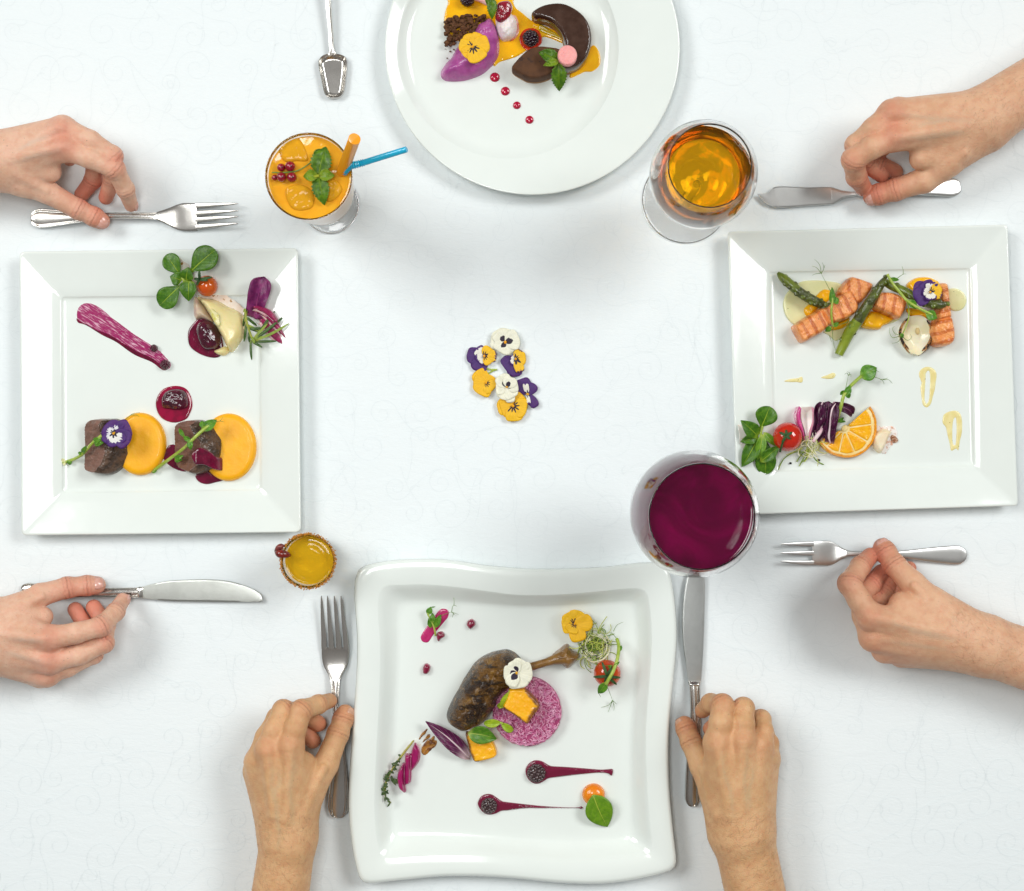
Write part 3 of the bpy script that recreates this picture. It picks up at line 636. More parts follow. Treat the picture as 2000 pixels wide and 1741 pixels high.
# ------------------------------------------------------------------ hands: one continuous surface each, grown from a distance field and meshed with surface nets
def surface_net(D, org, h):
    sgn = D < 0; nx, ny, nz = D.shape
    c = [sgn[i:nx - 1 + i, j:ny - 1 + j, k:nz - 1 + k] for i in (0, 1) for j in (0, 1) for k in (0, 1)]
    s = sum(q.astype(np.int8) for q in c); act = (s > 0) & (s < 8); idx = -np.ones(act.shape, np.int64); I = np.argwhere(act); idx[act] = np.arange(len(I))
    acc = np.zeros((len(I), 3)); cnt = np.zeros(len(I)); vals = {}
    for a in (0, 1):
        for b in (0, 1):
            for d in (0, 1): vals[(a, b, d)] = D[I[:, 0] + a, I[:, 1] + b, I[:, 2] + d]
    for a in vals:
        for ax in range(3):
            if a[ax]: continue
            b = list(a); b[ax] = 1; v0, v1 = vals[a], vals[tuple(b)]; m = (v0 < 0) != (v1 < 0)
            t = np.where(m, v0 / np.where(m, v0 - v1, 1), 0)
            p = np.tile(np.array(a, float), (len(I), 1)); p[:, ax] += t; acc += p * m[:, None]; cnt += m
    V = (I + acc / cnt[:, None]) * h + org; F = []
    for ax in range(3):
        sl0 = [slice(None)] * 3; sl1 = [slice(None)] * 3; sl0[ax] = slice(0, -1); sl1[ax] = slice(1, None)
        e = sgn[tuple(sl0)] != sgn[tuple(sl1)]; fl = sgn[tuple(sl0)]; E = np.argwhere(e); u, w_ = (ax + 1) % 3, (ax + 2) % 3
        ok = (E[:, u] > 0) & (E[:, w_] > 0) & (E[:, u] < D.shape[u] - 1) & (E[:, w_] < D.shape[w_] - 1); E = E[ok]; fv = fl[e][ok]
        q = []
        for du, dw in ((1, 1), (0, 1), (0, 0), (1, 0)):
            r = E.copy(); r[:, u] -= du; r[:, w_] -= dw; q.append(idx[r[:, 0], r[:, 1], r[:, 2]])
        q = np.stack(q, 1); q[~fv] = q[~fv][:, ::-1]; F.append(q)
    return V, np.concatenate(F)
def smin(a, b, k):
    h = np.clip(.5 + .5 * (b - a) / k, 0, 1); return b + (a - b) * h - k * h * (1 - h)
class Hand:
    def __init__(s, pts, h=1.05, pad=14):
        w_ = np.array([tuple(P(*q[:3]) * 1000) for q in pts]); r = max(q[3] for q in pts) + pad
        s.lo = w_.min(0) - r; hi = w_.max(0) + r; s.h = h; s.n = np.ceil((hi - s.lo) / h).astype(int) + 1
        s.ax = [s.lo[i] + np.arange(s.n[i]) * h for i in range(3)]
    def field(s): return np.full(s.n, 60.0, np.float32)
    def box(s, a, b, r):
        sl = []
        for i in range(3):
            l0, l1 = min(a[i], b[i]) - r, max(a[i], b[i]) + r
            i0 = int(np.clip((l0 - s.lo[i]) / s.h, 0, s.n[i])); i1 = int(np.clip((l1 - s.lo[i]) / s.h + 1, 0, s.n[i])); sl.append(slice(i0, i1))
        return tuple(sl)
    def cone(s, D, a, b, k, flat=1.0, margin=14):
        """smooth-union a round cone a->b (each px,py,z,r) into field D"""
        A, B = np.array(P(*a[:3])) * 1000, np.array(P(*b[:3])) * 1000; ra, rb = a[3], b[3]
        sl = s.box(A, B, max(ra, rb) + margin)
        X = s.ax[0][sl[0]][:, None, None]; Y = s.ax[1][sl[1]][None, :, None]; Z = s.ax[2][sl[2]][None, None, :]
        e = B - A; L = max(e @ e, 1e-6)
        t = np.clip(((X - A[0]) * e[0] + (Y - A[1]) * e[1] + (Z - A[2]) * e[2]) / L, 0, 1)
        d = np.sqrt((X - A[0] - t * e[0]) ** 2 + (Y - A[1] - t * e[1]) ** 2 + ((Z - A[2] - t * e[2]) / flat) ** 2) - (ra + t * (rb - ra))
        D[sl] = smin(D[sl], d.astype(np.float32), k)
def skin_mat(name, c1, c2, red, nail=False):
    t = NT(name); ob = t.coord(); n1 = t.noise(ob, 38, 4, .6); n2 = t.noise(ob, 150, 3, .6); bl = t.attr('blush'); cr = t.attr('crease'); vn = t.attr('vein')
    c = t.mix(t.step(n1, .35, .68), c1, c2)
    c = t.mix(t.math('MULTIPLY', t.step(n2, .35, .75), .28), c, red)
    c = t.mix(t.math('MULTIPLY', bl, t.math('MULTIPLY_ADD', n2, .6, .62), clamp=True), c, red)
    c = t.mix(t.math('MULTIPLY', vn, .42), c, (c1[0] * .72, c1[1] * .92, c1[2] * 1.05))
    c = t.mix(t.math('MULTIPLY', cr, .55), c, tuple(x * .5 for x in red))
    c = t.mix(t.step(t.noise(ob, 520, 1), .755, .79), c, tuple(x * .55 for x in c1))
    pores = t.voro(ob, 780); fine = t.noise(ob, 900, 2)
    nb = t.bump(t.math('ADD', pores, fine), .00035, .5); nb = t.bump(t.noise(t.coord('Object', scale=(1, 1.6, 1)), 190, 4, .65), .0011, .5, nb)
    nb = t.bump(t.math('MULTIPLY', cr, -1.0), .0011, .8, nb)
    t.set(Base_Color=c, Roughness=t.math('MULTIPLY_ADD', n2, .2, .36), Subsurface_Weight=.22, Subsurface_Radius=(1, .38, .2), Subsurface_Scale=.0035, IOR=1.4, Specular_IOR_Level=.42, Normal=nb)
    return t.m
def hand(label, mat, nailm, palm, fingers, thumb_extra=(), ridges=(), bumps=(), nails=(), blush=(), hair=None, kpalm=9.0, veins=()):
    """palm: list of (a, b) round cones, fingers: chains of (px,py,z,r) from the knuckle to the tip"""
    allp = [q for a, b in palm for q in (a, b)] + [q for f in fingers for q in f]
    Hd = Hand(allp)
    D = Hd.field()
    for q in palm: Hd.cone(D, q[0], q[1], kpalm)
    for a, b in ridges: Hd.cone(D, a, b, 5.0)
    for a, b in veins: Hd.cone(D, a, b, 2.6)
    for q in bumps: Hd.cone(D, q, q, 5.5)
    R = D
    for f in fingers:
        Ff = Hd.field()
        for a, b in zip(f, f[1:]): Hd.cone(Ff, a, b, 3.0)
        for q in f[(2 if len(f) > 4 else 1):-1]:                                   # joints swell a little
            Hd.cone(Ff, (q[0], q[1], q[2] + .9, q[3] * .97), (q[0], q[1], q[2] + .9, q[3] * .97), 3.0)
        A = np.array(P(*f[0][:3])) * 1000
        X, Y, Z = (Hd.ax[0][:, None, None] - A[0]), (Hd.ax[1][None, :, None] - A[1]), (Hd.ax[2][None, None, :] - A[2])
        k = (1.0 + 8.0 * np.exp(-((X * X + Y * Y + Z * Z) / (17.0 ** 2)))).astype(np.float32)
        R = smin(R, Ff, k)
    R[:, :, 0] = np.maximum(R[:, :, 0], .1)
    zlim = Hd.ax[2][None, None, :]; R = np.maximum(R, (.35 - zlim))          # flesh flattens on the cloth
    for sl in ((0,), (-1,)):
        R[sl[0]] = np.maximum(R[sl[0]], .1); R[:, sl[0]] = np.maximum(R[:, sl[0]], .1); R[:, :, sl[0]] = np.maximum(R[:, :, sl[0]], .1)
    V, F = surface_net(R, Hd.lo, Hd.h)
    # two light smoothing passes
    nb = np.zeros_like(V); ct = np.zeros(len(V))
    E = np.concatenate([F[:, [0, 1]], F[:, [1, 2]], F[:, [2, 3]], F[:, [3, 0]]])
    for lam in (.5, -.35, .5, -.35):
        nb[:] = 0; ct[:] = 0
        for i in (0, 1): np.add.at(nb, E[:, i], V[E[:, 1 - i]]); np.add.at(ct, E[:, i], 1)
        V = V + lam * (nb / ct[:, None] - V)
    bl = np.zeros(len(V)); cr = np.zeros(len(V)); vn = np.zeros(len(V))
    for a, b in list(veins) + [((a[0] + 9, a[1] + 9, a[2], a[3]), (b[0] + 5, b[1] + 5, b[2], b[3])) for a, b in ridges[:2]]:
        A, B = np.array(P(*a[:3])) * 1000, np.array(P(*b[:3])) * 1000; e = B - A; tt = np.clip(((V - A) @ e) / (e @ e), 0, 1)
        wob = 1.2 * np.sin(tt * 9 + a[0]); d2 = V - A - tt[:, None] * e; d2[:, 0] += wob; vn += np.exp(-(d2[:, 0] ** 2 + d2[:, 1] ** 2) / 2.2 ** 2) * np.sin(np.pi * np.clip(tt, .02, .98)) ** .5 * (d2[:, 2] > -8)
    for q in blush:
        c_ = np.array(P(*q[:3])) * 1000; bl += q[4] * np.exp(-((V - c_) ** 2).sum(1) / q[3] ** 2)
    for f in fingers:
        tp = np.array(P(*f[-1][:3])) * 1000; bl += .55 * np.exp(-((V - tp) ** 2).sum(1) / 10.0 ** 2)
        for i in range(2, len(f) - 1):
            a, b, c_ = (np.array(P(*f[j][:3])) * 1000 for j in (i - 1, i, i + 1)); ax = (c_ - a) / np.linalg.norm(c_ - a)
            d = (V - b) @ ax; rr = np.sqrt(np.maximum(((V - b) ** 2).sum(1) - d * d, 0))
            near = np.exp(-(d / 4.2) ** 2) * (rr < f[i][3] + 5); bl += .28 * near
            wob = .25 * np.sin(V[:, 0] * .8 + V[:, 1] * .6)
            cr += near * np.clip(np.cos((d + wob) * 1.7) - .5, 0, 1) * 1.3
    o = mesh_obj('hand', V * .001, F, mat, None, sharp=180, attr={'blush': np.clip(bl, 0, 1.2), 'crease': np.clip(cr, 0, 1), 'vein': np.clip(vn, 0, 1)})
    tag(o, label, 'hand')
    for fi, nvec, *opt in nails:                            # nails sit on the dorsal side of the last bone
        f = fingers[fi]; T, Dp = np.array(P(*f[-1][:3])) * 1000, np.array(P(*f[-2][:3])) * 1000; r = f[-1][3]
        a = (T - Dp) / np.linalg.norm(T - Dp); n_ = np.array(nvec, float); n_ -= a * (n_ @ a); n_ /= np.linalg.norm(n_); s_ = np.cross(a, n_)
        v, fc, m, g = [], [], 9, 9
        for j in range(g):
            for i in range(m):
                u = -1 + 2 * i / (m - 1); w2 = -1 + 2 * j / (g - 1); uu = u * math.sqrt(max(0, 1 - (.5 * w2 * w2 if w2 > 0 else .75 * w2 ** 4)))
                th = uu * .78; x = 1.6 + w2 * 5.0; rr = math.sqrt(max(r * r - max(x, 0) ** 2 * .75, 4)) + .32 - .25 * (w2 < -.6)
                v.append((T + a * x + (math.sin(th) * s_ + math.cos(th) * n_) * rr) * .001)
        for j in range(g - 1):
            for i in range(m - 1): fc.append((j * m + i, j * m + i + 1, (j + 1) * m + i + 1, (j + 1) * m + i))
        mesh_obj('fingernail', v, fc, nailm, o, sharp=180, solid=.5)
    if hair:
        (x0, y0, x1, y1), n, dr = hair; me = o.data; nv = len(me.vertices)
        co = np.zeros(nv * 3); me.vertices.foreach_get('co', co); co = co.reshape(-1, 3); no = np.zeros(nv * 3); me.vertex_normals.foreach_get('vector', no); no = no.reshape(-1, 3)
        wz = co + WORLD[o]; kx = H / (H - wz[:, 2]); px = wz[:, 0] * kx / S + 1000; py = 870.5 - wz[:, 1] * kx / S
        m = np.argwhere((px > x0) & (px < x1) & (py > y0) & (py < y1) & (no[:, 2] > -.15)).ravel(); hb = MB(); d0 = np.array([dr[0], -dr[1], 0.0]); d0 /= np.linalg.norm(d0)
        for i in rng.choice(m, min(n, len(m)), replace=False):
            p, nn = wz[i], no[i]; tg = d0 + rng.normal(0, .55, 3); tg -= nn * (tg @ nn); tg /= np.linalg.norm(tg); sd = np.cross(tg, nn); L = rng.uniform(.004, .009); wd = .00006; v = []
            for q in (0, .5, 1): c_ = p + tg * L * q + nn * (.0002 + .0011 * math.sin(q * 2.2)); v += [c_ - sd * wd * (1.05 - q), c_ + sd * wd * (1.05 - q)]
            hb.add(v, [(0, 1, 3, 2), (2, 3, 5, 4)])
        if hb.v: hb.build('arm_hair', M('arm hair', (.22, .12, .065), rough=.5), o, sharp=180, kind='stuff')
    return o
skin_pink = skin_mat('fair pink skin', (.76, .485, .345), (.69, .415, .28), (.66, .25, .17))
skin_rosy = skin_mat('rosy skin', (.72, .44, .275), (.64, .37, .22), (.63, .235, .15))
skin_tan = skin_mat('light tan skin', (.68, .415, .215), (.58, .335, .16), (.60, .24, .13))
nail_p = M('nail pink', (.72, .40, .33), (.66, .33, .26), 300, rough=.22, coat=.4, sss=.1); nail_t = M('nail tan', (.66, .38, .26), (.58, .31, .20), 300, rough=.22, coat=.4, sss=.1)

# upper left hand: palm down, index tip and thumb on the fork
hand('pale hand palm down with thumb and forefinger tip on the table fork beside juice glass', skin_pink, nail_p,
     palm=[((-150, 322, 46, 23), (-20, 318, 46, 22)), ((-150, 305, 44, 20), (-20, 302, 46, 18)), ((-20, 318, 46, 22), (127, 289, 58, 12.5)), ((-15, 300, 46, 19), (123, 252, 55, 12)), ((-20, 305, 40, 18), (108, 268, 40, 13)), ((-10, 318, 36, 16), (90, 290, 30, 13)),
           ((-10, 340, 40, 16), (55, 356, 38, 14)), ((30, 330, 48, 14), (99, 336, 44, 10))],
     fingers=[[(127, 289, 58, 11.8), (176, 309, 58, 9.6), (224, 330, 52, 9.3), (245, 370, 33, 8.2), (256, 401, 13, 6.6)],
              [(123, 252, 55, 11.5), (176, 276, 57, 10), (220, 305, 50, 9.2), (220, 348, 28, 8.2), (207, 386, 12, 7)],
              [(108, 268, 42, 10), (150, 288, 44, 9.4), (186, 318, 32, 8.6), (182, 352, 16, 8), (160, 380, 10, 7.2)],
              [(90, 288, 30, 9), (110, 290, 22, 8), (128, 300, 13, 7.2), (136, 312, 9, 6.4)],
              [(45, 355, 38, 14), (92, 375, 34, 11), (153, 409, 23, 9.6), (184, 424, 17.5, 9), (198, 432, 15, 8.2)]],
     ridges=[((20, 310, 64, 4), (118, 287, 70, 5)), ((20, 292, 62, 4), (116, 250, 66, 5)), ((30, 335, 57, 5), (90, 372, 42, 5))],
     bumps=[(126, 288, 65, 6), (120, 249, 62, 6.5)], nails=[(4, (.1, -.25, 1)), (0, (.75, .2, .5))],
     blush=[(124, 287, 68, 13, .75), (119, 250, 66, 12, .6), (226, 326, 58, 10, .5), (226, 300, 56, 9, .4), (170, 372, 14, 26, .8), (190, 378, 14, 20, .5), (205, 435, 20, 12, .45)])
# lower left hand: thumb above the knife handle, fingers below
hand('fair hand gripping the table knife handle between thumb and curled fingers', skin_pink, nail_p,
     palm=[((-150, 1232, 44, 27), (-20, 1232, 46, 26)), ((-150, 1268, 42, 24), (-20, 1266, 43, 22)), ((-20, 1228, 48, 25), (94, 1247, 58, 12.5)), ((-20, 1250, 46, 24), (97, 1291, 50, 12.5)), ((-20, 1268, 40, 22), (92, 1318, 36, 12)), ((-10, 1270, 32, 18), (80, 1320, 22, 12)),
           ((-15, 1210, 46, 20), (40, 1190, 42, 14)), ((30, 1215, 46, 15), (84, 1205, 40, 9.5))],
     fingers=[[(94, 1247, 58, 11.6), (148, 1237, 60, 9.6), (197, 1224, 52, 9.4), (226, 1195, 32, 8.3), (240, 1172, 15, 6.9)],
              [(97, 1291, 50, 11.4), (155, 1279, 50, 9.6), (203, 1256, 42, 9.2), (208, 1222, 20, 8), (183, 1186, 12, 7.4)],
              [(90, 1316, 38, 10.8), (132, 1303, 36, 9.4), (182, 1278, 27, 9), (178, 1238, 14, 8), (147, 1191, 11, 7.4)],
              [(80, 1318, 25, 9.6), (115, 1306, 20, 8.4), (152, 1284, 14, 7.8), (146, 1250, 10, 7)],
              [(32, 1190, 42, 14), (78, 1163, 36, 11), (131, 1148, 25, 9.8), (170, 1144, 19, 9.3), (189, 1143, 16.5, 8.5)]],
     ridges=[((10, 1238, 68, 4), (86, 1247, 70, 5)), ((0, 1262, 62, 4), (88, 1290, 62, 5)), ((20, 1195, 57, 5), (80, 1165, 44, 5))],
     bumps=[(94, 1247, 64, 6), (96, 1290, 57, 6.5), (90, 1318, 42, 6)], nails=[(4, (0, .35, 1)), (0, (.8, -.1, .2))],
     blush=[(96, 1245, 68, 13, .55), (97, 1290, 60, 13, .75), (90, 1318, 45, 12, .6), (198, 1224, 60, 10, .5), (205, 1258, 48, 9, .5), (180, 1186, 15, 20, .8), (147, 1190, 15, 20, .8), (130, 1146, 32, 22, .35)])
# bottom left hand holding the table fork
hand('tanned hand reaching up to hold the upright table fork left of the wavy plate', skin_tan, nail_t,
     palm=[((533, 1900, 42, 25), (567, 1640, 42, 24)), ((508, 1900, 40, 21), (552, 1640, 42, 20)), ((568, 1640, 44, 23), (567, 1456, 58, 13)), ((556, 1630, 44, 21), (526, 1464, 55, 12.5)), ((547, 1630, 40, 19), (503, 1490, 42, 12.5)), ((543, 1620, 34, 17), (501, 1512, 28, 12.5)),
           ((580, 1620, 42, 18), (604, 1540, 40, 15)), ((575, 1580, 46, 15), (596, 1490, 44, 10))],
     fingers=[[(566, 1456, 58, 12), (576, 1424, 60, 10.4), (589, 1388, 54, 10), (622, 1376, 36, 8.6), (644, 1369, 19, 7.2)],
              [(524, 1464, 55, 12), (536, 1426, 56, 10.2), (553, 1388, 48, 9.8), (590, 1392, 26, 8.4), (622, 1414, 15, 7.8)],
              [(503, 1486, 43, 11), (519, 1440, 42, 9.8), (541, 1402, 33, 9.2), (580, 1412, 17, 8.2), (611, 1447, 13, 7.6)],
              [(497, 1500, 30, 9.5), (512, 1462, 26, 8.6), (532, 1432, 18, 8), (562, 1440, 11, 7.2)],
              [(604, 1546, 40, 15), (636, 1494, 35, 12), (660, 1434, 25, 10.2), (670, 1405, 19, 9.6), (674, 1394, 17, 8.8)]],
     ridges=[((560, 1600, 66, 4), (567, 1462, 69, 5)), ((535, 1590, 64, 4), (522, 1470, 66, 5)), ((590, 1590, 58, 5), (632, 1500, 46, 5))], veins=[((540, 1560, 67, 2.2), (548, 1500, 67, 2)), ((548, 1660, 62, 2.4), (540, 1560, 66, 2.2))],
     bumps=[(566, 1454, 65, 6.5), (522, 1462, 62, 7), (499, 1484, 50, 6.2)], nails=[(4, (.85, 0, .5))],
     blush=[(566, 1452, 68, 13, .4), (521, 1462, 66, 13, .45), (589, 1386, 60, 11, .3), (622, 1414, 16, 14, .9), (611, 1447, 14, 14, .8), (672, 1396, 22, 14, .35)], hair=((470, 1590, 640, 1800), 520, (-.4, -1)))
# bottom right hand holding the table knife
hand('tanned hand reaching up to hold the upright table knife right of the wavy plate', skin_tan, nail_t,
     palm=[((1500, 1900, 42, 24), (1443, 1630, 44, 25)), ((1524, 1900, 40, 21), (1467, 1630, 43, 21)), ((1440, 1630, 46, 25), (1402, 1452, 57, 14)), ((1452, 1620, 46, 24), (1450, 1446, 58, 13)), ((1463, 1620, 44, 21), (1484, 1454, 48, 13)), ((1472, 1620, 36, 19), (1496, 1484, 34, 13)),
           ((1425, 1620, 42, 20), (1397, 1550, 40, 15)), ((1425, 1570, 46, 15), (1396, 1500, 46, 11))],
     fingers=[[(1402, 1450, 57, 12.2), (1408, 1412, 60, 10.8), (1411, 1378, 53, 10.4), (1388, 1374, 34, 8.8), (1372, 1388, 20, 7.4)],
              [(1450, 1444, 58, 11.8), (1452, 1414, 58, 10.4), (1452, 1384, 49, 10), (1424, 1394, 27, 8.4), (1388, 1424, 16, 7.6)],
              [(1484, 1454, 48, 11.4), (1490, 1428, 45, 9.6), (1486, 1406, 36, 9.2), (1452, 1414, 18, 8.2), (1416, 1440, 12, 7.4)],
              [(1500, 1482, 36, 10.4), (1502, 1452, 30, 8.8), (1494, 1432, 20, 8), (1466, 1444, 11, 7.2)],
              [(1398, 1548, 40, 15), (1371, 1496, 35, 11.6), (1350, 1450, 25, 9.8), (1340, 1424, 19, 9.3), (1337, 1416, 17, 8.6)]],
     ridges=[((1425, 1590, 66, 4), (1402, 1460, 69, 5)), ((1446, 1580, 66, 4), (1450, 1455, 69, 5)), ((1474, 1580, 60, 4), (1486, 1465, 58, 5)), ((1402, 1590, 58, 5), (1374, 1500, 46, 5))], veins=[((1462, 1580, 66, 2.2), (1468, 1490, 65, 2))],
     bumps=[(1402, 1448, 64, 7), (1450, 1444, 65, 6.5), (1484, 1452, 56, 6.5), (1505, 1482, 44, 6)], nails=[(4, (-.85, .1, .5))],
     blush=[(1402, 1448, 68, 13, .3), (1450, 1444, 68, 13, .3), (1486, 1452, 58, 13, .35), (1410, 1372, 60, 11, .4), (1338, 1414, 22, 14, .45), (1388, 1424, 18, 14, .7)], hair=((1380, 1590, 1580, 1800), 620, (.5, -1)))
# upper right hand on the fish knife
hand('ruddy hand with curled forefinger pressing the fish knife above the salmon plate', skin_rosy, nail_p,
     palm=[((2150, 105, 46, 27), (1930, 232, 46, 25)), ((2150, 80, 44, 23), (1930, 208, 45, 22)), ((1930, 236, 46, 25), (1745, 268, 58, 13.5)), ((1920, 225, 46, 23), (1742, 222, 56, 13)), ((1920, 228, 42, 21), (1756, 226, 42, 14)), ((1900, 250, 34, 18), (1762, 262, 28, 14)),
           ((1920, 262, 42, 19), (1840, 318, 40, 16)), ((1880, 270, 46, 16), (1800, 310, 45, 11.5))],
     fingers=[[(1745, 268, 58, 12.4), (1703, 288, 61, 10.8), (1667, 312, 54, 10.8), (1673, 346, 33, 9.4), (1686, 366, 17, 8)],
              [(1742, 222, 56, 12), (1706, 252, 57, 10.4), (1672, 284, 47, 10), (1690, 318, 26, 8.8), (1722, 340, 16, 8.4)],
              [(1754, 228, 43, 11), (1712, 262, 42, 9.6), (1684, 294, 32, 9), (1712, 318, 18, 8.2), (1748, 336, 12, 7.8)],
              [(1764, 262, 30, 9.6), (1726, 284, 26, 8.6), (1706, 306, 16, 8), (1728, 334, 10, 7)],
              [(1848, 316, 40, 15.5), (1806, 352, 34, 12), (1749, 371, 24, 10.4), (1716, 380, 18, 9.8), (1704, 384, 16, 9)]],
     ridges=[((1880, 250, 66, 4), (1750, 268, 70, 5)), ((1880, 232, 64, 4), (1746, 222, 67, 5)), ((1880, 300, 54, 6), (1806, 350, 40, 5))], veins=[((1850, 236, 66, 2.4), (1780, 250, 66, 2)), ((1870, 262, 62, 2.0), (1790, 276, 62, 1.6))],
     bumps=[(1744, 268, 65, 7), (1741, 220, 63, 7), (1752, 206, 50, 7)], nails=[(4, (0, -.55, .8)), (0, (-.9, -.2, .3))],
     blush=[(1744, 266, 68, 15, .7), (1741, 219, 66, 14, .6), (1668, 312, 60, 13, .5), (1676, 350, 34, 16, .6), (1704, 384, 20, 16, .45), (1715, 340, 16, 26, .7), (1752, 372, 30, 16, .3)], hair=((1880, 60, 2060, 340), 420, (-.6, .8)))
# right hand holding the dessert fork
hand('warm-toned hand pinching the dessert fork from below with thumb on top', skin_rosy, nail_p,
     palm=[((2150, 1345, 46, 27), (1930, 1268, 46, 25)), ((2150, 1322, 44, 23), (1930, 1250, 45, 22)), ((1930, 1262, 48, 25), (1702, 1206, 60, 13)), ((1920, 1268, 46, 24), (1706, 1246, 50, 13)), ((1910, 1272, 40, 20), (1728, 1270, 36, 12.5)), ((1900, 1275, 30, 16), (1760, 1280, 22, 12)),
           ((1920, 1245, 48, 20), (1822, 1180, 48, 16)), ((1860, 1225, 52, 16), (1762, 1180, 50, 12))],
     fingers=[[(1700, 1204, 60, 12), (1678, 1172, 60, 10.6), (1659, 1140, 52, 10.6), (1681, 1106, 34, 9.2), (1700, 1086, 20, 8)],
              [(1704, 1246, 50, 11.8), (1686, 1204, 46, 10), (1678, 1164, 38, 9.6), (1702, 1142, 24, 8.8), (1722, 1118, 14, 8)],
              [(1728, 1268, 37, 10.6), (1702, 1232, 32, 9.4), (1704, 1186, 26, 9), (1730, 1150, 16, 8.2), (1746, 1122, 11, 7.4)],
              [(1758, 1276, 25, 9.4), (1730, 1240, 20, 8.4), (1738, 1180, 16, 8), (1762, 1138, 12, 7.4), (1776, 1110, 11, 6.8)],
              [(1822, 1182, 48, 15), (1782, 1140, 42, 12), (1747, 1104, 31, 10.4), (1729, 1078, 23, 10), (1724, 1070, 21, 9.2)]],
     ridges=[((1860, 1240, 68, 4), (1706, 1206, 71, 5)), ((1860, 1262, 62, 4), (1712, 1244, 60, 5)), ((1850, 1210, 64, 5), (1786, 1144, 53, 5))], veins=[((1850, 1250, 67, 2.4), (1760, 1225, 68, 2))],
     bumps=[(1700, 1204, 66, 6.5), (1704, 1246, 56, 6.5)], nails=[(4, (.05, .25, 1))],
     blush=[(1700, 1206, 68, 13, .5), (1706, 1248, 56, 13, .5), (1660, 1140, 58, 13, .55), (1690, 1096, 26, 20, .6), (1710, 1134, 24, 26, .7), (1777, 1108, 14, 16, .9), (1725, 1070, 28, 14, .3), (1740, 1276, 36, 22, .5)], hair=((1860, 1160, 2060, 1380), 520, (-.5, -.6)))
# ------------------------------------------------------------------ shared food materials and builders
W0 = 5.05                                                 # top of the plate wells
lamb_m = leafmat('lambs lettuce', (.040, .135, .006), (.085, .21, .009), (.30, .43, .03), freq=22, midw=.05, sidew=.12)
lambl_m = leafmat('young lettuce', (.10, .24, .012), (.16, .33, .02), (.42, .52, .08), freq=18, midw=.05, sidew=.1)
mint_m = leafmat('mint leaf', (.045, .125, .004), (.11, .23, .006), (.20, .31, .015), freq=44, midw=.04, sidew=.3, basefade=.12)
mintl_m = leafmat('young mint leaf', (.15, .28, .012), (.25, .36, .02), (.36, .46, .06), freq=40, midw=.04, sidew=.3)
pea_m = leafmat('pea leaf', (.06, .20, .012), (.12, .30, .02), (.27, .42, .06), freq=24, midw=.04, sidew=.12)
spin_m = leafmat('baby spinach', (.10, .23, .008), (.15, .30, .012), (.36, .47, .05), freq=16, midw=.03, sidew=.1, basefade=.05)
sprout_m = leafmat('cotyledon', (.25, .38, .015), (.36, .46, .02), (.45, .52, .06), freq=8, midw=.0, sidew=.0, basefade=.15)
radic_m = leafmat('radicchio', (.075, .008, .045), (.13, .015, .075), (.72, .55, .58), freq=15, midw=.10, sidew=.14, basefade=.30)
radicd_m = leafmat('dark radicchio', (.045, .004, .028), (.085, .009, .05), (.55, .30, .38), freq=9, midw=.03, sidew=.08, basefade=.08)
stem_m = M('pea stem', (.30, .42, .045), (.42, .52, .10), 180, rough=.4, sss=.1, coat=.2)
tend_m = M('tendril', (.10, .22, .03), (.18, .30, .05), 200, rough=.5)
purple = (.062, .012, .15); cream = (.86, .82, .55); yellow = (.90, .50, .004); dark = (.012, .003, .02)
pt_purple = petalmat('violet petal', purple, dark, .16, .05, base2=(.045, .008, .115))
pt_cream = petalmat('cream petal', (.86, .84, .66), hv=.06, heart=(.8, .7, .2)); pt_creamb = petalmat('cream petal with blotch', (.86, .84, .66), dark, .50, .05, rayed=False, lobe=7)
pt_yellow = petalmat('yellow petal', (.90, .48, .003), hv=.06); pt_yellowr = petalmat('yellow petal with rays', (.90, .50, .003), dark, .33, .13, 34)
pt_lat = petalmat('cream petal with violet edge', (.84, .80, .68), dark, .24, .10, 26, edge=purple, ev=.84)
pt_low = petalmat('yellow petal with violet tip', (.88, .50, .006), dark, .34, .10, 24, edge=(.07, .012, .09), ev=.90)
pt_wv = petalmat('violet petal white streaks', (.80, .78, .80), dark, .26, .10, 22, edge=purple, ev=.52)
pt_wl = petalmat('white lower petal', (.82, .80, .74), dark, .30, .08, 22, edge=purple, ev=.72)
eye_m = M('pansy eye', (.88, .42, .004), (.80, .30, .004), 500, rough=.6)
def pansy(label, cx, cy, z, petals, stem=None, group=None, eye=True, cup=.8, eyer=1.0):
    """petals: (tip x, tip y, width px, material), back ones first"""
    root = thing('pansy', label, 'flower', cx, cy, z, group)
    for i, (tx, ty, wd, m) in enumerate(petals):
        v, f, uv = petal_geo(cx, cy, z + .5 + .38 * i, tx, ty, wd, 1.2 + rng.uniform(0, 1.2), 1.1, i * 3.1 + cx * .01)
        mesh_obj('petal', v, f, m, root, sharp=180, uv=uv, solid=.1)
    if eye:
        v, f = sphere_geo(P(cx, cy, z + 1.2 + .42 * len(petals)), eyer * .001, 8, 5, (1, 1.2, .6)); mesh_obj('eye', v, f, eye_m, root, sharp=180)
    if stem:
        v, f = tube_px([(*q, z - .5 if len(q) == 2 else q[2]) for q in stem] if len(stem[0]) == 2 else stem, .85, 7); mesh_obj('stem', v, f, stem_m, root, sharp=180)
    return root
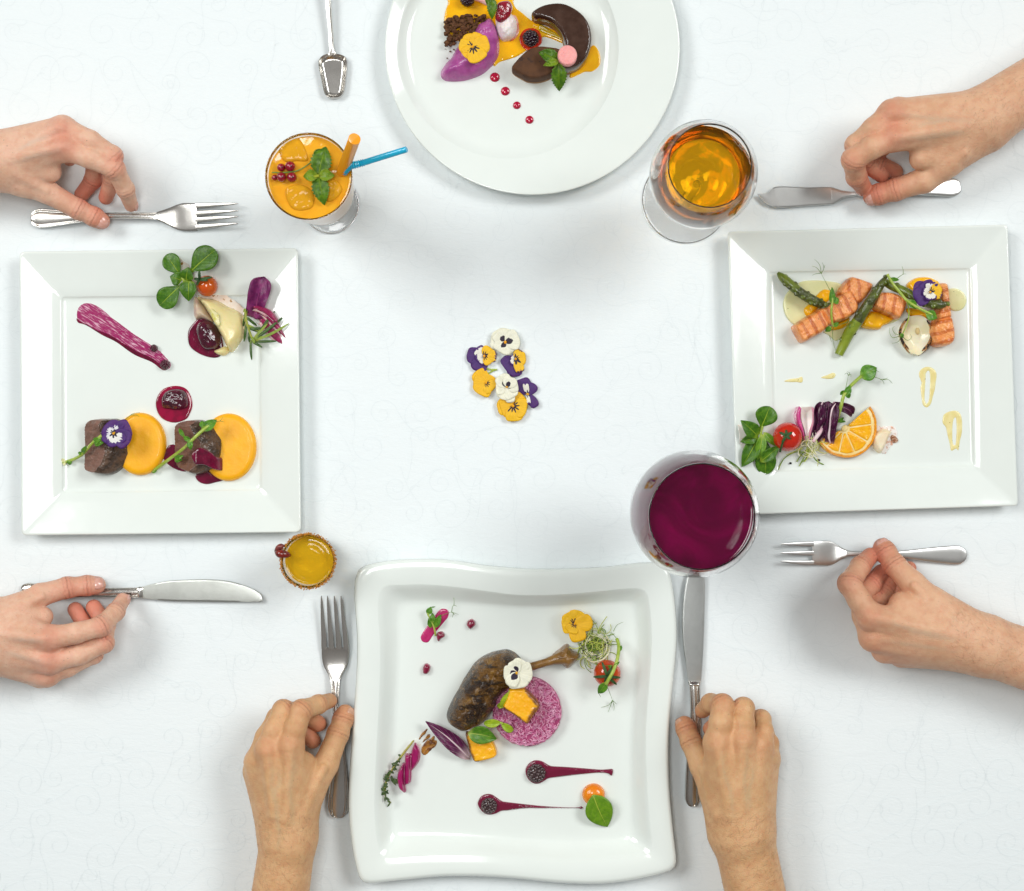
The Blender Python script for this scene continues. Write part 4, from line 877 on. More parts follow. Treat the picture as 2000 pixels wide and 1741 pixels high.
def shoot(label, stem, leaves=(), tendrils=(), r=1.0, name='pea_shoot', smat=None, lmat=None, group=None):
    root = thing(name, label, 'pea shoot' if name == 'pea_shoot' else name.replace('_', ' '), *stem[0][:2], 6, group)
    v, f = tube_px(stem, [r] * len(stem), 8); mesh_obj('stem', v, f, smat or stem_m, root, sharp=180)
    for l in leaves:
        b, t_, wd = l[0], l[1], l[2]; o = l[3] if len(l) > 3 else {}
        o = dict(shape='ovate', arch=1.2, cup=1.0, wav=.8, seed=b[0] * .1, **o) if o else dict(shape='ovate', arch=1.2, cup=1.0, wav=.8, seed=b[0] * .1)
        mt = o.pop('mat', lmat or pea_m); leaf('leaf', b, t_, wd, mt, root, **o)
    for t_ in tendrils:
        n = len(t_); v, f = tube_px(t_, [.32 - .2 * i / max(n - 1, 1) for i in range(n)], 5); mesh_obj('tendril', v, f, tend_m, root, sharp=180)
    return root
def puddle(name, label, outline, h, mat, z=W0, cat='sauce', R=1.6, group=None, **k):
    return tag(dome(name, outline, z, h, mat, None, R=R, p=2, **k), label, cat, group)
def blackberry(name, label, cx, cy, z, r, mat, group=None, squash=.85, cat='blackberry', rd=.26):
    mb = MB(); c = P(cx, cy, z); n = 46; pts = []
    for i in range(n):
        th = math.acos(1 - 1.75 * (i + .5) / n); ph = i * 2.39996
        d = Vector((math.sin(th) * math.cos(ph), math.sin(th) * math.sin(ph), math.cos(th) * squash))
        v, f = sphere_geo(c + d * r * .78 * .001, r * rd * rng.uniform(.9, 1.12) * .001, 8, 6); mb.add(v, f)
    v, f = sphere_geo(c, r * .8 * .001, 12, 8, (1, 1, squash)); mb.add(v, f)
    o = mb.build(name, mat, None, sharp=180); return tag(o, label, cat, group)
def tomato(label, cx, cy, r, mat, cal, calc, stem=None, z=None, twist=0):
    z = W0 + r * .93 if z is None else z
    root = thing('cherry_tomato', label, 'tomato', cx, cy, z - r)
    v, f = sphere_geo(P(cx, cy, z), r * .001, 28, 18, (1, 1, .93), .025, 60); mesh_obj('skin', v, f, mat, root, sharp=180)
    x0, y0, z0 = calc
    for tx, ty, tz in cal: leaf('sepal', (x0, y0, z0), (tx, ty, tz), 5.5, M('tomato sepal', (.018, .06, .012), (.04, .10, .02), 300, rough=.6), root, shape='needle', arch=1.2, cup=.4, nu=5, nv=8)
    if stem: v, f = tube_px([(x0, y0, z0)] + stem, [1.0] * (len(stem) + 1), 7); mesh_obj('stalk', v, f, M('tomato sepal', (0, 0, 0)), root, sharp=180)
    return root
def greens(label, specs, name='lettuce_sprig', cat='salad leaf', stem=None):
    root = thing(name, label, cat, *specs[0][0][:2], 6)
    for sp in specs:
        b, t_, wd, m = sp[:4]; o = dict(shape='spoon', arch=2.5, cup=1.4, wav=.7, seed=b[0] * .07 + t_[1] * .03); o.update(sp[4] if len(sp) > 4 else {})
        leaf('leaf', b, t_, wd, m, root, solid=.45, **o)
    if stem: v, f = tube_px(stem, [1.3] * len(stem), 8); mesh_obj('stem', v, f, stem_m, root, sharp=180)
    return root
gel_m = M('raspberry gel', (.50, .004, .045), (.36, .003, .03), 200, rough=.04, coat=.8, sss=.3)
mango_m = M('mango coulis', (.92, .49, .006), (.88, .43, .004), 60, rough=.14, coat=.5, sss=.15, bump=.5, bscale=90)
puree_m = M('squash puree', (.93, .46, .004), (.91, .42, .004), 50, lo=.3, hi=.7, rough=.42, coat=.06, sss=.2, bump=.5, bscale=130)
berry_m = M('berry sauce', (.17, .002, .032), (.10, .002, .022), 120, rough=.08, coat=.8, bump=.4, bscale=160)
cherry_m = M('dark cherry', (.045, .003, .012), (.085, .004, .022), 140, rough=.1, coat=.9, bump=.9, bscale=170)
blackb_m = M('blackberry drupelets', (.014, .004, .010), (.03, .006, .014), 300, rough=.14, coat=.6)

# ------------------------------------------------------------------ round plate: dessert
c = crop(840, 0, 5.5556)
puddle('mango_sauce', 'thick yellow mango sauce pooled under the violet quenelle', c([(250, -60), (195, 40), (160, 150), (153, 260), (180, 350), (260, 430), (450, 480), (640, 560), (690, 715), (760, 672), (920, 622), (1020, 565), (1120, 495), (1180, 440), (1235, 400), (1330, 425), (1448, 470), (1446, 400), (1330, 318), (1190, 262), (1090, 215), (1000, 140), (930, 85), (900, 20), (880, -60)]), 1.6, mango_m, amp=.25, fs=120)
puddle('mango_sauce', 'small tongue of yellow mango sauce right of the chocolate crescent', c([(1700, 560), (1775, 490), (1832, 560), (1850, 640), (1835, 715), (1760, 775), (1680, 780), (1610, 812), (1520, 845), (1540, 760)]), 1.5, mango_m, amp=.3, fs=150)
puddle('mango_sauce', 'olive yellow stripe of sauce running into the crescent', c([(1195, 262), (1300, 320), (1440, 395), (1448, 452), (1330, 400), (1250, 368), (1180, 330)]), 1.5, M('lime mango sauce', (.55, .36, .006), (.45, .30, .006), 200, rough=.12, coat=.5), z=W0 + 1.0)
puddle('raspberry_juice', 'ring of red juice around the single blackberry on mango sauce', c([(1215, 420), (1180, 335), (1100, 305), (1020, 325), (970, 400), (985, 490), (1050, 545), (1140, 520), (1200, 480)]), .7, M('red juice', (.60, .04, .006), (.42, .012, .006), 200, rough=.08, coat=.6), z=W0 + 1.3, R=.8)
cr = MB()
for i in range(270):
    for _ in range(20):
        x, y = rng.uniform(165, 620), rng.uniform(170, 500)
        if 330 - .52 * (x - 165) - 90 < y < 530 - .42 * (x - 165): break
    s_ = rng.uniform(1.2, 2.7) if i < 225 else rng.uniform(.5, 1.1)
    if i > 255: x, y = rng.uniform(150, 290), rng.uniform(430, 660)
    v, f = sphere_geo(P(*c(x, y), W0 + 1.5 + rng.uniform(0, 5) * (i < 225)), s_ * .001, 8, 6, (1, rng.uniform(.7, 1), rng.uniform(.7, 1)), .5, 500); cr.add(v, f)
tag(cr.build('chocolate_crumbs', M('chocolate crumb', (.15, .062, .022), (.075, .028, .010), 400, rough=.8, bump=1, bscale=900), None, sharp=180), 'heap of brown chocolate crumbs behind the violet quenelle', 'crumbs', kind='stuff')
violet_m = M('violet mousse', (.46, .10, .34), (.36, .065, .27), 90, detail=5, rough=.28, sss=.2, coat=.25, bump=1.1, bscale=110, speck=((.10, .01, .09), 330, .70))
def ridge(X, Y, D, f, Z):
    u = (X * .62 - Y * .78) * .55; return Z + np.minimum(D, 4) * .26 * np.sin(u + 1.5 * np.sin((X * .78 + Y * .62) * .12))
tag(dome('mousse_quenelle', c([(640, 178), (692, 232), (730, 320), (755, 440), (752, 560), (728, 640), (655, 722), (560, 800), (430, 850), (320, 872), (180, 870), (122, 832), (115, 770), (160, 690), (230, 610), (280, 520), (360, 440), (450, 370), (490, 300), (505, 262), (545, 240), (595, 215)]), W0, 19, violet_m, None, p=1.9, amp=1.9, fs=150, zfun=ridge, zref=10, relax=2), 'violet berry mousse quenelle with glossy ridges', 'dessert')
pansy('yellow pansy lying on the violet quenelle', *c(462, 508), 25.5, [(*c(395, 372), c.L(135), pt_yellow), (*c(535, 360), c.L(140), pt_yellow), (*c(312, 490), c.L(150), pt_yellowr), (*c(642, 470), c.L(200), pt_yellow), (*c(370, 615), c.L(150), pt_yellow), (*c(540, 668), c.L(215), pt_yellowr)], eyer=1.0)
cream_m = M('white meringue', (.86, .80, .78), (.84, .70, .68), 60, rough=.4, sss=.3, bump=1.0, bscale=140)
tag(dome('cream_quenelle', c([(720, 150), (850, 130), (930, 200), (950, 300), (930, 385), (880, 432), (800, 442), (750, 400), (715, 300)]), W0, 15, cream_m, None, amp=1.2, fs=200, zref=10), 'white cream quenelle under the red jelly slice', 'dessert')
tag(dome('glaze', c([(878, 170), (935, 175), (968, 280), (955, 380), (900, 440), (868, 438), (925, 385), (940, 300), (918, 225)]), W0, 5, M('pink glaze', (.75, .16, .09), (.80, .45, .38), 120, rough=.08, coat=.6), None, R=1.5), 'pink red glaze ring along the cream quenelle', 'sauce')
tag(dome('jelly_slice', c([(720, 50), (760, 12), (850, 2), (890, 45), (886, 120), (850, 192), (785, 237), (722, 215), (703, 165), (716, 110)]), 18, 6, M('red jelly', (.20, .003, .014), (.32, .01, .03), 150, rough=.1, coat=.9, sss=.2, bump=1, bscale=180), None, p=2.4, amp=.8, fs=260), 'dark red jelly fruit slice on the cream quenelle', 'fruit')
tag(dome('pink_wafer', c([(470, -12), (545, 22), (628, 62), (650, 20), (640, -40), (520, -60)]), 14, 3, M('pink meringue', (.80, .38, .36), (.85, .52, .48), 200, rough=.6), None, R=1.5), 'pale pink wafer edge beside the upper mint leaf', 'dessert')
mr = thing('mint_sprig', 'single green mint leaf hanging over the cream quenelle', 'mint', *c(670, -10), 22)
leaf('leaf', (*c(672, -30), 24), (*c(672, 212), 20), c.L(105), mint_m, mr, arch=2, cup=2, serr=1, wav=1.2, nv=19); leaf('leaf', (*c(640, -40), 23), (*c(622, 60), 22), c.L(70), mint_m, mr, arch=2, cup=1, serr=1)
blackberry('blackberry', 'glossy blackberry in a red juice ring on the round plate', *c(1090, 418), W0 + 6, 8.0, blackb_m)
blackberry('blackberry', 'blackberry cut by the top edge of the picture', *c(402, -5), W0 + 6, 7.0, blackb_m)
glaze_m = M('dark chocolate glaze', (.040, .016, .009), (.075, .038, .026), 70, lo=.3, hi=.75, rough=.2, coat=.35, bump=.7, bscale=90, speck=((.02, .008, .004), 420, .72))
sponge_m = M('sponge side', (.42, .22, .08), (.30, .14, .045), 200, rough=.7, bump=.8, bscale=500)
def cake(label, outline, h, top_m, hs, zamp=.3):
    root = thing('chocolate_cake', label, 'cake', *outline[0], W0)
    dome('sponge', [((x - np.mean([q[0] for q in outline])) * .985 + np.mean([q[0] for q in outline]), (y - np.mean([q[1] for q in outline])) * .985 + np.mean([q[1] for q in outline])) for x, y in outline], W0, hs, sponge_m, root, R=.6, wall=.95, zref=W0 + h)
    dome('glaze', outline, W0 + hs * .9, h - hs * .9, top_m, root, R=2.4, wall=.45, amp=zamp, fs=120, zref=W0 + h)
    return root
cake('glossy chocolate crescent cake on the round plate', c([(1102, 132), (1150, 85), (1250, 40), (1390, 22), (1500, 45), (1620, 115), (1700, 200), (1745, 300), (1757, 420), (1735, 540), (1690, 640), (1600, 720), (1490, 752), (1420, 735), (1430, 660), (1462, 590), (1467, 470), (1442, 390), (1400, 310), (1320, 232), (1215, 190), (1135, 182)]), 23, glaze_m, 10)
cocoa_m = M('cocoa dusted chocolate', (.105, .040, .012), (.07, .026, .009), 120, lo=.3, hi=.7, rough=.75, bump=.5, bscale=1300, speck=((.045, .018, .008), 130, .62))
cake('leaf-shaped chocolate cake dusted with cocoa in front of crescent', c([(888, 712), (930, 655), (1000, 580), (1080, 520), (1180, 492), (1300, 500), (1400, 520), (1460, 580), (1440, 680), (1380, 760), (1300, 815), (1180, 852), (1060, 845), (960, 795), (900, 755)]), 20, cocoa_m, 6)
pk = M('pink marshmallow', (.88, .40, .38), (.84, .34, .33), 200, rough=.7, sss=.3, bump=.8, bscale=500, speck=((.55, .05, .08), 230, .74))
tag(dome('marshmallow', [c(1490 + 106 * math.cos(a), 598 + 108 * math.sin(a)) for a in np.linspace(0, 6.283, 24, endpoint=False)], W0 + 22.5, 8, pk, None, R=1.6, wall=.75, amp=.2, fs=300, zref=W0 + 30), 'pink round marshmallow disc on the chocolate crescent', 'dessert')
mr = thing('mint_sprig', 'three-leaf mint sprig beside the pink marshmallow', 'mint', *c(1390, 680), 27)
for b, t_, wd, m in (((1400, 660, 29), (1176, 570, 30), 150, mint_m), ((1395, 672, 30), (1230, 715, 30), 85, mintl_m), ((1392, 680, 29), (1402, 990, 17), 165, mint_m)): leaf('leaf', (*c(*b[:2]), b[2]), (*c(*t_[:2]), t_[2]), c.L(wd), m, mr, arch=2.5, cup=2, serr=1, wav=1.5, nv=21, seed=b[0])
for x, y, r, lb in ((703, 836, 53, 'largest red gel drop just below the violet quenelle'), (817, 987, 49, 'second red gel drop down the diagonal row'), (942, 1141, 43, 'third red gel drop down the diagonal row'), (1079, 1298, 45, 'last red gel drop at the lower end of the row')):
    tag(dome('gel_drop', [c(x + r * math.cos(a), y + r * math.sin(a)) for a in np.linspace(0, 6.283, 20, endpoint=False)], W0, 2.4, gel_m, None, p=2, step=.4), lb, 'gel drop', 'red gel drops on the round plate')

# ------------------------------------------------------------------ juice glass toppings
c = crop(480, 220, 5.882); ZJ = 143.5
cur = thing('currant_sprig', 'sprig of red currants floating on the orange drink', 'berries', *c(470, 690), ZJ)
v, f = tube_px([(*c(780, 545), ZJ + 5), (*c(700, 610), ZJ + 4), (*c(590, 670), ZJ + 3.5), (*c(450, 690), ZJ + 3.5), (*c(300, 690), ZJ + 3)], .55, 6); mesh_obj('stem', v, f, tend_m, cur, sharp=180)
cur_m = M('red currant', (.30, .002, .016), (.22, .002, .012), 300, rough=.07, coat=.9, sss=.25)
for x, y, r in ((405, 632, 46), (510, 620, 60), (408, 742, 56), (528, 745, 58), (332, 748, 34)):
    rr = c.L(r) * S * 1000 * .9; v, f = sphere_geo(P(*c(x, y), ZJ + rr * .8), rr * .001, 20, 14); o = mesh_obj('currant', v, f, cur_m, cur, sharp=180)
    v, f = sphere_geo(P(*c(x + 12, y - 4), ZJ + rr * 1.75), .0008, 6, 4); mesh_obj('calyx_tip', v, f, M('currant tip', (.05, .02, .01), rough=.7), o, sharp=180)
mr = thing('mint_sprig', 'cross-shaped mint sprig floating on the orange drink', 'mint', *c(835, 700), ZJ)
for b, t_, wd, m, br in (((835, 720, 149), (920, 395, 148), 215, mint_m, 3), ((835, 720, 149), (905, 1065, 146), 175, mint_m, 3), ((830, 735, 149.5), (662, 735, 150), 120, mintl_m, 3), ((840, 730, 149.5), (1020, 728, 149), 125, mintl_m, 3), ((800, 520, 146), (880, 420, 147), 90, mint_m, 1)):
    leaf('leaf', (*c(*b[:2]), b[2]), (*c(*t_[:2]), t_[2]), c.L(wd), m, mr, arch=br, cup=2, serr=1, wav=1.4, nv=21, seed=t_[0])
v, f = tube_px([(*c(760, 738), 151), (*c(800, 738), 151.5), (*c(840, 725), 151)], 1.3, 8); mesh_obj('stem', v, f, M('mint stem', (.40, .42, .03), (.28, .34, .02), 200, rough=.4), mr)
straw_o = M('orange straw', (.88, .36, .02), (.84, .32, .015), 20, rough=.25, coat=.3)
t = thing('drinking_straw', 'orange straw leaning out of the juice glass', 'straw', *c(1130, 640), ZJ)
v, f = tube_px([(*c(1100, 690), 140), (*c(1130, 630), 150), (*c(1240, 330), 196), (*c(1246, 316), 198)], [5.2, 5.2, 5.2, 5.2], 16, 3); mesh_obj('tube', v, f, straw_o, t, sharp=60)
v, f = tube_px([(*c(1245, 318), 197.6), (*c(1247, 314), 198.4)], [3.6, 3.6], 14, 2); mesh_obj('opening', v, f, M('orange straw inside', (.74, .26, .01), rough=.4), t)
straw_b = M('blue straw', (.012, .42, .64), (.010, .37, .60), 20, rough=.18, coat=.4, sss=.1)
t = thing('drinking_straw', 'bendy sky-blue straw pointing out to the round plate', 'straw', *c(1130, 690), ZJ)
v, f = tube_px([(*c(1350, 578), 163), (*c(1600, 500), 168), (*c(1845, 425), 173)], 2.75, 14, 3); mesh_obj('tube', v, f, straw_b, t, sharp=60)
q = smooth_path([(*c(1118, 705), 141), (*c(1150, 660), 151), (*c(1200, 615), 158), (*c(1270, 598), 161.5), (*c(1352, 577), 163)], 12); v, f = tube_geo([P(*a) for a in q], [(2.9 + .5 * math.sin(i * 1.75)) * .001 for i in range(len(q))], 14); mesh_obj('bendy_joint', v, f, straw_b, t, sharp=30)
v, f = tube_px([(*c(1843, 425.6), 173), (*c(1850, 423.5), 173.2)], [2.3, 2.3], 12, 2); mesh_obj('opening', v, f, M('blue straw inside', (.10, .45, .70), rough=.4), t)
t = NT('ice in juice'); t.set(Base_Color=(.86, .43, .02), Roughness=.04, Transmission_Weight=.3, IOR=1.31, Specular_IOR_Level=.45, Normal=t.bump(t.noise(t.coord(), 110, 2), .0012, .5)); ice_m = t.m
for i, (pts, z, lb) in enumerate((([(390, 400), (600, 290), (720, 540), (590, 560), (440, 560)], 2.6, 'ice cube under the upper rim of the orange drink'), ([(470, 860), (640, 830), (760, 900), (790, 1010), (740, 1110), (560, 1120), (470, 1000)], 2.4, 'ice cube near the lower rim of the orange drink'), ([(930, 800), (1030, 770), (1110, 880), (1030, 1000), (930, 1010)], 2.8, 'rough ice cube beside the lower mint leaf'))):
    tag(dome('ice_cube', c(pts), ZJ - .6, z, ice_m, None, R=3.5, wall=.2, amp=.35 if i < 2 else .8, fs=150, sm=4, zref=ZJ, sharp=180), lb, 'ice cube', 'ice cubes in the orange drink')

# ------------------------------------------------------------------ left plate
c = crop(280, 470, 6.667)
dome_s = lambda *a, **k: dome(*a, **k)
tag(dome('balsamic_swipe', c([(380, 190), (470, 220), (600, 320), (640, 400), (760, 620), (960, 680), (1060, 700), (1200, 790), (1320, 890), (1300, 980), (1180, 960), (1000, 820), (900, 760), (720, 740), (600, 560), (500, 420), (430, 330)]), W0 + 2, .5, M('pale swipe', (.80, .74, .66), (.78, .62, .50), 90, rough=.2, coat=.5, speck=((.40, .20, .05), 260, .62)), None, R=.6, zfun=lambda X, Y, D, f, Z: np.maximum(Z, W0 + .5 + 11.5 * np.clip((Y - 147) / 22, 0, 1)), rough_edge=1.2), 'pale dressing swipe with golden seeds running under the salad', 'sauce')
greens('lambs lettuce sprig with round leaves at the plate rim by the tomato', [((*c(510, 480), 23), (*c(300, 185), 25), c.L(235), lamb_m), ((*c(580, 440), 24), (*c(940, 120), 27), c.L(330), lamb_m), ((*c(520, 560), 20), (*c(215, 850), 17), c.L(290), lamb_m), ((*c(500, 520), 23), (*c(350, 470), 26), c.L(190), lamb_m, dict(shape='ovate')), ((*c(560, 520), 22), (*c(590, 350), 28), c.L(190), lamb_m, dict(shape='ovate')), ((*c(600, 500), 22), (*c(590, 790), 19), c.L(215), lamb_m, dict(shape='ovate', cup=3))], stem=[(*c(490, 480), 24), (*c(540, 540), 22), (*c(560, 620), 18)])
tomato('orange-red cherry tomato on the left plate beside lettuce sprig', *c(828, 592), 10.2, M('orange tomato', (.60, .085, .008), (.68, .13, .012), 60, rough=.12, coat=.6, sss=.15), [(*c(730, 390), 31), (*c(900, 478), 28), (*c(840, 520), 29), (*c(700, 580), 22), (*c(660, 500), 26)], (*c(735, 510), 27.5))
pear_m = M('poached pear', (.80, .70, .36), (.78, .66, .30), 40, rough=.25, sss=.5, coat=.3, bump=.4, bscale=200)
pr = thing('pear_shell', 'translucent pale pear shell curled over the cherry sauce', 'fruit', *c(1000, 1100), W0)
pA, pB = P(*c(690, 740), 18) * 1000, P(*c(1100, 1440), 18) * 1000; pe = (pB - pA).normalized()
def pearz(X, Y, D, f, Z):
    d = np.maximum((X - pA.x) * -pe.y + (Y - pA.y) * pe.x, 0); s_ = ((X - pA.x) * pe.x + (Y - pA.y) * pe.y) / 60
    return W0 + 2.5 + np.clip(D / 3, 0, 1) ** .5 * np.maximum(19 - .012 * d * d - .22 * d - 3 * (s_ - .5) ** 2, 2)
dome('outer_skin', c([(688, 742), (720, 728), (800, 745), (900, 762), (980, 790), (1080, 850), (1200, 905), (1290, 980), (1310, 1100), (1290, 1240), (1230, 1340), (1150, 1440), (1100, 1430), (1035, 1300), (960, 1160), (900, 1055), (840, 950), (770, 840)]), W0, 17, pear_m, pr, zfun=pearz, zref=14, relax=12)
dome('inner_wall', c([(655, 748), (690, 735), (775, 840), (845, 950), (905, 1060), (850, 1050), (760, 1020), (690, 1035), (655, 980), (645, 850)]), W0, 9, M('pear inside', (.62, .50, .34), (.52, .34, .30), 60, rough=.3, sss=.4, coat=.2), pr, zref=9, R=6)
dome('curled_foot', c([(915, 1440), (980, 1405), (1060, 1375), (1120, 1425), (1100, 1470), (1040, 1502), (960, 1482)]), W0, 6, pear_m, pr, zref=8, R=5)
tag(dome('pear_core', c([(870, 905), (915, 900), (990, 970), (1000, 1010), (1010, 1110), (960, 1110), (900, 1010)]), W0 + 19, 2.5, M('pear core', (.62, .56, .10), (.78, .72, .40), 300, rough=.2, coat=.4), None, zref=22), 'yellow green core piece on the pear shell', 'fruit')
puddle('berry_sauce', 'dark berry sauce puddle spilling from the pear shell', c([(960, 1060), (860, 950), (760, 930), (690, 1030), (600, 1140), (577, 1240), (600, 1370), (700, 1460), (850, 1520), (985, 1515), (1040, 1400), (1000, 1200), (900, 1050)]), 1.6, berry_m)
tag(dome('poached_cherry', c([(720, 1075), (800, 1030), (890, 1055), (960, 1140), (1010, 1260), (1000, 1360), (930, 1420), (820, 1430), (740, 1370), (690, 1240), (690, 1140)]), W0 + .8, 11, cherry_m, None, p=2, amp=.9, fs=110, zref=8), 'dark poached cherry half hidden by the pear shell', 'fruit')
rl = thing('radicchio_leaf', 'upright purple radicchio rib behind the rosemary', 'salad leaf', *c(1450, 800), 8)
leaf('leaf', (*c(1440, 1010), 8), (*c(1570, 470), 22), c.L(300), leafmat('radicchio rib', (.13, .012, .085), (.20, .022, .12), (.30, .05, .18), freq=4, midw=.06, sidew=.5, basefade=.22), rl, shape='strip', arch=4, cup=2, wav=3.6, nv=23, nu=15, seed=4)
leaf('curled_edge', (*c(1400, 930), 10), (*c(1345, 850), 14), c.L(90), radicd_m, rl, arch=1, cup=2)
onion_m = M('red onion skin', (.30, .012, .085), (.22, .008, .06), 120, rough=.12, coat=.7, sss=.2, stretch=(3, 1, 1))
onion_in = M('onion flesh', (.82, .55, .55), (.78, .40, .44), 140, rough=.25, sss=.3, coat=.3)
for i, (pts, zz, lb) in enumerate((([(1435, 880), (1480, 848), (1600, 872), (1700, 930), (1770, 1040), (1780, 1110), (1700, 1060), (1600, 975), (1500, 925)], 14, 'uppermost red onion petal behind rosemary on left plate'), ([(1470, 955), (1540, 922), (1640, 965), (1740, 1050), (1800, 1120), (1880, 1270), (1860, 1290), (1740, 1170), (1640, 1060), (1560, 975)], 11, 'middle red onion petal behind rosemary on left plate'), ([(1510, 1045), (1580, 1015), (1660, 1080), (1780, 1190), (1850, 1300), (1870, 1390), (1820, 1385), (1700, 1290), (1600, 1180), (1550, 1090)], 8, 'lowest red onion petal under the rosemary on left plate'))):
    r_ = thing('onion_petal', lb, 'onion', *c(*pts[0]), W0, 'red onion petals on the left plate')
    dome('skin', c(pts), W0 + 1, zz, onion_m, r_, p=2.2, zref=zz * .7, R=2.2); q = [c(x - 14, y + 42) for x, y in pts[:4]] + [c(x - 30, y + 10) for x, y in pts[5:]]
    dome('flesh', q, W0 + .5, zz * .82, onion_in, r_, p=2.4, zref=zz * .7, R=2)
ros = thing('rosemary_sprig', 'green rosemary sprig splayed over the onion petals', 'herb', *c(1440, 1310), 14)
v, f = tube_px([(*c(1320, 900), 16), (*c(1350, 1080), 18), (*c(1420, 1290), 17), (*c(1450, 1330), 16)], [1.0, 1.1, 1.1, 1.2], 7); mesh_obj('stem', v, f, M('rosemary stem', (.35, .36, .05), (.25, .30, .04), 200, rough=.6), ros)
ros_m = leafmat('rosemary needle', (.025, .075, .012), (.06, .13, .02), (.30, .38, .12), freq=1, midw=.10, sidew=0, basefade=.2); ros_l = leafmat('pale needle', (.20, .30, .03), (.28, .36, .05), (.5, .5, .12), freq=1, midw=.06, sidew=0)
for b, t_, m in (((1430, 1300), (1850, 968), ros_m), ((1440, 1310), (1900, 1078), ros_l), ((1450, 1290), (1715, 915), ros_m), ((1450, 1320), (1740, 1310), ros_m), ((1420, 1290), (1610, 1255), ros_l), ((1420, 1320), (1550, 1395), ros_m), ((1400, 1300), (1412, 1560), ros_m), ((1370, 1150), (1545, 1140), ros_m), ((1360, 1100), (1540, 1200), ros_l), ((1350, 1000), (1480, 1110), ros_m), ((1340, 1080), (1310, 1320), ros_m), ((1330, 980), (1300, 1120), ros_m), ((1330, 1060), (1350, 890), ros_l), ((1380, 1180), (1380, 1330), ros_m), ((1360, 1140), (1500, 1190), ros_m), ((1430, 1290), (1620, 1080), ros_l), ((1320, 940), (1330, 890), ros_l), ((1400, 1240), (1460, 1360), ros_l), ((1345, 1010), (1420, 1060), ros_m), ((1430, 1300), (1800, 1020), ros_m)):
    leaf('needle', (*c(*b), 17), (*c(*t_), rng.uniform(11, 20)), c.L(34), m, ros, shape='needle', arch=1.5, cup=.3, nu=5, nv=9, bend=rng.uniform(-.04, .04))
c = crop(20, 460, 2.902)
swipe_m = M('berry swipe', (.33, .012, .11), (.74, .44, .55), 2.2, lo=.49, hi=.66, rough=.15, coat=.4, bump=.5, bscale=6, stretch=(.45, 3.2, 1), kind='UV', detail=6)
puddle('berry_swipe', 'magenta berry swipe brushed diagonally across the left plate', c([(378, 440), (395, 400), (440, 385), (500, 405), (580, 470), (680, 545), (780, 610), (840, 650), (880, 690), (908, 725), (905, 752), (875, 762), (840, 745), (800, 715), (700, 670), (600, 600), (520, 560), (430, 505), (385, 490)]), .35, swipe_m, R=.6, rough_edge=.6, ang=-32.6)
puddle('berry_sauce', 'darker wet edge along the lower side of the berry swipe', c([(376, 470), (410, 492), (480, 530), (560, 560), (640, 608), (720, 655), (800, 690), (860, 730), (905, 735), (890, 760), (860, 762), (800, 718), (700, 675), (600, 605), (520, 565), (430, 510), (385, 495)]), .6, berry_m, R=.6)
for x, y, r, lb in ((815, 640, 25, 'small dark berry on the berry swipe, higher of two'), (878, 732, 33, 'small dark berry at the end of the berry swipe')): blackberry('berry', lb, *c(x, y), W0 + 3, c.L(r) * .42, cherry_m, cat='berry')
puddle('berry_sauce', 'round dark red berry sauce puddle above the beef', c([(840, 900), (875, 866), (935, 852), (990, 865), (1020, 905), (1032, 960), (1015, 1015), (990, 1045), (930, 1062), (870, 1045), (835, 1005), (824, 950)]), 1.6, M('red berry sauce', (.30, .003, .04), (.20, .003, .03), 120, rough=.08, coat=.8))
tag(dome('poached_cherry', c([(855, 930), (880, 885), (935, 868), (985, 880), (1005, 920), (1005, 970), (960, 990), (890, 985), (860, 975)]), W0 + 1, 8, cherry_m, None, p=2.0, amp=1.6, fs=180, zref=9), 'wrinkled dark cherry in the round sauce puddle', 'fruit')
c = crop(100, 730, 4.762)
ell = lambda cx, cy, rx, ry, n=36: [(cx + rx * math.cos(a), cy + ry * math.sin(a)) for a in np.linspace(0, 6.283, n, endpoint=False)]
tag(dome('squash_puree', c(ell(825, 655, 242, 292)), W0, 8, puree_m, None, R=6, wall=.1, p=2.3, amp=.3, fs=60, zref=8), 'yellow squash purée disc behind the beef with the pansy', 'purée')
tag(dome('squash_puree', c(ell(1650, 685, 258, 315)), W0, 7, puree_m, None, R=6, wall=.1, p=2.3, amp=.3, fs=60, zref=7, seed=5), 'yellow squash purée disc at right behind the sauced beef', 'purée')
puddle('berry_sauce', 'dark sauce pooled left of the sauced beef medallion', c([(1040, 780), (1070, 700), (1110, 660), (1180, 680), (1250, 800), (1260, 905), (1180, 900), (1090, 850)]), 1.5, berry_m)
puddle('berry_sauce', 'dark sauce pooled below the right beef medallion', c([(1340, 950), (1400, 905), (1500, 920), (1600, 985), (1520, 1015), (1440, 1030), (1370, 1005)]), 1.5, berry_m)
seared = M('seared beef crust', (.038, .020, .012), (.115, .062, .036), 160, detail=6, lo=.35, hi=.65, rough=.4, coat=.3, bump=3.2, bscale=240, speck=((.25, .16, .09), 420, .70))
pinkm = M('roast beef cut face', (.215, .105, .075), (.155, .075, .052), 90, detail=6, rough=.4, coat=.3, bump=.9, bscale=300, stretch=(1, 2.2, 1))
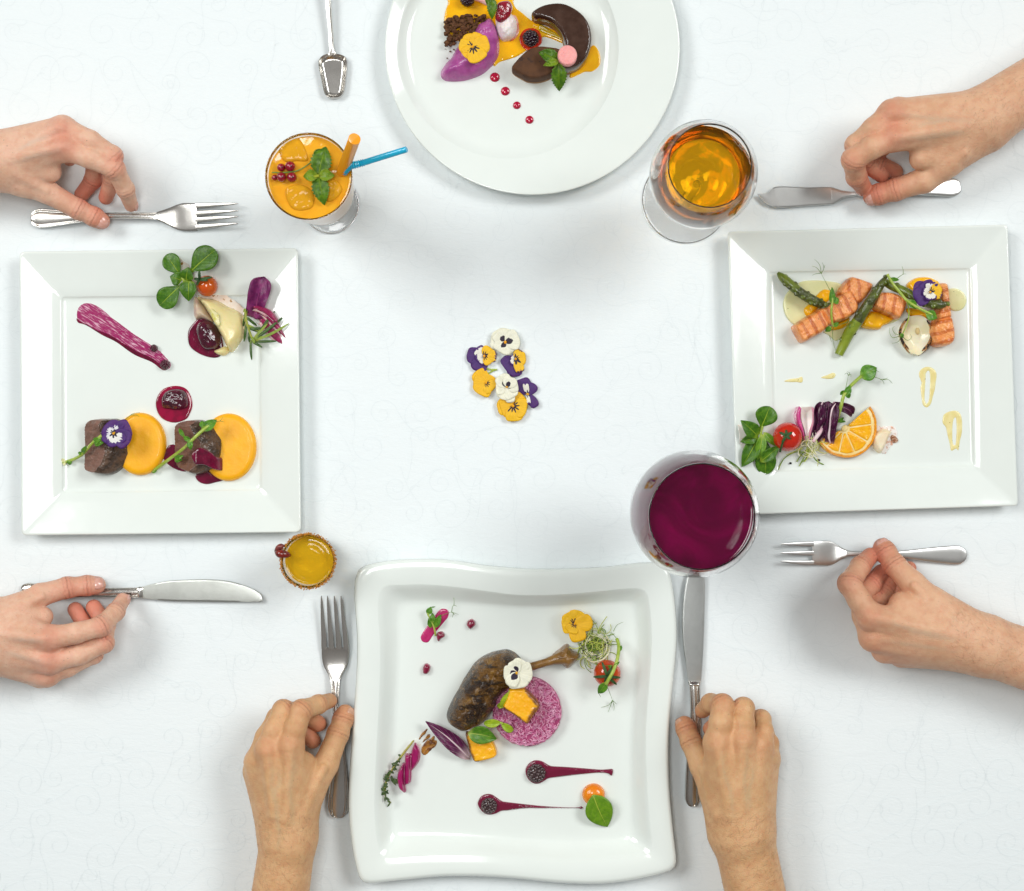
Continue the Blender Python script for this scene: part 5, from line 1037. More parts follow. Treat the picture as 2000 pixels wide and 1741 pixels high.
def medallion(label, outline, ridge, zr=26, seed=0):
    root = thing('beef_medallion', label, 'beef', *outline[0], W0)
    rx = [c(*q) for q in ridge]; rw = [np.array(P(*q, 24)[:2]) * 1000 for q in rx]
    def xr(Y): return np.interp(Y, [q[1] for q in rw[::-1]], [q[0] for q in rw[::-1]])
    def zf(X, Y, D, f, Z):
        d = X - xr(Y); face = zr - np.maximum(-d, 0) * .62; side = zr - .3 - .030 * np.maximum(d, 0) ** 2 - .12 * np.maximum(d, 0)
        return np.minimum(np.minimum(face, side), W0 + 22 * (np.clip(D / 3.2, 0, 1) * (2 - np.clip(D / 3.2, 0, 1))) ** .6)
    dome('medallion', c(outline), W0, zr, [pinkm, seared], root, zfun=zf, amp=.7, fs=260, step=.8, zref=16, split=lambda x, y: 0 if x < xr(y) else 1, names=('cut_face', 'seared_crust'), seed=seed)
    return root
medallion('thick beef medallion with the violet pansy on top', [(300, 600), (305, 500), (340, 440), (420, 420), (520, 418), (610, 425), (680, 500), (715, 600), (722, 720), (700, 820), (640, 880), (560, 935), (450, 938), (360, 920), (305, 880), (296, 740)], [(500, 415), (445, 470), (460, 560), (500, 650), (502, 740), (470, 830), (420, 900), (380, 935)])
medallion('beef medallion glazed with dark sauce under the pea shoot', [(1130, 600), (1140, 510), (1180, 455), (1280, 432), (1390, 430), (1480, 480), (1550, 540), (1580, 640), (1570, 760), (1540, 850), (1450, 910), (1340, 940), (1240, 905), (1160, 860), (1128, 760)], [(1370, 430), (1290, 490), (1330, 560), (1390, 640), (1400, 740), (1370, 840), (1300, 900), (1250, 940)], seed=7)
puddle('berry_sauce', 'glossy sauce running down the right beef medallion', c([(1330, 750), (1400, 690), (1480, 720), (1560, 780), (1640, 800), (1640, 870), (1590, 905), (1510, 890), (1440, 850), (1360, 840)]), 2.2, berry_m, z=W0, zfun=lambda X, Y, D, f, Z: W0 + 1.5 + f * 2.2 + 24 * np.clip((-279 - X) / 22, 0, 1) ** .7, zref=20)
pansy('violet and white pansy on the left beef medallion', *c(580, 556), 30, [(*c(615, 436), c.L(150), pt_wv), (*c(740, 500), c.L(190), pt_purple), (*c(480, 510), c.L(150), pt_wv), (*c(510, 655), c.L(140), pt_wv), (*c(730, 640), c.L(180), pt_purple), (*c(625, 668), c.L(190), pt_wl)], eyer=.9)
shoot('pea shoot lying under the violet and white pansy', [(*c(110, 830), 7), (*c(200, 800), 9), (*c(290, 750), 17), (*c(380, 650), 26), (*c(470, 575), 31)], [((*c(390, 640), 27), (*c(470, 600), 31), c.L(60)), ((*c(400, 650), 26), (*c(490, 640), 31), c.L(60)), ((*c(175, 800), 8.5), (*c(175, 850), 7), c.L(45)), ((*c(290, 740), 18), (*c(330, 670), 25), c.L(40)), ((*c(290, 745), 17), (*c(250, 735), 17), c.L(30)), ((*c(140, 815), 8), (*c(100, 830), 6.5), c.L(70), dict(mat=M('pale stem end', (.75, .72, .45), (.6, .6, .25), 300, rough=.4)))], [[(*c(690, 430), 14), (*c(740, 385), 14), (*c(770, 370), 14.5), (*c(825, 362), 15)], [(*c(740, 385), 14), (*c(790, 385), 14.5), (*c(818, 400), 14)]], r=1.5)
shoot('pea shoot crossing the sauced beef medallion', [(*c(940, 910), 7.5), (*c(1010, 860), 11), (*c(1120, 780), 20), (*c(1240, 690), 29), (*c(1330, 600), 32), (*c(1430, 510), 31), (*c(1510, 450), 26)], [((*c(1400, 530), 31), (*c(1540, 430), 27), c.L(95)), ((*c(1420, 500), 31), (*c(1400, 440), 30), c.L(60)), ((*c(1290, 620), 32), (*c(1300, 710), 32), c.L(55)), ((*c(1300, 630), 32), (*c(1230, 585), 31), c.L(45)), ((*c(1150, 800), 20), (*c(1230, 760), 24), c.L(50)), ((*c(1150, 810), 19), (*c(1220, 800), 22), c.L(40)), ((*c(985, 880), 9), (*c(940, 925), 7), c.L(40)), ((*c(1240, 590), 31), (*c(1190, 510), 28), c.L(36))], [[(*c(1520, 450), 26), (*c(1570, 440), 26), (*c(1600, 400), 27)], [(*c(1570, 440), 26), (*c(1610, 450), 26)]], r=1.6)

# ------------------------------------------------------------------ loose pansies in the middle of the table
c = crop(880, 620, 7.915); pm = lambda x, y, wd, m: (*c(x, y), c.L(wd), m); G = 'loose pansies scattered at the table centre'
pansy('topmost large cream pansy with black blotches', *c(845, 385), 2.2, [pm(880, 175, 330, pt_cream), pm(620, 330, 300, pt_cream), pm(985, 520, 260, pt_cream), pm(720, 215, 270, pt_creamb), pm(760, 545, 300, pt_creamb), pm(1060, 320, 310, pt_creamb)], stem=[c(850, 470), c(930, 520), c(1010, 540)], group=G, eyer=1.5)
pansy('violet pansy with yellow lower petals left of the cream one', *c(520, 600), 1.4, [pm(250, 590, 260, pt_purple), pm(390, 830, 260, pt_purple), pm(400, 470, 190, pt_lat), pm(420, 690, 200, pt_lat), pm(620, 470, 200, pt_yellowr), pm(640, 690, 200, pt_yellowr), pm(712, 600, 190, pt_low)], stem=[c(480, 740), c(580, 800), c(720, 810)], group=G, eyer=1.3)
pansy('violet pansy with yellow face right of the centre', *c(1005, 640), 1.4, [pm(830, 790, 290, pt_purple), pm(980, 920, 240, pt_purple), pm(945, 590, 120, pt_lat), pm(955, 740, 120, pt_lat), pm(1080, 500, 150, pt_low), pm(1165, 640, 210, pt_yellowr), pm(1090, 850, 150, pt_low)], stem=[c(880, 640), c(860, 600)], group=G, eyer=1.0)
pansy('all-yellow pansy at the left of the group', *c(550, 1015), 1.2, [pm(390, 835, 260, pt_yellow), pm(620, 890, 240, pt_yellow), pm(350, 1010, 250, pt_yellow), pm(440, 1190, 300, pt_yellow), pm(665, 1120, 260, pt_yellowr)], stem=[c(560, 880), c(650, 830), c(720, 805)], group=G, eyer=1.1)
pansy('smaller cream pansy in the middle of the group', *c(870, 1080), 4.5, [pm(940, 1320, 160, pt_cream), pm(800, 1270, 240, pt_cream), pm(980, 1240, 220, pt_cream), pm(700, 1060, 260, pt_cream), pm(1040, 1030, 230, pt_creamb), pm(770, 890, 240, pt_creamb), pm(950, 930, 230, pt_creamb)], group=G, eyer=.8)
pansy('lowest yellow pansy with black rays', *c(965, 1370), 2.2, [pm(1110, 1190, 240, pt_yellow), pm(720, 1390, 260, pt_yellow), pm(780, 1440, 300, pt_yellow), pm(1180, 1420, 300, pt_yellowr), pm(1000, 1610, 280, pt_yellowr)], group=G, eyer=1.4)
pansy('folded violet pansy at the lower right of the group', *c(1190, 1190), 1.6, [pm(1080, 950, 250, pt_purple), pm(1250, 1010, 240, pt_purple), pm(1150, 1000, 90, pt_lat), pm(1250, 1250, 70, pt_low), pm(1330, 1390, 150, pt_purple), pm(1215, 1350, 60, pt_lat)], stem=[c(1060, 1130), c(1180, 1150), c(1270, 1190)], group=G, eyer=.5)
# ------------------------------------------------------------------ right plate: salmon
c = crop(1500, 500, 5)
herb_sauce = M('herb cream sauce', (.76, .74, .42), (.70, .69, .36), 50, rough=.18, coat=.4, sss=.2, bump=.4, bscale=100, speck=((.16, .20, .04), 340, .70))
puddle('herb_sauce', 'large pale green herb sauce pool under the left asparagus', c([(330, 250), (450, 238), (580, 245), (700, 268), (740, 300), (700, 400), (620, 480), (500, 600), (380, 680), (290, 685), (215, 640), (165, 560), (150, 460), (180, 370), (250, 300)]), 1.8, herb_sauce)
puddle('herb_sauce', 'pale green herb sauce circle beside the right salmon piece', c([(1740, 350), (1790, 318), (1860, 325), (1915, 365), (1940, 430), (1920, 500), (1870, 535), (1810, 535), (1760, 490)]), 1.8, herb_sauce)
puddle('herb_sauce', 'thin herb sauce film below the yellow purée and asparagus', c([(540, 740), (640, 720), (760, 650), (880, 620), (1040, 600), (1240, 560), (1300, 600), (1200, 660), (1000, 700), (800, 720), (720, 800), (660, 830), (600, 780)]), 1.2, herb_sauce)
yel = M('mango puree', (.92, .48, .005), (.88, .41, .004), 60, rough=.22, coat=.35, sss=.2, bump=.8, bscale=110)
for pts, h, lb in (([(350, 580), (340, 520), (400, 460), (500, 350), (560, 330), (620, 360), (600, 430), (480, 520), (400, 600)], 4, 'yellow purée patch under the left asparagus tip'), ([(900, 660), (930, 600), (990, 545), (1080, 550), (1180, 600), (1220, 625), (1160, 670), (1110, 690), (1080, 722), (980, 720), (910, 700)], 7, 'glossy yellow purée mound below the middle salmon'), ([(1345, 300), (1380, 250), (1450, 215), (1540, 210), (1610, 230), (1660, 270), (1600, 340), (1480, 400), (1400, 380)], 6, 'yellow purée mound behind the pansy on the salmon plate'), ([(1340, 520), (1440, 520), (1560, 570), (1570, 620), (1480, 600), (1380, 590)], 4, 'yellow purée strip above the charred onion'), ([(620, 680), (740, 620), (790, 610), (760, 690), (660, 730), (600, 720)], 3.5, 'yellow purée streak under the crossed pea shoot')):
    tag(dome('yellow_puree', c(pts), W0 + .4, h, yel, None, R=4, p=2, amp=.5, fs=130, zref=h * .6), lb, 'purée', 'yellow purée on the salmon plate')
def salmon_mat():
    t = NT('grilled salmon'); uv = t.coord('UV'); u, v, _ = t.sep(uv); ob = t.coord()
    nz = t.noise(ob, 120, 4, .6); wv = t.math('ADD', u, t.math('MULTIPLY', t.math('SUBTRACT', nz, .5), .55))
    st = t.math('SINE', t.math('MULTIPLY', wv, 6.6)); fl = t.math('SINE', t.math('MULTIPLY', t.math('ADD', u, t.math('MULTIPLY', t.noise(ob, 60, 2), .5)), 42))
    base = t.mix(t.step(t.noise(ob, 230, 4), .3, .72), (.82, .25, .038), (.90, .38, .115))
    base = t.mix(t.math('MULTIPLY', t.step(fl, .2, 1), .3), base, (.86, .46, .27))
    base = t.mix(t.math('MULTIPLY', t.step(st, .15, .75), t.math('MULTIPLY_ADD', nz, 1.0, .25), clamp=True), base, (.50, .092, .004))
    base = t.mix(t.math('MULTIPLY', t.step(t.noise(ob, 160, 4), .62, .74), .6), base, (.26, .07, .02))
    h = t.math('ADD', t.math('MULTIPLY', st, -.35), t.math('ADD', t.math('MULTIPLY', fl, .12), t.noise(ob, 260, 4)))
    t.set(Base_Color=base, Roughness=.34, Coat_Weight=.25, Coat_Roughness=.15, Subsurface_Weight=.15, Subsurface_Radius=(1, .4, .2), Subsurface_Scale=.003, Normal=t.bump(h, .0011, .8)); return t.m
salm = salmon_mat()
def salmon(label, pts, ang, h, z=W0, seed=0, notch=None):
    def zf(X, Y, D, f, Z):
        if notch is None: return Z
        n = P(*c(*notch[0]), 15) * 1000; m = P(*c(*notch[1]), 15) * 1000; e = m - n; d = np.abs((X - n.x) * e.y - (Y - n.y) * e.x) / math.hypot(e.x, e.y)
        return Z - 3.0 * np.exp(-(d / 1.3) ** 2)
    return tag(dome('grilled_salmon', c(pts), z, h, salm, None, R=4.2, p=2.4, wall=.25, amp=.75, fs=170, ang=ang, zref=z + h * .8, seed=seed, zfun=zf, step=.7), label, 'salmon', 'grilled salmon pieces on the right plate')
salmon('upper grilled salmon block behind the leaning asparagus', [(690, 380), (700, 330), (760, 250), (815, 202), (870, 210), (960, 240), (1030, 275), (1010, 340), (950, 420), (890, 470), (800, 440)], 5, 15, W0 + 1, 3)
salmon('long grilled salmon strip at the left with dark grill bars', [(255, 690), (300, 645), (380, 590), (460, 545), (500, 515), (590, 490), (640, 440), (700, 380), (780, 330), (815, 335), (870, 420), (890, 500), (860, 560), (760, 625), (680, 650), (600, 690), (540, 745), (440, 800), (380, 835), (335, 838), (290, 770)], 28, 19, W0 + .5, 1, ((500, 520), (590, 690)))
salmon('middle grilled salmon block right of the leaning asparagus', [(1025, 490), (1050, 410), (1100, 355), (1190, 350), (1280, 375), (1350, 430), (1360, 480), (1320, 570), (1280, 615), (1200, 580), (1100, 540)], -8, 17, W0 + 3, 5)
salmon('grilled salmon strip at the right edge under the pansy', [(1640, 290), (1690, 262), (1755, 268), (1775, 340), (1785, 440), (1800, 560), (1815, 640), (1832, 730), (1828, 820), (1780, 870), (1690, 885), (1630, 870), (1605, 790), (1600, 690), (1640, 620), (1650, 560), (1680, 430)], -75, 18, W0 + .5, 8, ((1620, 640), (1800, 600)))
asp_m = M('cooked asparagus', (.085, .115, .010), (.15, .20, .018), 130, detail=5, rough=.3, coat=.35, bump=.7, bscale=220)
asp_t = M('asparagus tip', (.050, .060, .012), (.095, .12, .016), 160, detail=5, rough=.32, coat=.3, bump=1, bscale=300)
asp_l = M('asparagus stem end', (.20, .27, .02), (.26, .33, .03), 130, rough=.3, coat=.35, bump=.5, bscale=220)
def asparagus(label, pts, rad, tip_from=.55, flip=False, scales=16, endmat=None):
    root = thing('asparagus_spear', label, 'asparagus', *pts[0][:2], pts[0][2]); n = len(pts); q = smooth_path([tuple(p) + (r,) for p, r in zip(pts, rad)], 6); k = int(len(q) * tip_from)
    v, f = tube_geo([P(*a[:3]) for a in q[:k + 1]], [a[3] * .001 for a in q[:k + 1]], 14); mesh_obj('stalk', v, f, endmat or asp_m, root, sharp=50)
    v, f = tube_geo([P(*a[:3]) for a in q[k:]], [max(a[3], .2) * .001 for a in q[k:]], 14); tp = mesh_obj('tip', v, f, asp_t, root, sharp=60)
    for i in range(scales):
        s_ = i / scales; j = min(int((k * .35 + (len(q) - 1 - k * .35) * s_)), len(q) - 3); a, b = np.array(q[j]), np.array(q[min(j + 3, len(q) - 1)]); d = b[:2] - a[:2]; d /= max(np.linalg.norm(d), 1e-6); nn = np.array([-d[1], d[0]])
        o = (-.75, .1, .7, -.3, .45)[i % 5]; R = a[3]; zz = R * math.sqrt(max(1 - o * o, 0)); p0 = a[:2] + nn * o * R * 2; L = (15 if i < scales * .4 else 12) * (1 - .3 * s_)
        leaf('bract', (*p0, a[2] + zz - .3), (*(p0 + d * L - nn * o * R * .8), a[2] + zz * .8 + .9), 6.5 + R * 1.0, asp_t if i % 3 else asp_m, root, shape='ovate', arch=.6, cup=-.6, nu=5, nv=7)
    return root
asparagus('asparagus spear at the far left lying over the herb sauce', [(*c(95, 165), 10), (*c(140, 210), 11), (*c(220, 280), 13), (*c(330, 370), 15), (*c(450, 440), 15), (*c(540, 480), 14), (*c(592, 492), 12)], [1.5, 4.0, 4.8, 4.8, 4.8, 3.8, .8], .45, scales=22)
asparagus('long asparagus spear leaning diagonally over the salmon', [(*c(690, 965), 8), (*c(740, 860), 10), (*c(800, 740), 15), (*c(880, 630), 21), (*c(960, 500), 26), (*c(1040, 380), 27), (*c(1110, 270), 25), (*c(1160, 190), 22)], [4.2, 5.0, 5.6, 5.4, 5.0, 4.6, 3.6, .6], .42, scales=14, endmat=asp_l)
asparagus('asparagus spear with its tip beneath the pansy', [(*c(1140, 255), 15), (*c(1220, 300), 18), (*c(1320, 340), 21), (*c(1430, 400), 23), (*c(1550, 455), 24), (*c(1680, 480), 25), (*c(1772, 450), 24)], [3.8, 4.2, 4.4, 4.6, 4.8, 4.2, .6], .5, scales=13)
pansy('violet pansy with yellow and white face on the salmon', *c(1585, 355), 28, [(*c(1415, 330), c.L(190), pt_purple), (*c(1520, 250), c.L(150), pt_purple), (*c(1430, 420), c.L(190), pt_purple), (*c(1590, 255), c.L(95), pt_lat), (*c(1645, 262), c.L(70), pt_purple), (*c(1510, 345), c.L(80), pt_lat), (*c(1690, 300), c.L(110), pt_yellowr), (*c(1700, 385), c.L(90), pt_low), (*c(1600, 432), c.L(110), pt_lat)], eyer=1.1)
shoot('pea shoot standing over the left salmon strip with branching tendril', [(*c(640, 690), 21), (*c(625, 640), 25), (*c(618, 540), 28), (*c(630, 430), 29), (*c(620, 360), 29)], [((*c(620, 470), 28), (*c(625, 305), 30), c.L(60)), ((*c(630, 450), 28), (*c(690, 420), 28), c.L(80)), ((*c(620, 690), 22), (*c(560, 740), 18), c.L(50)), ((*c(640, 690), 22), (*c(690, 650), 23), c.L(40))],
      [[(*c(612, 350), 29), (*c(560, 250), 29), (*c(520, 175), 28)], [(*c(520, 175), 28), (*c(480, 120), 28), (*c(430, 100), 28)], [(*c(520, 175), 28), (*c(505, 90), 28), (*c(455, 35), 28)], [(*c(520, 175), 28), (*c(545, 120), 28), (*c(530, 65), 28)], [(*c(545, 120), 28), (*c(556, 90), 28)], [(*c(510, 170), 28), (*c(460, 178), 28), (*c(430, 192), 27)], [(*c(640, 690), 22), (*c(740, 660), 24), (*c(800, 640), 26), (*c(840, 650), 27), (*c(835, 690), 27), (*c(780, 690), 27), (*c(770, 650), 27), (*c(800, 600), 27)], [(*c(640, 700), 21), (*c(630, 760), 15), (*c(640, 860), 10), (*c(665, 930), 8)], [(*c(600, 780), 14), (*c(620, 840), 12)]], r=1.1)
shoot('pale pea shoot stem lying across the asparagus under the pansy', [(*c(1165, 180), 26), (*c(1210, 260), 27), (*c(1290, 360), 27), (*c(1360, 440), 29), (*c(1470, 510), 30), (*c(1560, 555), 29), (*c(1640, 590), 27)], [((*c(1180, 230), 26), (*c(1280, 235), 25), c.L(40)), ((*c(1540, 560), 29), (*c(1650, 610), 27), c.L(100)), ((*c(1370, 430), 29), (*c(1450, 520), 27), c.L(70))], [[(*c(1260, 220), 25), (*c(1320, 180), 25), (*c(1350, 178), 25)], [(*c(1320, 180), 25), (*c(1320, 140), 25), (*c(1308, 100), 24)]], r=1.4)
shoot('thin pea tendril stem curling over the charred onion', [(*c(1350, 430), 27), (*c(1375, 520), 25), (*c(1370, 620), 23), (*c(1330, 730), 21), (*c(1305, 775), 19)], [((*c(1290, 760), 19), (*c(1320, 800), 18), c.L(35))], [[(*c(1300, 775), 18), (*c(1240, 760), 15), (*c(1215, 710), 14), (*c(1240, 690), 14)], [(*c(1300, 778), 18), (*c(1220, 800), 14), (*c(1188, 750), 13), (*c(1190, 700), 13)], [(*c(1305, 780), 18), (*c(1360, 825), 16), (*c(1400, 800), 16), (*c(1390, 765), 16)], [(*c(1300, 785), 18), (*c(1270, 840), 10), (*c(1210, 855), 8)]], r=.6)
on = thing('onion_cup', 'pale charred onion half cup with blackened rim', 'onion', *c(1440, 760), W0)
opts = [(1330, 640), (1370, 600), (1440, 583), (1500, 590), (1550, 625), (1590, 700), (1600, 780), (1570, 860), (1520, 930), (1470, 972), (1430, 960), (1390, 950), (1340, 890), (1300, 820), (1290, 730)]
dome('shell', c(opts), W0, 11, M('cooked onion', (.80, .73, .48), (.84, .79, .60), 50, rough=.25, coat=.4, sss=.35), on, zfun=lambda X, Y, D, f, Z: W0 + 9 - 6.5 * np.clip(D / 9, 0, 1) ** .8, zref=12, step=.7)
char = M('charred edge', (.02, .010, .005), (.45, .20, .06), 330, lo=.45, hi=.6, rough=.5, bump=1.5, bscale=600)
for pp in ([(1365, 612, 14), (1310, 680, 14.6), (1290, 760, 14.4), (1320, 850, 13.4), (1360, 910, 12), (1386, 950, 10.5)], [(1552, 630, 14), (1590, 700, 14.6), (1600, 780, 14.4), (1570, 860, 13.4), (1520, 925, 12), (1466, 976, 10.5)]):
    v, f = tube_px([(*c(x, y), z) for x, y, z in pp], [.7, 1.2, 1.4, 1.5, 1.7, .5], 8); mesh_obj('charred_rim', v, f, char, on, sharp=180)
v, f = sphere_geo(P(*c(1460, 735), W0 + 3.0), .0022, 10, 6, (1, 1.6, .4)); mesh_obj('core', v, f, M('onion core', (.62, .48, .22), rough=.5), on, sharp=180)
c = crop(1520, 700, 5.263)
mus = M('mustard sauce', (.84, .74, .38), (.78, .66, .28), 90, rough=.2, coat=.35, sss=.2, speck=((.22, .16, .02), 350, .72))
puddle('sauce_smear', 'small yellow sauce flick nearest the left inner rim', c([(60, 235), (120, 215), (200, 205), (240, 190), (255, 220), (240, 250), (190, 245), (110, 245)]), .6, mus, R=.6)
puddle('sauce_smear', 'small yellow sauce flick beside the pea shoot top', c([(440, 198), (500, 175), (560, 150), (590, 165), (570, 205), (500, 212)]), .6, mus, R=.6)
def ring_smear(label, outer, inner):
    o = smooth_loop(c(outer), 4); i = np.array(smooth_loop(c(inner), 4)); W_ = np.array([P(*q, W0)[:2] for q in i]) * 1000
    def zf(X, Y, D, f, Z):
        ins = inside(W_, X, Y); dd = edge_dist(W_, X, Y); return np.where(ins, W0 - .6, W0 + .55 * np.clip(np.minimum(D, dd) / 1.2, 0, 1) ** .5)
    return tag(dome('sauce_drop', o, W0, 1.2, mus, None, sm=0, zfun=zf, step=.5, floor=W0 - 1), label, 'sauce')
ring_smear('upper elongated mustard sauce drop with open middle', [(1450, 180), (1455, 135), (1490, 100), (1545, 88), (1600, 110), (1630, 160), (1622, 250), (1612, 320), (1590, 400), (1570, 470), (1530, 505), (1490, 480), (1475, 400), (1465, 300), (1475, 250)], [(1520, 150), (1550, 130), (1560, 200), (1558, 300), (1550, 420), (1525, 470), (1505, 420), (1510, 300), (1515, 220)])
ring_smear('lower elongated mustard sauce drop near the plate corner', [(1692, 630), (1705, 580), (1760, 548), (1830, 540), (1875, 575), (1892, 650), (1890, 760), (1870, 850), (1855, 945), (1830, 930), (1780, 950), (1765, 880), (1740, 780), (1725, 710), (1695, 670)], [(1800, 640), (1825, 610), (1832, 700), (1830, 800), (1820, 890), (1795, 870), (1790, 760)])
c = crop(1430, 700, 5.882)
tag(dome('balsamic_swipe', c([(50, 790), (90, 770), (200, 780), (330, 790), (420, 800), (470, 900), (420, 1000), (300, 1060), (150, 1060), (70, 1020)]), W0, .6, M('brown swipe', (.80, .76, .70), (.50, .22, .06), 150, lo=.55, hi=.72, rough=.2, coat=.4, stretch=(.4, 2, 1)), None, R=.6, zfun=lambda X, Y, D, f, Z: np.maximum(W0 + .5 * f, 8 + 10.5 * np.clip((249 - X) / 39, 0, 1) + .6 * f), rough_edge=1.5, floor=W0), 'brown dressing swipe under the lettuce on the salmon plate rim', 'sauce')
puddle('balsamic_swipe', 'reddish dressing streak around the garlic chunk', c([(1640, 790), (1740, 785), (1860, 775), (1890, 820), (1900, 900), (1880, 960), (1800, 1040), (1760, 1100), (1700, 1060), (1680, 900)]), .5, M('pink swipe', (.84, .80, .76), (.62, .30, .18), 260, lo=.5, hi=.68, rough=.25, coat=.4), R=.5, rough_edge=1.4)
greens('lambs lettuce cluster at the lower left of the salmon plate', [((*c(320, 820), 16), (*c(430, 555), 24), c.L(255), lamb_m, dict(cup=2)), ((*c(300, 900), 18), (*c(100, 715), 27), c.L(175), lamb_m, dict(shape='ovate', cup=2)), ((*c(290, 930), 16), (*c(110, 1250), 17), c.L(190), lamb_m, dict(shape='ovate', cup=2)), ((*c(350, 870), 19), (*c(290, 1170), 16), c.L(120), lambl_m, dict(shape='ovate', cup=2)), ((*c(375, 880), 16), (*c(380, 1335), 10), c.L(240), lamb_m), ((*c(320, 1190), 15), (*c(545, 1005), 20), c.L(140), lamb_m, dict(shape='ovate', cup=2)), ((*c(360, 850), 19), (*c(500, 1010), 16), c.L(80), lambl_m, dict(shape='ovate')), ((*c(300, 900), 17), (*c(95, 960), 19), c.L(130), lamb_m, dict(shape='ovate'))], stem=[(*c(350, 780), 19), (*c(330, 850), 19), (*c(330, 920), 18)])
tomato('bright red cherry tomato beside the lettuce on the salmon plate', *c(635, 905), 14.2, M('red tomato', (.52, .016, .005), (.60, .035, .008), 60, rough=.1, coat=.7, sss=.12), [(*c(540, 850), 31), (*c(620, 820), 32), (*c(690, 850), 31.5), (*c(670, 930), 32), (*c(570, 970), 30)], (*c(615, 890), 33), stem=[(*c(580, 970), 31), (*c(550, 1075), 24)])
ow = thing('onion_wedge', 'white onion wedge with two bright pink skins', 'onion', *c(830, 800), W0)
dome('flesh', c([(785, 575), (840, 562), (915, 565), (925, 640), (915, 740), (890, 850), (880, 960), (850, 940), (820, 820), (785, 700)]), W0, 9, M('white onion', (.84, .82, .76), (.80, .76, .68), 60, rough=.3, sss=.3, coat=.3), ow, zfun=lambda X, Y, D, f, Z: W0 + 6 + 3 * (1 - np.clip(D / 5, 0, 1)), zref=10)
pinkon = M('pink onion skin', (.58, .05, .24), (.66, .16, .34), 60, rough=.2, coat=.5, sss=.2, stretch=(2, .5, 1)); pinkp = M('pale pink onion skin', (.74, .34, .46), (.66, .22, .36), 70, rough=.2, coat=.5, sss=.2, stretch=(2, .5, 1))
for pts, m in (([(760, 560), (785, 560), (792, 600), (785, 680), (805, 760), (825, 850), (838, 950), (810, 900), (770, 800), (740, 710), (735, 640)], pinkon), ([(918, 562), (940, 570), (955, 640), (945, 740), (915, 840), (890, 950), (882, 930), (890, 840), (920, 740), (925, 640)], pinkp)):
    dome('skin', c(pts), W0, 14, m, ow, R=1.6, wall=.7, zref=16)
rl = thing('radicchio_leaf', 'dark purple folded radicchio leaf with white veins by the orange', 'salad leaf', *c(1080, 800), W0)
for b, t_, wd, m, o in (((930, 960, 9), (1010, 500, 19), 170, radicd_m, dict(bend=.05)), ((1000, 920, 11), (1110, 495, 22), 230, radicd_m, dict(bend=.04)), ((1110, 970, 12), (1170, 520, 24), 150, radicd_m, dict(bend=-.03)), ((1140, 540, 18), (1385, 640, 12), 130, radicd_m, dict(bend=-.08)), ((1000, 820, 14), (1040, 500, 22), 90, radicd_m, {})):
    leaf('fold', (*c(*b[:2]), b[2]), (*c(*t_[:2]), t_[2]), c.L(wd), m, rl, shape='strip', arch=4, cup=3.5, wav=2.4, nv=19, nu=11, seed=b[0] * .11, **o)
vein_m = M('radicchio vein', (.84, .68, .70), (.78, .50, .56), 100, rough=.4)
for pp in ([(1190, 520, 26), (1150, 580, 27), (1130, 680, 26), (1120, 800, 21), (1110, 900, 17), (1130, 980, 13)], [(1048, 490, 24), (1010, 570, 24), (1005, 640, 23), (1030, 740, 20), (1015, 830, 16), (960, 930, 12)]):
    v, f = tube_px([(*c(x, y), z) for x, y, z in pp], [.3, .8, .7, .8, 1.2, .5], 6); mesh_obj('vein', v, f, vein_m, rl, sharp=180)
v, f = tube_px([(*c(1050, 800), 17), (*c(1000, 860), 17), (*c(930, 960), 15)], [1, 2.2, 1.6], 8); mesh_obj('stalk', v, f, vein_m, rl, sharp=180)
shoot('tall pea shoot rising from the radicchio with a leafy top', [(*c(1190, 740), 14), (*c(1240, 590), 24), (*c(1290, 410), 26), (*c(1370, 310), 22), (*c(1480, 210), 17)], [((*c(1470, 215), 17), (*c(1660, 110), 14), c.L(190)), ((*c(1480, 215), 17), (*c(1640, 215), 13), c.L(85)), ((*c(1300, 430), 26), (*c(1355, 310), 26), c.L(80)), ((*c(1310, 390), 26), (*c(1345, 460), 24), c.L(60)), ((*c(1290, 370), 25), (*c(1240, 420), 23), c.L(45)), ((*c(1200, 740), 14), (*c(1280, 680), 13), c.L(40)), ((*c(1210, 730), 13), (*c(1300, 725), 10), c.L(28))],
      [[(*c(1300, 370), 26), (*c(1320, 270), 26), (*c(1335, 200), 25)], [(*c(1335, 200), 25), (*c(1320, 170), 25), (*c(1290, 185), 24)], [(*c(1335, 200), 25), (*c(1350, 170), 25), (*c(1320, 155), 25)], [(*c(1335, 200), 25), (*c(1360, 185), 24), (*c(1365, 215), 24)], [(*c(1600, 210), 14), (*c(1680, 230), 12), (*c(1730, 260), 11), (*c(1745, 300), 9)], [(*c(1700, 245), 12), (*c(1770, 235), 11), (*c(1785, 225), 11)], [(*c(1730, 245), 11), (*c(1800, 250), 10), (*c(1840, 290), 9)], [(*c(1640, 130), 14), (*c(1690, 160), 13)]], r=1.7)
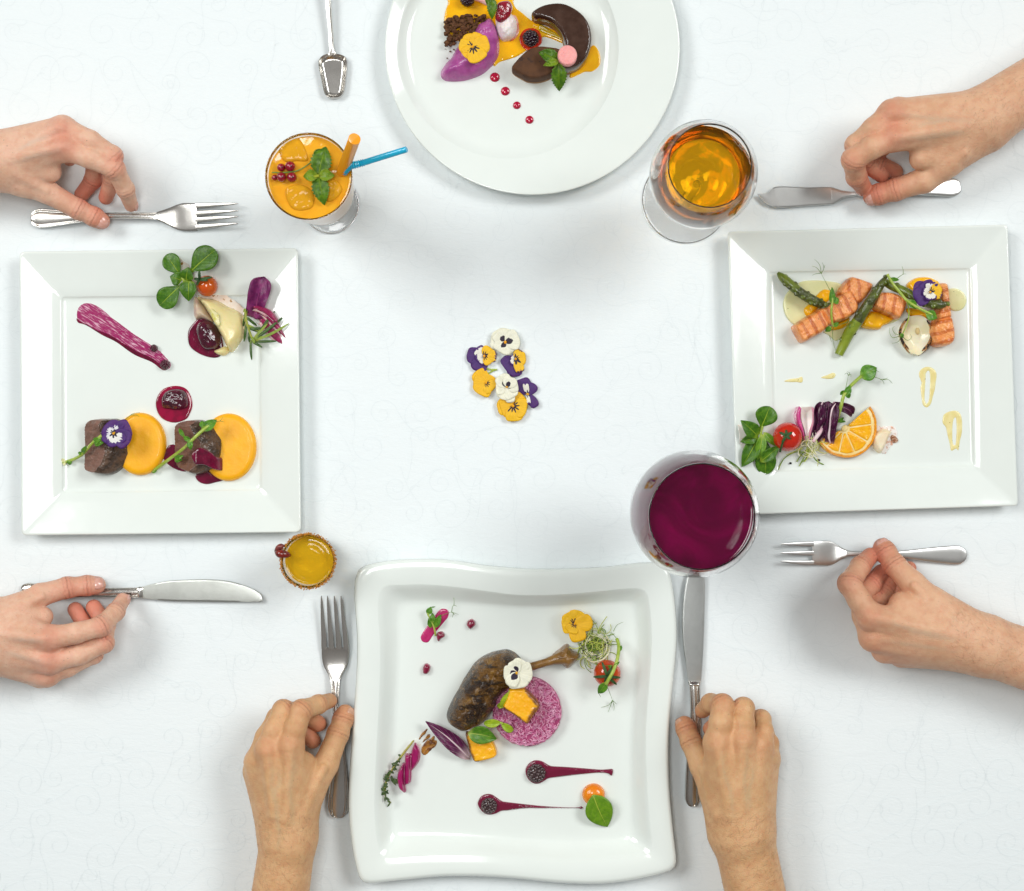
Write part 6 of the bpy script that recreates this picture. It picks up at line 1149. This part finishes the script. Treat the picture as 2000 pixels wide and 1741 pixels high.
# orange slice
osl = thing('orange_slice', 'half-round slice of orange leaning on the radicchio', 'orange', *c(1290, 830), W0)
OC = c(1290, 805); flesh_m = M('orange flesh', (.93, .47, .006), (.90, .40, .004), 140, rough=.15, coat=.5, sss=.3, bump=1.1, bscale=200, stretch=None)
pith_m = M('orange pith', (.88, .72, .36), (.86, .62, .22), 120, rough=.5, sss=.2); peel_m = M('orange peel', (.88, .36, .004), (.84, .30, .003), 200, rough=.3, coat=.3, bump=.6, bscale=600)
def pol(a, r):
    a_ = math.radians(a); R = np.interp(a, [-40, 0, 60, 100, 155], [67, 64, 61, 57, 57]); return (OC[0] + R * r * math.cos(a_), OC[1] + R * r * math.sin(a_))
A0, A1 = -40, 153; tilt = lambda X, Y, D, f, Z: Z + 5 * np.clip((150 + (X - 270) * 0) * 0, 0, 1)
dome('pith', [pol(a, .93) for a in np.linspace(A0, A1, 30)] + [OC], W0 + 2, 5.0, pith_m, osl, sm=0, R=.8, wall=.6, zref=11)
dome('peel', [pol(a, 1.0) for a in np.linspace(A0, A1, 34)] + [pol(a, .905) for a in np.linspace(A1, A0, 34)], W0 + 1.5, 6.4, peel_m, osl, sm=0, R=1.8, wall=.5, zref=11, step=.8)
edges = [A0 - 2, -8, 30, 66, 102, 134, A1 + 2]
for a, b in zip(edges, edges[1:]):
    ins_ = [pol(q, .85 - .03 * abs(q - (a + b) / 2) / ((b - a) / 2)) for q in np.linspace(a + 1.1, b - 1.1, 9)]; m_ = (a + b) / 2
    dome('segment', [pol(m_ - (b - a) * .36, .17)] + ins_ + [pol(m_ + (b - a) * .36, .17)], W0 + 6.6, 1.3, flesh_m, osl, sm=0, R=1.0, wall=.2, amp=.25, fs=300, zref=13, step=.6)
v, f = sphere_geo(P(*OC, W0 + 7), 0.0032, 12, 8, (1, 1, .4), .2, 300); mesh_obj('centre_pith', v, f, pith_m, osl, sharp=180)
gm = M('garlic flesh', (.84, .74, .54), (.80, .66, .44), 70, rough=.35, sss=.3, coat=.2)
tag(dome('garlic_chunk', c([(1610, 920), (1640, 860), (1700, 820), (1770, 805), (1845, 840), (1830, 880), (1790, 970), (1750, 1050), (1715, 1095), (1670, 1075), (1625, 1010)]), W0, 12, gm, None, R=4, p=1.8, zref=10, zfun=lambda X, Y, D, f, Z: Z - .10 * np.maximum(X - 316, 0)), 'cream-coloured garlic chunk right of the orange slice', 'garlic')
puddle('chilli_flakes', 'scatter of brown flakes beside the garlic chunk', c([(1820, 900), (1870, 890), (1905, 940), (1880, 975), (1840, 960)]), 2.5, M('flakes', (.30, .10, .04), (.75, .50, .35), 420, rough=.5, bump=3, bscale=500), cat='seasoning', rough_edge=1.2)
def strands(name, label, center, n, rx, ry, mat, zlo, zhi, L, r, mats2=None, seeds=0, kind='stuff', bias=0, curl=1.0):
    root = thing(name, label, 'sprouts', *center, zlo); mbs = [MB(), MB()]
    for i in range(n):
        a, q = rng.uniform(0, 6.283), math.sqrt(rng.uniform(0, 1)); x, y = center[0] + rx * q * math.cos(a), center[1] + ry * q * math.sin(a); th = rng.uniform(0, 6.283) if not bias else rng.normal(bias, .5); pts = []; k = rng.normal(0, .55) * curl; z = rng.uniform(zlo, zhi)
        for s_ in range(6):
            pts.append((x, y, max(zlo * .6, z + rng.normal(0, .5)))); x += L / 5 * math.cos(th); y += L / 5 * math.sin(th); th += k
        v, f = tube_px(pts, r * rng.uniform(.8, 1.2), 5, 2); mbs[i % 2 if mats2 else 0].add(v, f)
    mbs[0].build('sprout_strands', mat, root, sharp=180, kind='stuff')
    if mats2: mbs[1].build('sprout_roots', mats2, root, sharp=180, kind='stuff')
    if seeds:
        sb = MB()
        for i in range(seeds):
            a, q = rng.uniform(0, 6.283), math.sqrt(rng.uniform(.1, 1.2)); v, f = sphere_geo(P(center[0] + rx * q * math.cos(a), center[1] + ry * q * math.sin(a), rng.uniform(zhi - 1, zhi + 2)), rng.uniform(.6, .9) * .001, 8, 6, (1, .8, .7)); sb.add(v, f)
        sb.build('black_seeds', M('onion seed', (.008, .008, .009), rough=.5), root, sharp=180, kind='stuff')
    return root
spr_g = M('sprout green', (.42, .48, .06), (.58, .60, .18), 120, rough=.4, sss=.15); spr_w = M('sprout white', (.82, .76, .48), (.84, .80, .62), 120, rough=.4, sss=.2); spr_d = M('sprout dark green', (.14, .25, .02), (.32, .42, .06), 120, rough=.4)
rt = strands('onion_sprouts', 'pale root-like sprouts spilling below the onion wedge', c(880, 1020), 46, 17, 13, spr_w, 9, 17, 34, .38, spr_g, curl=1.4)
lg = MB()
for pp in ([(830, 1080, 12), (720, 1080, 11), (610, 1140, 8), (560, 1210, 6.5), (528, 1290, 5.6)], [(880, 1050, 13), (830, 1130, 9), (770, 1240, 6)], [(900, 1060, 13), (960, 1170, 8), (1050, 1222, 5.8)], [(860, 1060, 13), (800, 1100, 9), (740, 1190, 6)], [(870, 1060, 14), (850, 1150, 8), (790, 1200, 6)]): v, f = tube_px([(*c(x, y), z) for x, y, z in pp], .55, 6); lg.add(v, f)
lg.build('green_blades', spr_d, rt, sharp=180)
for x, y, lb in ((668, 1207, 'left of two black seeds below the sprouts'), (995, 1170, 'right of two black seeds below the sprouts')):
    v, f = sphere_geo(P(*c(x, y), W0 + .9), .0013, 10, 7, (1.15, .85, .8), .2, 900); tag(mesh_obj('black_seed', v, f, M('onion seed', (0, 0, 0)), None, sharp=180), lb, 'seed', 'black seeds on the salmon plate')

# ------------------------------------------------------------------ wavy plate: duck leg
c = crop(790, 1150, 9.671)
puddle('berry_smear', 'short pink berry smear under the pea sprig on the wavy plate', c([(310, 900), (400, 750), (520, 600), (620, 450), (700, 385), (790, 390), (835, 440), (820, 540), (740, 640), (640, 760), (540, 880), (460, 1000), (400, 1020), (330, 990)]), .9, M('pink berry smear', (.50, .025, .15), (.42, .012, .10), 150, rough=.15, coat=.5, speck=((.25, .01, .05), 500, .68)))
shoot('small pea sprig with two leaves on the pink smear', [(*c(585, 890), 6.5), (*c(570, 780), 9), (*c(530, 660), 11), (*c(450, 500), 13), (*c(425, 430), 13)], [((*c(445, 490), 13), (*c(500, 345), 12), c.L(120)), ((*c(530, 640), 12), (*c(530, 460), 12), c.L(110)), ((*c(560, 740), 9), (*c(690, 490), 11), c.L(130)), ((*c(500, 740), 8), (*c(450, 560), 9), c.L(80)), ((*c(500, 350), 12), (*c(580, 340), 11), c.L(18))], [[(*c(700, 510), 10), (*c(800, 470), 10), (*c(890, 445), 10), (*c(1020, 490), 8)], [(*c(890, 445), 10), (*c(905, 350), 10), (*c(935, 290), 10), (*c(930, 170), 9), (*c(905, 150), 9)], [(*c(890, 445), 10), (*c(950, 490), 8)], [(*c(935, 310), 10), (*c(990, 335), 9)], [(*c(925, 460), 9), (*c(905, 545), 7)]], r=.9)
pom_m = M('pomegranate seed', (.20, .004, .035), (.30, .012, .06), 260, rough=.08, coat=.9, sss=.3, bump=.3)
for pts, lb in (([(1170, 690), (1190, 620), (1240, 580), (1300, 585), (1342, 640), (1335, 700), (1260, 768), (1220, 765)], 'pomegranate seed highest on the wavy plate'), ([(600, 900), (610, 850), (650, 812), (720, 815), (764, 870), (755, 915), (690, 960), (650, 1005), (615, 980)], 'pomegranate seed touching the pink berry smear'), ([(340, 1540), (345, 1480), (380, 1425), (440, 1422), (492, 1470), (480, 1550), (440, 1610), (400, 1625), (345, 1600)], 'pomegranate seed lowest, alone left of the duck leg')):
    tag(dome('pomegranate_seed', c(pts), W0, 6, pom_m, None, p=2.2, step=.4, zref=8), lb, 'pomegranate seed', 'pomegranate seeds on the wavy plate')
c = crop(850, 1250, 6.667)
# rice
RC = c(1195, 935); RR = c.L(460)
rice = thing('rice_disc', 'round pressed disc of violet rice under the duck leg', 'rice', *RC, W0)
ricem = M('violet rice', (.56, .15, .30), (.74, .36, .50), 260, detail=5, rough=.45, sss=.2, coat=.15); rice2 = M('dark violet rice', (.30, .03, .12), (.42, .07, .18), 200, rough=.5)
dome('rice_core', [(RC[0] + RR * .97 * math.cos(a), RC[1] + RR * .97 * math.sin(a)) for a in np.linspace(0, 6.283, 40, endpoint=False)], W0, 10, rice2, rice, R=2, wall=.7, sm=2, amp=.7, fs=400, zref=14)
gr = MB()
for i in range(1000):
    a, q = rng.uniform(0, 6.283), math.sqrt(rng.uniform(0, 1)); z = W0 + 10.2 + rng.uniform(-.5, .7)
    if q > .955: z = W0 + rng.uniform(1, 9.6); q = .965
    p = P(RC[0] + RR * q * math.cos(a), RC[1] + RR * q * math.sin(a), z); th = rng.uniform(0, 3.14) if q < .91 else -a + 1.571 + rng.uniform(-.25, .25); L = rng.uniform(1.9, 3.1); v, f = sphere_geo((0, 0, 0), 1, 6, 5); tz = rng.uniform(-.25, .25)
    gr.add([(p.x + (q_.z * L * math.cos(th) - q_.y * .62 * math.sin(th)) * .001, p.y + (q_.z * L * math.sin(th) + q_.y * .62 * math.cos(th)) * .001, p.z + (q_.x * .6 + q_.z * L * tz) * .001) for q_ in v], f)
gr.build('rice_grains', ricem, rice, sharp=180, kind='stuff')
# duck leg
dk = thing('duck_leg', 'roast duck leg with browned skin and bare bone', 'duck leg', *c(620, 720), W0)
def duck_skin():
    t = NT('roast duck skin'); ob = t.coord(); n1 = t.noise(ob, 45, 5, .6, .6); n2 = t.noise(t.coord('Object', scale=(1, 1, 1), rot=(0, 0, -.95)), 160, 5, .65, .5); n3 = t.noise(t.coord('Object', scale=(.35, 2.2, 1), rot=(0, 0, -.95)), 110, 4, .6)
    col = t.mix(t.step(n1, .38, .64), (.035, .014, .005), (.22, .10, .014)); col = t.mix(t.math('MULTIPLY', t.step(n2, .54, .66), .6), col, (.42, .22, .035)); col = t.mix(t.math('MULTIPLY', t.step(n3, .52, .62), .85), col, (.016, .008, .005))
    t.set(Base_Color=col, Roughness=t.math('MULTIPLY_ADD', n2, .3, .10), Coat_Weight=.25, Coat_Roughness=.12, Specular_IOR_Level=.35, Normal=t.bump(t.math('ADD', n3, n2), .0040, .9, t.bump(t.noise(ob, 430, 4, .7), .0032, 1.0))); return t.m
ducks = duck_skin()
def duckz(X, Y, D, f, Z):
    a = P(*c(1000, 200), 20) * 1000; b = P(*c(700, 1000), 20) * 1000; e = b - a; L = e.length; d = ((X - a.x) * e.y - (Y - a.y) * e.x) / L
    return Z - 2.6 * np.exp(-((d - 10.5) / 1.9) ** 2) * np.clip(D / 3, 0, 1) + .7 * np.sin((X + Y * .5) * 1.1) * np.clip(D / 6, 0, 1) * .5
dome('meat', c([(145, 1040), (150, 960), (190, 860), (240, 760), (300, 660), (360, 540), (420, 450), (500, 330), (590, 250), (700, 190), (800, 160), (920, 140), (1010, 165), (1080, 220), (1130, 290), (1110, 400), (1060, 500), (1020, 600), (960, 650), (880, 720), (820, 800), (800, 880), (720, 980), (660, 1060), (600, 1120), (500, 1160), (420, 1195), (340, 1205), (250, 1160), (180, 1110)]), W0, 31, ducks, dk, p=1.9, amp=2.6, fs=115, relax=3, zfun=duckz, zref=15, R=17, step=.9)
bone_m = M('duck bone', (.26, .13, .030), (.16, .075, .016), 130, detail=5, rough=.28, coat=.35, bump=1.2, bscale=220)
v, f = tube_px([(*c(1050, 420), 20), (*c(1180, 370), 20), (*c(1300, 335), 19), (*c(1420, 300), 17), (*c(1530, 265), 16), (*c(1620, 240), 15), (*c(1700, 225), 14)], [7, 4.6, 3.9, 3.9, 4.6, 6.2, 7.5], 18); mesh_obj('bone', v, f, bone_m, dk, sharp=180)
dome('knuckle', c([(1540, 190), (1620, 130), (1690, 72), (1740, 72), (1775, 130), (1800, 160), (1870, 175), (1885, 210), (1860, 270), (1810, 320), (1760, 370), (1715, 385), (1670, 350), (1620, 300), (1560, 290), (1530, 240)]), W0, 17, bone_m, dk, p=1.9, amp=2.0, fs=170, zref=13)
pansy('cream pansy with black blotch on the duck leg', *c(1062, 430), 36, [(*c(1150, 262), c.L(230), pt_cream), (*c(1265, 420), c.L(270), pt_cream), (*c(1100, 632), c.L(270), pt_cream), (*c(1020, 268), c.L(170), pt_creamb), (*c(888, 440), c.L(210), pt_creamb), (*c(960, 600), c.L(180), pt_creamb)], eyer=.9)
sq_in = M('squash flesh', (.92, .46, .004), (.90, .40, .003), 60, rough=.3, coat=.25, sss=.25, bump=.4, bscale=200)
def squash(label, pts, h, z, browned):
    o = smooth_loop(c(pts), 4); Wq = np.array([P(*q, z + h * .8)[:2] for q in o]) * 1000; bw = [np.array(P(*c(*q), z + h * .8)[:2]) * 1000 for q in browned]
    def br(X, Y, D, Z):
        d = np.full(len(X), 99.0)
        for a, b in zip(bw, bw[1:]):
            e = b - a; t_ = np.clip(((X - a[0]) * e[0] + (Y - a[1]) * e[1]) / (e @ e), 0, 1); d = np.minimum(d, np.hypot(X - a[0] - t_ * e[0], Y - a[1] - t_ * e[1]))
        return np.clip(1.15 - d / 4.2, 0, 1)
    return tag(dome('squash_cube', o, z, h, sqm, None, sm=0, R=1.8, wall=.6, amp=.35, fs=220, zref=z + h * .8, attrfun={'sear': br}, step=.7), label, 'squash', 'seared yellow squash cubes')
t = NT('seared squash'); ob = t.coord(); nz = t.noise(ob, 260, 4, .65); s_ = t.attr('sear'); fl = t.mix(t.step(t.noise(ob, 60, 3), .3, .7), (.92, .47, .004), (.90, .40, .003))
k1 = t.step(t.math('ADD', s_, t.math('MULTIPLY', t.math('SUBTRACT', nz, .5), .9)), .35, .95)
t.set(Base_Color=t.mix(k1, fl, t.mix(t.step(nz, .4, .7), (.30, .11, .010), (.14, .045, .008))), Roughness=.34, Coat_Weight=.25, Subsurface_Weight=.2, Subsurface_Radius=(1, .5, .1), Subsurface_Scale=.003, Normal=t.bump(nz, .0005, .6)); sqm = t.m
squash('larger seared squash cube lying on the violet rice', [(960, 660), (985, 640), (1060, 636), (1140, 640), (1200, 665), (1280, 740), (1340, 810), (1362, 870), (1330, 930), (1270, 1000), (1220, 1080), (1185, 1095), (1110, 1040), (1000, 960), (890, 890), (890, 850), (930, 760)], 15, W0 + 10, [(1200, 665), (1362, 870), (1362, 880), (1300, 900), (1185, 1095), (890, 890)])
squash('smaller seared squash cube in front of the duck leg', [(395, 1230), (440, 1215), (560, 1230), (700, 1300), (750, 1340), (790, 1420), (800, 1500), (740, 1545), (620, 1575), (530, 1592), (490, 1560), (450, 1450), (420, 1340)], 14, W0, [(395, 1225), (450, 1450), (500, 1590), (560, 1590)])
rl = thing('radicchio_leaf', 'pointed purple and white radicchio leaf leaning on squash cube', 'salad leaf', *c(200, 1280), 9)
leaf('leaf', (*c(455, 1555), 7), (*c(-125, 1062), 15), c.L(215), radic_m, rl, arch=4, cup=4, bend=.05, wav=1.6, nv=19, nu=13)
bs = greens('dark green basil-like leaf on the smaller squash cube', [((*c(425, 1215), 23), (*c(800, 1290), 22), c.L(230), leafmat('glossy green leaf', (.05, .16, .008), (.10, .24, .012), (.40, .50, .10), freq=15, midw=.04, sidew=.16, basefade=.2), dict(shape='ovate', cup=3, bend=-.06))], name='green_leaf', cat='leaf')
greens('pair of yellow-green cotyledons at the edge of the rice', [((*c(855, 1080), 21), (*c(635, 1085), 22), c.L(105), sprout_m, dict(shape='round', arch=1.5)), ((*c(860, 1085), 21), (*c(1010, 1190), 18), c.L(95), sprout_m, dict(shape='round', arch=1.5))], name='seedling', cat='sprout', stem=[(*c(840, 1078), 21.5), (*c(880, 1088), 21.2)])
greens('yellow-green seedling tucked between duck leg and large squash cube', [((*c(960, 680), 28), (*c(860, 880), 23), c.L(95), sprout_m, dict(shape='round', arch=1.5)), ((*c(880, 830), 22), (*c(815, 875), 21), c.L(70), sprout_m, dict(shape='round', arch=1))], name='seedling', cat='sprout', stem=[(*c(975, 660), 28), (*c(950, 720), 27)])
# nest of sprouts, tomato
c = crop(1070, 1170, 7.571)
nest = strands('sprout_nest', 'tangled nest of green onion sprouts with black seeds beside the yellow pansy', c(690, 690), 95, 26, 30, spr_g, 7, 17, 36, .42, spr_d, seeds=18, curl=1.3)
wr = MB()
for i in range(26):
    a = rng.uniform(0, 6.283); p0 = np.array(c(700, 700)); R = rng.uniform(14, 30); pts = [(p0[0] + R * math.cos(a + s_ * .45), p0[1] + R * 1.1 * math.sin(a + s_ * .45), rng.uniform(8, 19)) for s_ in range(6)]; v, f = tube_px(pts, .4, 5, 3); wr.add(v, f)
wr.build('pale_strands', spr_w, nest, sharp=180)
pansy('yellow pansy with black rays beside the sprout nest', *c(395, 375), 15, [(*c(300, 195), c.L(270), pt_yellowr), (*c(470, 178), c.L(270), pt_yellowr), (*c(205, 400), c.L(250), pt_yellowr), (*c(660, 340), c.L(250), pt_yellow), (*c(470, 635), c.L(250), pt_yellow), (*c(330, 500), c.L(200), pt_yellowr)], eyer=1.0)
tomato('orange-red cherry tomato under the pea shoot on the wavy plate', *c(880, 1100), 13.2, M('orange red tomato', (.50, .045, .006), (.58, .08, .010), 60, rough=.12, coat=.65, sss=.12), [(*c(800, 930), 29), (*c(670, 1155), 27), (*c(1075, 1165), 27), (*c(1020, 1270), 26), (*c(950, 990), 31), (*c(840, 1230), 28)], (*c(875, 1140), 31.2))
shoot('pea shoot draped over the cherry tomato on the wavy plate', [(*c(1020, 590), 14), (*c(1050, 700), 19), (*c(1030, 880), 29), (*c(970, 1060), 34), (*c(900, 1190), 34), (*c(860, 1260), 32)], [((*c(870, 1230), 32), (*c(745, 1400), 24), c.L(130)), ((*c(1050, 780), 21), (*c(1090, 690), 19), c.L(45)), ((*c(960, 1000), 33), (*c(1060, 930), 30), c.L(30)), ((*c(940, 990), 33), (*c(890, 1010), 32), c.L(40))], [[(*c(880, 1300), 30), (*c(930, 1430), 17), (*c(955, 1500), 11)], [(*c(955, 1500), 11), (*c(900, 1570), 8), (*c(790, 1605), 6.5)], [(*c(955, 1500), 11), (*c(920, 1600), 7), (*c(890, 1675), 6)], [(*c(955, 1500), 11), (*c(980, 1590), 7), (*c(975, 1650), 6)], [(*c(955, 1500), 11), (*c(1015, 1555), 7)], [(*c(1020, 590), 14), (*c(950, 510), 12), (*c(910, 500), 11)], [(*c(970, 480), 12), (*c(1020, 390), 10), (*c(1115, 342), 9)], [(*c(940, 500), 12), (*c(900, 590), 11)], [(*c(960, 980), 33), (*c(800, 985), 25), (*c(600, 950), 10)], [(*c(760, 1410), 23), (*c(785, 1455), 18)]], r=1.7)
# brushed sauce, onion petals, thyme
c = crop(730, 1390, 7.692)
brn = M('brown glaze swipe', (.40, .17, .025), (.13, .038, .010), 200, lo=.4, hi=.62, rough=.15, coat=.6, bump=.8, bscale=300)
for pts, lb in (([(710, 560), (760, 480), (820, 420), (880, 410), (940, 440), (940, 500), (870, 570), (800, 640), (740, 650)], 'main brown glaze brush mark left of the radicchio'), ([(670, 410), (700, 360), (780, 270), (805, 265), (790, 310), (730, 380), (690, 420)], 'upper separate streak of brown glaze'), ([(720, 470), (770, 400), (800, 350), (850, 345), (840, 390), (780, 440)], 'middle streak of brown glaze'), ([(860, 420), (890, 370), (915, 370), (910, 420), (880, 450)], 'short streak of brown glaze nearest the radicchio'), ([(185, 1170), (200, 1060), (220, 980), (240, 1010), (232, 1090), (245, 1160), (210, 1210)], 'brown glaze drip behind the thyme sprig'), ([(60, 1320), (90, 1260), (130, 1250), (120, 1290), (80, 1330)], 'brown glaze fleck at the lower thyme end'), ([(190, 920), (215, 830), (235, 840), (225, 900)], 'thin brown glaze mark left of the thyme stem')):
    puddle('glaze_streak', lb, c(pts), .6, brn, R=.7, rough_edge=.8, group='brown glaze brush marks on the wavy plate')
puddle('glaze_streak', 'pale tan film of glaze under the pickled onion petals', c([(60, 1200), (110, 1000), (220, 800), (420, 600), (600, 420), (680, 430), (720, 520), (720, 680), (600, 850), (560, 900), (360, 900), (240, 1050), (150, 1240)]), .3, M('tan film', (.74, .76, .70), (.72, .58, .42), 260, lo=.55, hi=.75, rough=.2), R=.5, rough_edge=1.2, group='brown glaze brush marks on the wavy plate')
pick = M('pickled onion', (.36, .008, .12), (.28, .005, .09), 120, rough=.1, coat=.8, sss=.25, bump=.3, bscale=300); picke = M('pickled onion edge', (.62, .25, .36), (.50, .12, .24), 120, rough=.15, coat=.6)
for pts, zz, lb in (([(560, 620), (580, 540), (620, 462), (660, 520), (690, 600), (690, 700), (650, 790), (570, 880), (560, 760)], 7, 'upper pickled red onion petal beside the brown glaze'), ([(470, 640), (520, 628), (560, 650), (556, 780), (560, 900), (548, 1060), (500, 1085), (470, 1080), (462, 900), (465, 760)], 10, 'middle pickled red onion petal on the wavy plate'), ([(350, 960), (380, 850), (440, 770), (465, 830), (460, 960), (466, 1100), (480, 1190), (465, 1215), (420, 1180), (370, 1120)], 12, 'lower pickled red onion petal touching the thyme')):
    r_ = thing('onion_petal', lb, 'onion', *c(*pts[0]), W0, 'pickled red onion petals on the wavy plate')
    dome('petal', c(pts), W0 + .4, zz, pick, r_, p=2.2, R=3, wall=.1, zref=zz * .7)
    e = c(pts); m_ = np.mean(np.array(e), 0); v, f = tube_px([(*(np.array(q) + (m_ - np.array(q)) * .04), W0 + zz * .55) for q in e[2:]], .55, 6, 4); mesh_obj('pale_edge', v, f, picke, r_, sharp=180)
thy = thing('thyme_sprig', 'thyme sprig with small dark leaves curving down the plate left side', 'herb', *c(300, 850), 8)
tp = [(600, 435, 12), (500, 560, 12), (400, 690, 13), (310, 820, 12), (240, 940, 13), (185, 1060, 14), (170, 1180, 14.5), (180, 1280, 14), (260, 1370, 12)]
v, f = tube_px([(*c(x, y), z) for x, y, z in tp], [.8, 1.1, 1.0, 1.0, 1.0, .9, .8, .7, .4], 8); mesh_obj('stem', v, f, M('thyme stem', (.36, .34, .05), (.30, .22, .05), 200, rough=.5), thy)
thy_m = leafmat('thyme leaf', (.035, .07, .02), (.08, .13, .035), (.22, .26, .10), freq=2, midw=.06, sidew=0, basefade=.1)
q = smooth_path([(*c(x, y), z) for x, y, z in tp], 8)
for i in range(62):
    j = int(rng.uniform(.16, 1) ** .8 * (len(q) - 1)); p = q[j]; th = rng.uniform(0, 6.283); L = rng.uniform(5, 10.5) * (1.15 if j > len(q) * .75 else .9)
    if j > len(q) * .8: th = rng.normal(1.0, .7)
    leaf('leaf', (p[0], p[1], p[2] + rng.uniform(-.5, 1.5)), (p[0] + L * math.cos(th), p[1] + L * math.sin(th), p[2] + rng.uniform(-1.5, 3)), rng.uniform(3.2, 5.2), thy_m, thy, shape='ovate', arch=.6, cup=.4, nu=5, nv=7)
for b, t_ in (((260, 960), (290, 1060)), ((290, 1010), (370, 1090)), ((290, 1010), (380, 1050)), ((270, 1000), (330, 1110)), ((280, 990), (275, 1060))): leaf('leaf', (*c(*b), 10), (*c(*t_), 11), 5.5, thy_m, thy, shape='ovate', arch=.6, cup=.4, nu=5, nv=7)
# sauce tails with blackberries, kumquat, spinach
c = crop(900, 1460, 6.061)
wine_s = M('wine reduction', (.155, .006, .032), (.215, .010, .05), 120, lo=.45, hi=.75, rough=.1, coat=.7, bump=.4, bscale=200, stretch=(.4, 2, 1))
puddle('berry_tail', 'upper dark red sauce tail with flared end', c([(765, 290), (775, 240), (810, 190), (860, 160), (920, 156), (980, 175), (1040, 212), (1090, 226), (1250, 235), (1450, 250), (1650, 266), (1740, 262), (1802, 264), (1788, 340), (1740, 312), (1640, 302), (1480, 315), (1300, 335), (1130, 356), (1040, 370), (990, 400), (930, 430), (870, 432), (810, 395), (775, 340)]), 2.2, wine_s, R=1.4)
puddle('berry_tail', 'lower dark red sauce tail tapering to a thread', c([(200, 680), (215, 620), (250, 575), (310, 555), (370, 562), (430, 600), (490, 640), (560, 652), (750, 675), (950, 696), (1200, 712), (1380, 714), (1420, 702), (1447, 716), (1420, 733), (1370, 722), (1180, 722), (950, 722), (760, 725), (560, 748), (480, 755), (420, 785), (350, 800), (290, 790), (240, 750)]), 2.2, wine_s, R=1.2)
bb2 = M('glazed blackberry', (.045, .022, .026), (.085, .050, .050), 300, rough=.16, coat=.6)
blackberry('blackberry', 'blackberry set in the head of the upper sauce tail', *c(895, 305), W0 + 2.5, c.L(118) * .5, bb2, squash=.6, rd=.2)
blackberry('blackberry', 'blackberry set in the head of the lower sauce tail', *c(335, 690), W0 + 2.5, c.L(102) * .5, bb2, squash=.6, rd=.2)
tag(dome('kumquat_half', c(ell(1575, 572, 136, 132, 24)), W0, 9, M('kumquat', (.82, .26, .008), (.78, .21, .006), 80, rough=.2, coat=.4, sss=.3, bump=.3, bscale=400), None, p=2.2, zref=10), 'small orange kumquat half beside the green spinach leaf', 'fruit')
greens('single light green spinach leaf leaning on the kumquat', [((*c(1565, 560), 15), (*c(1735, 940), 7), c.L(325), spin_m, dict(shape='ovate', cup=1.5, bend=.02, arch=2.5, wav=.6))], name='spinach_leaf', cat='leaf')
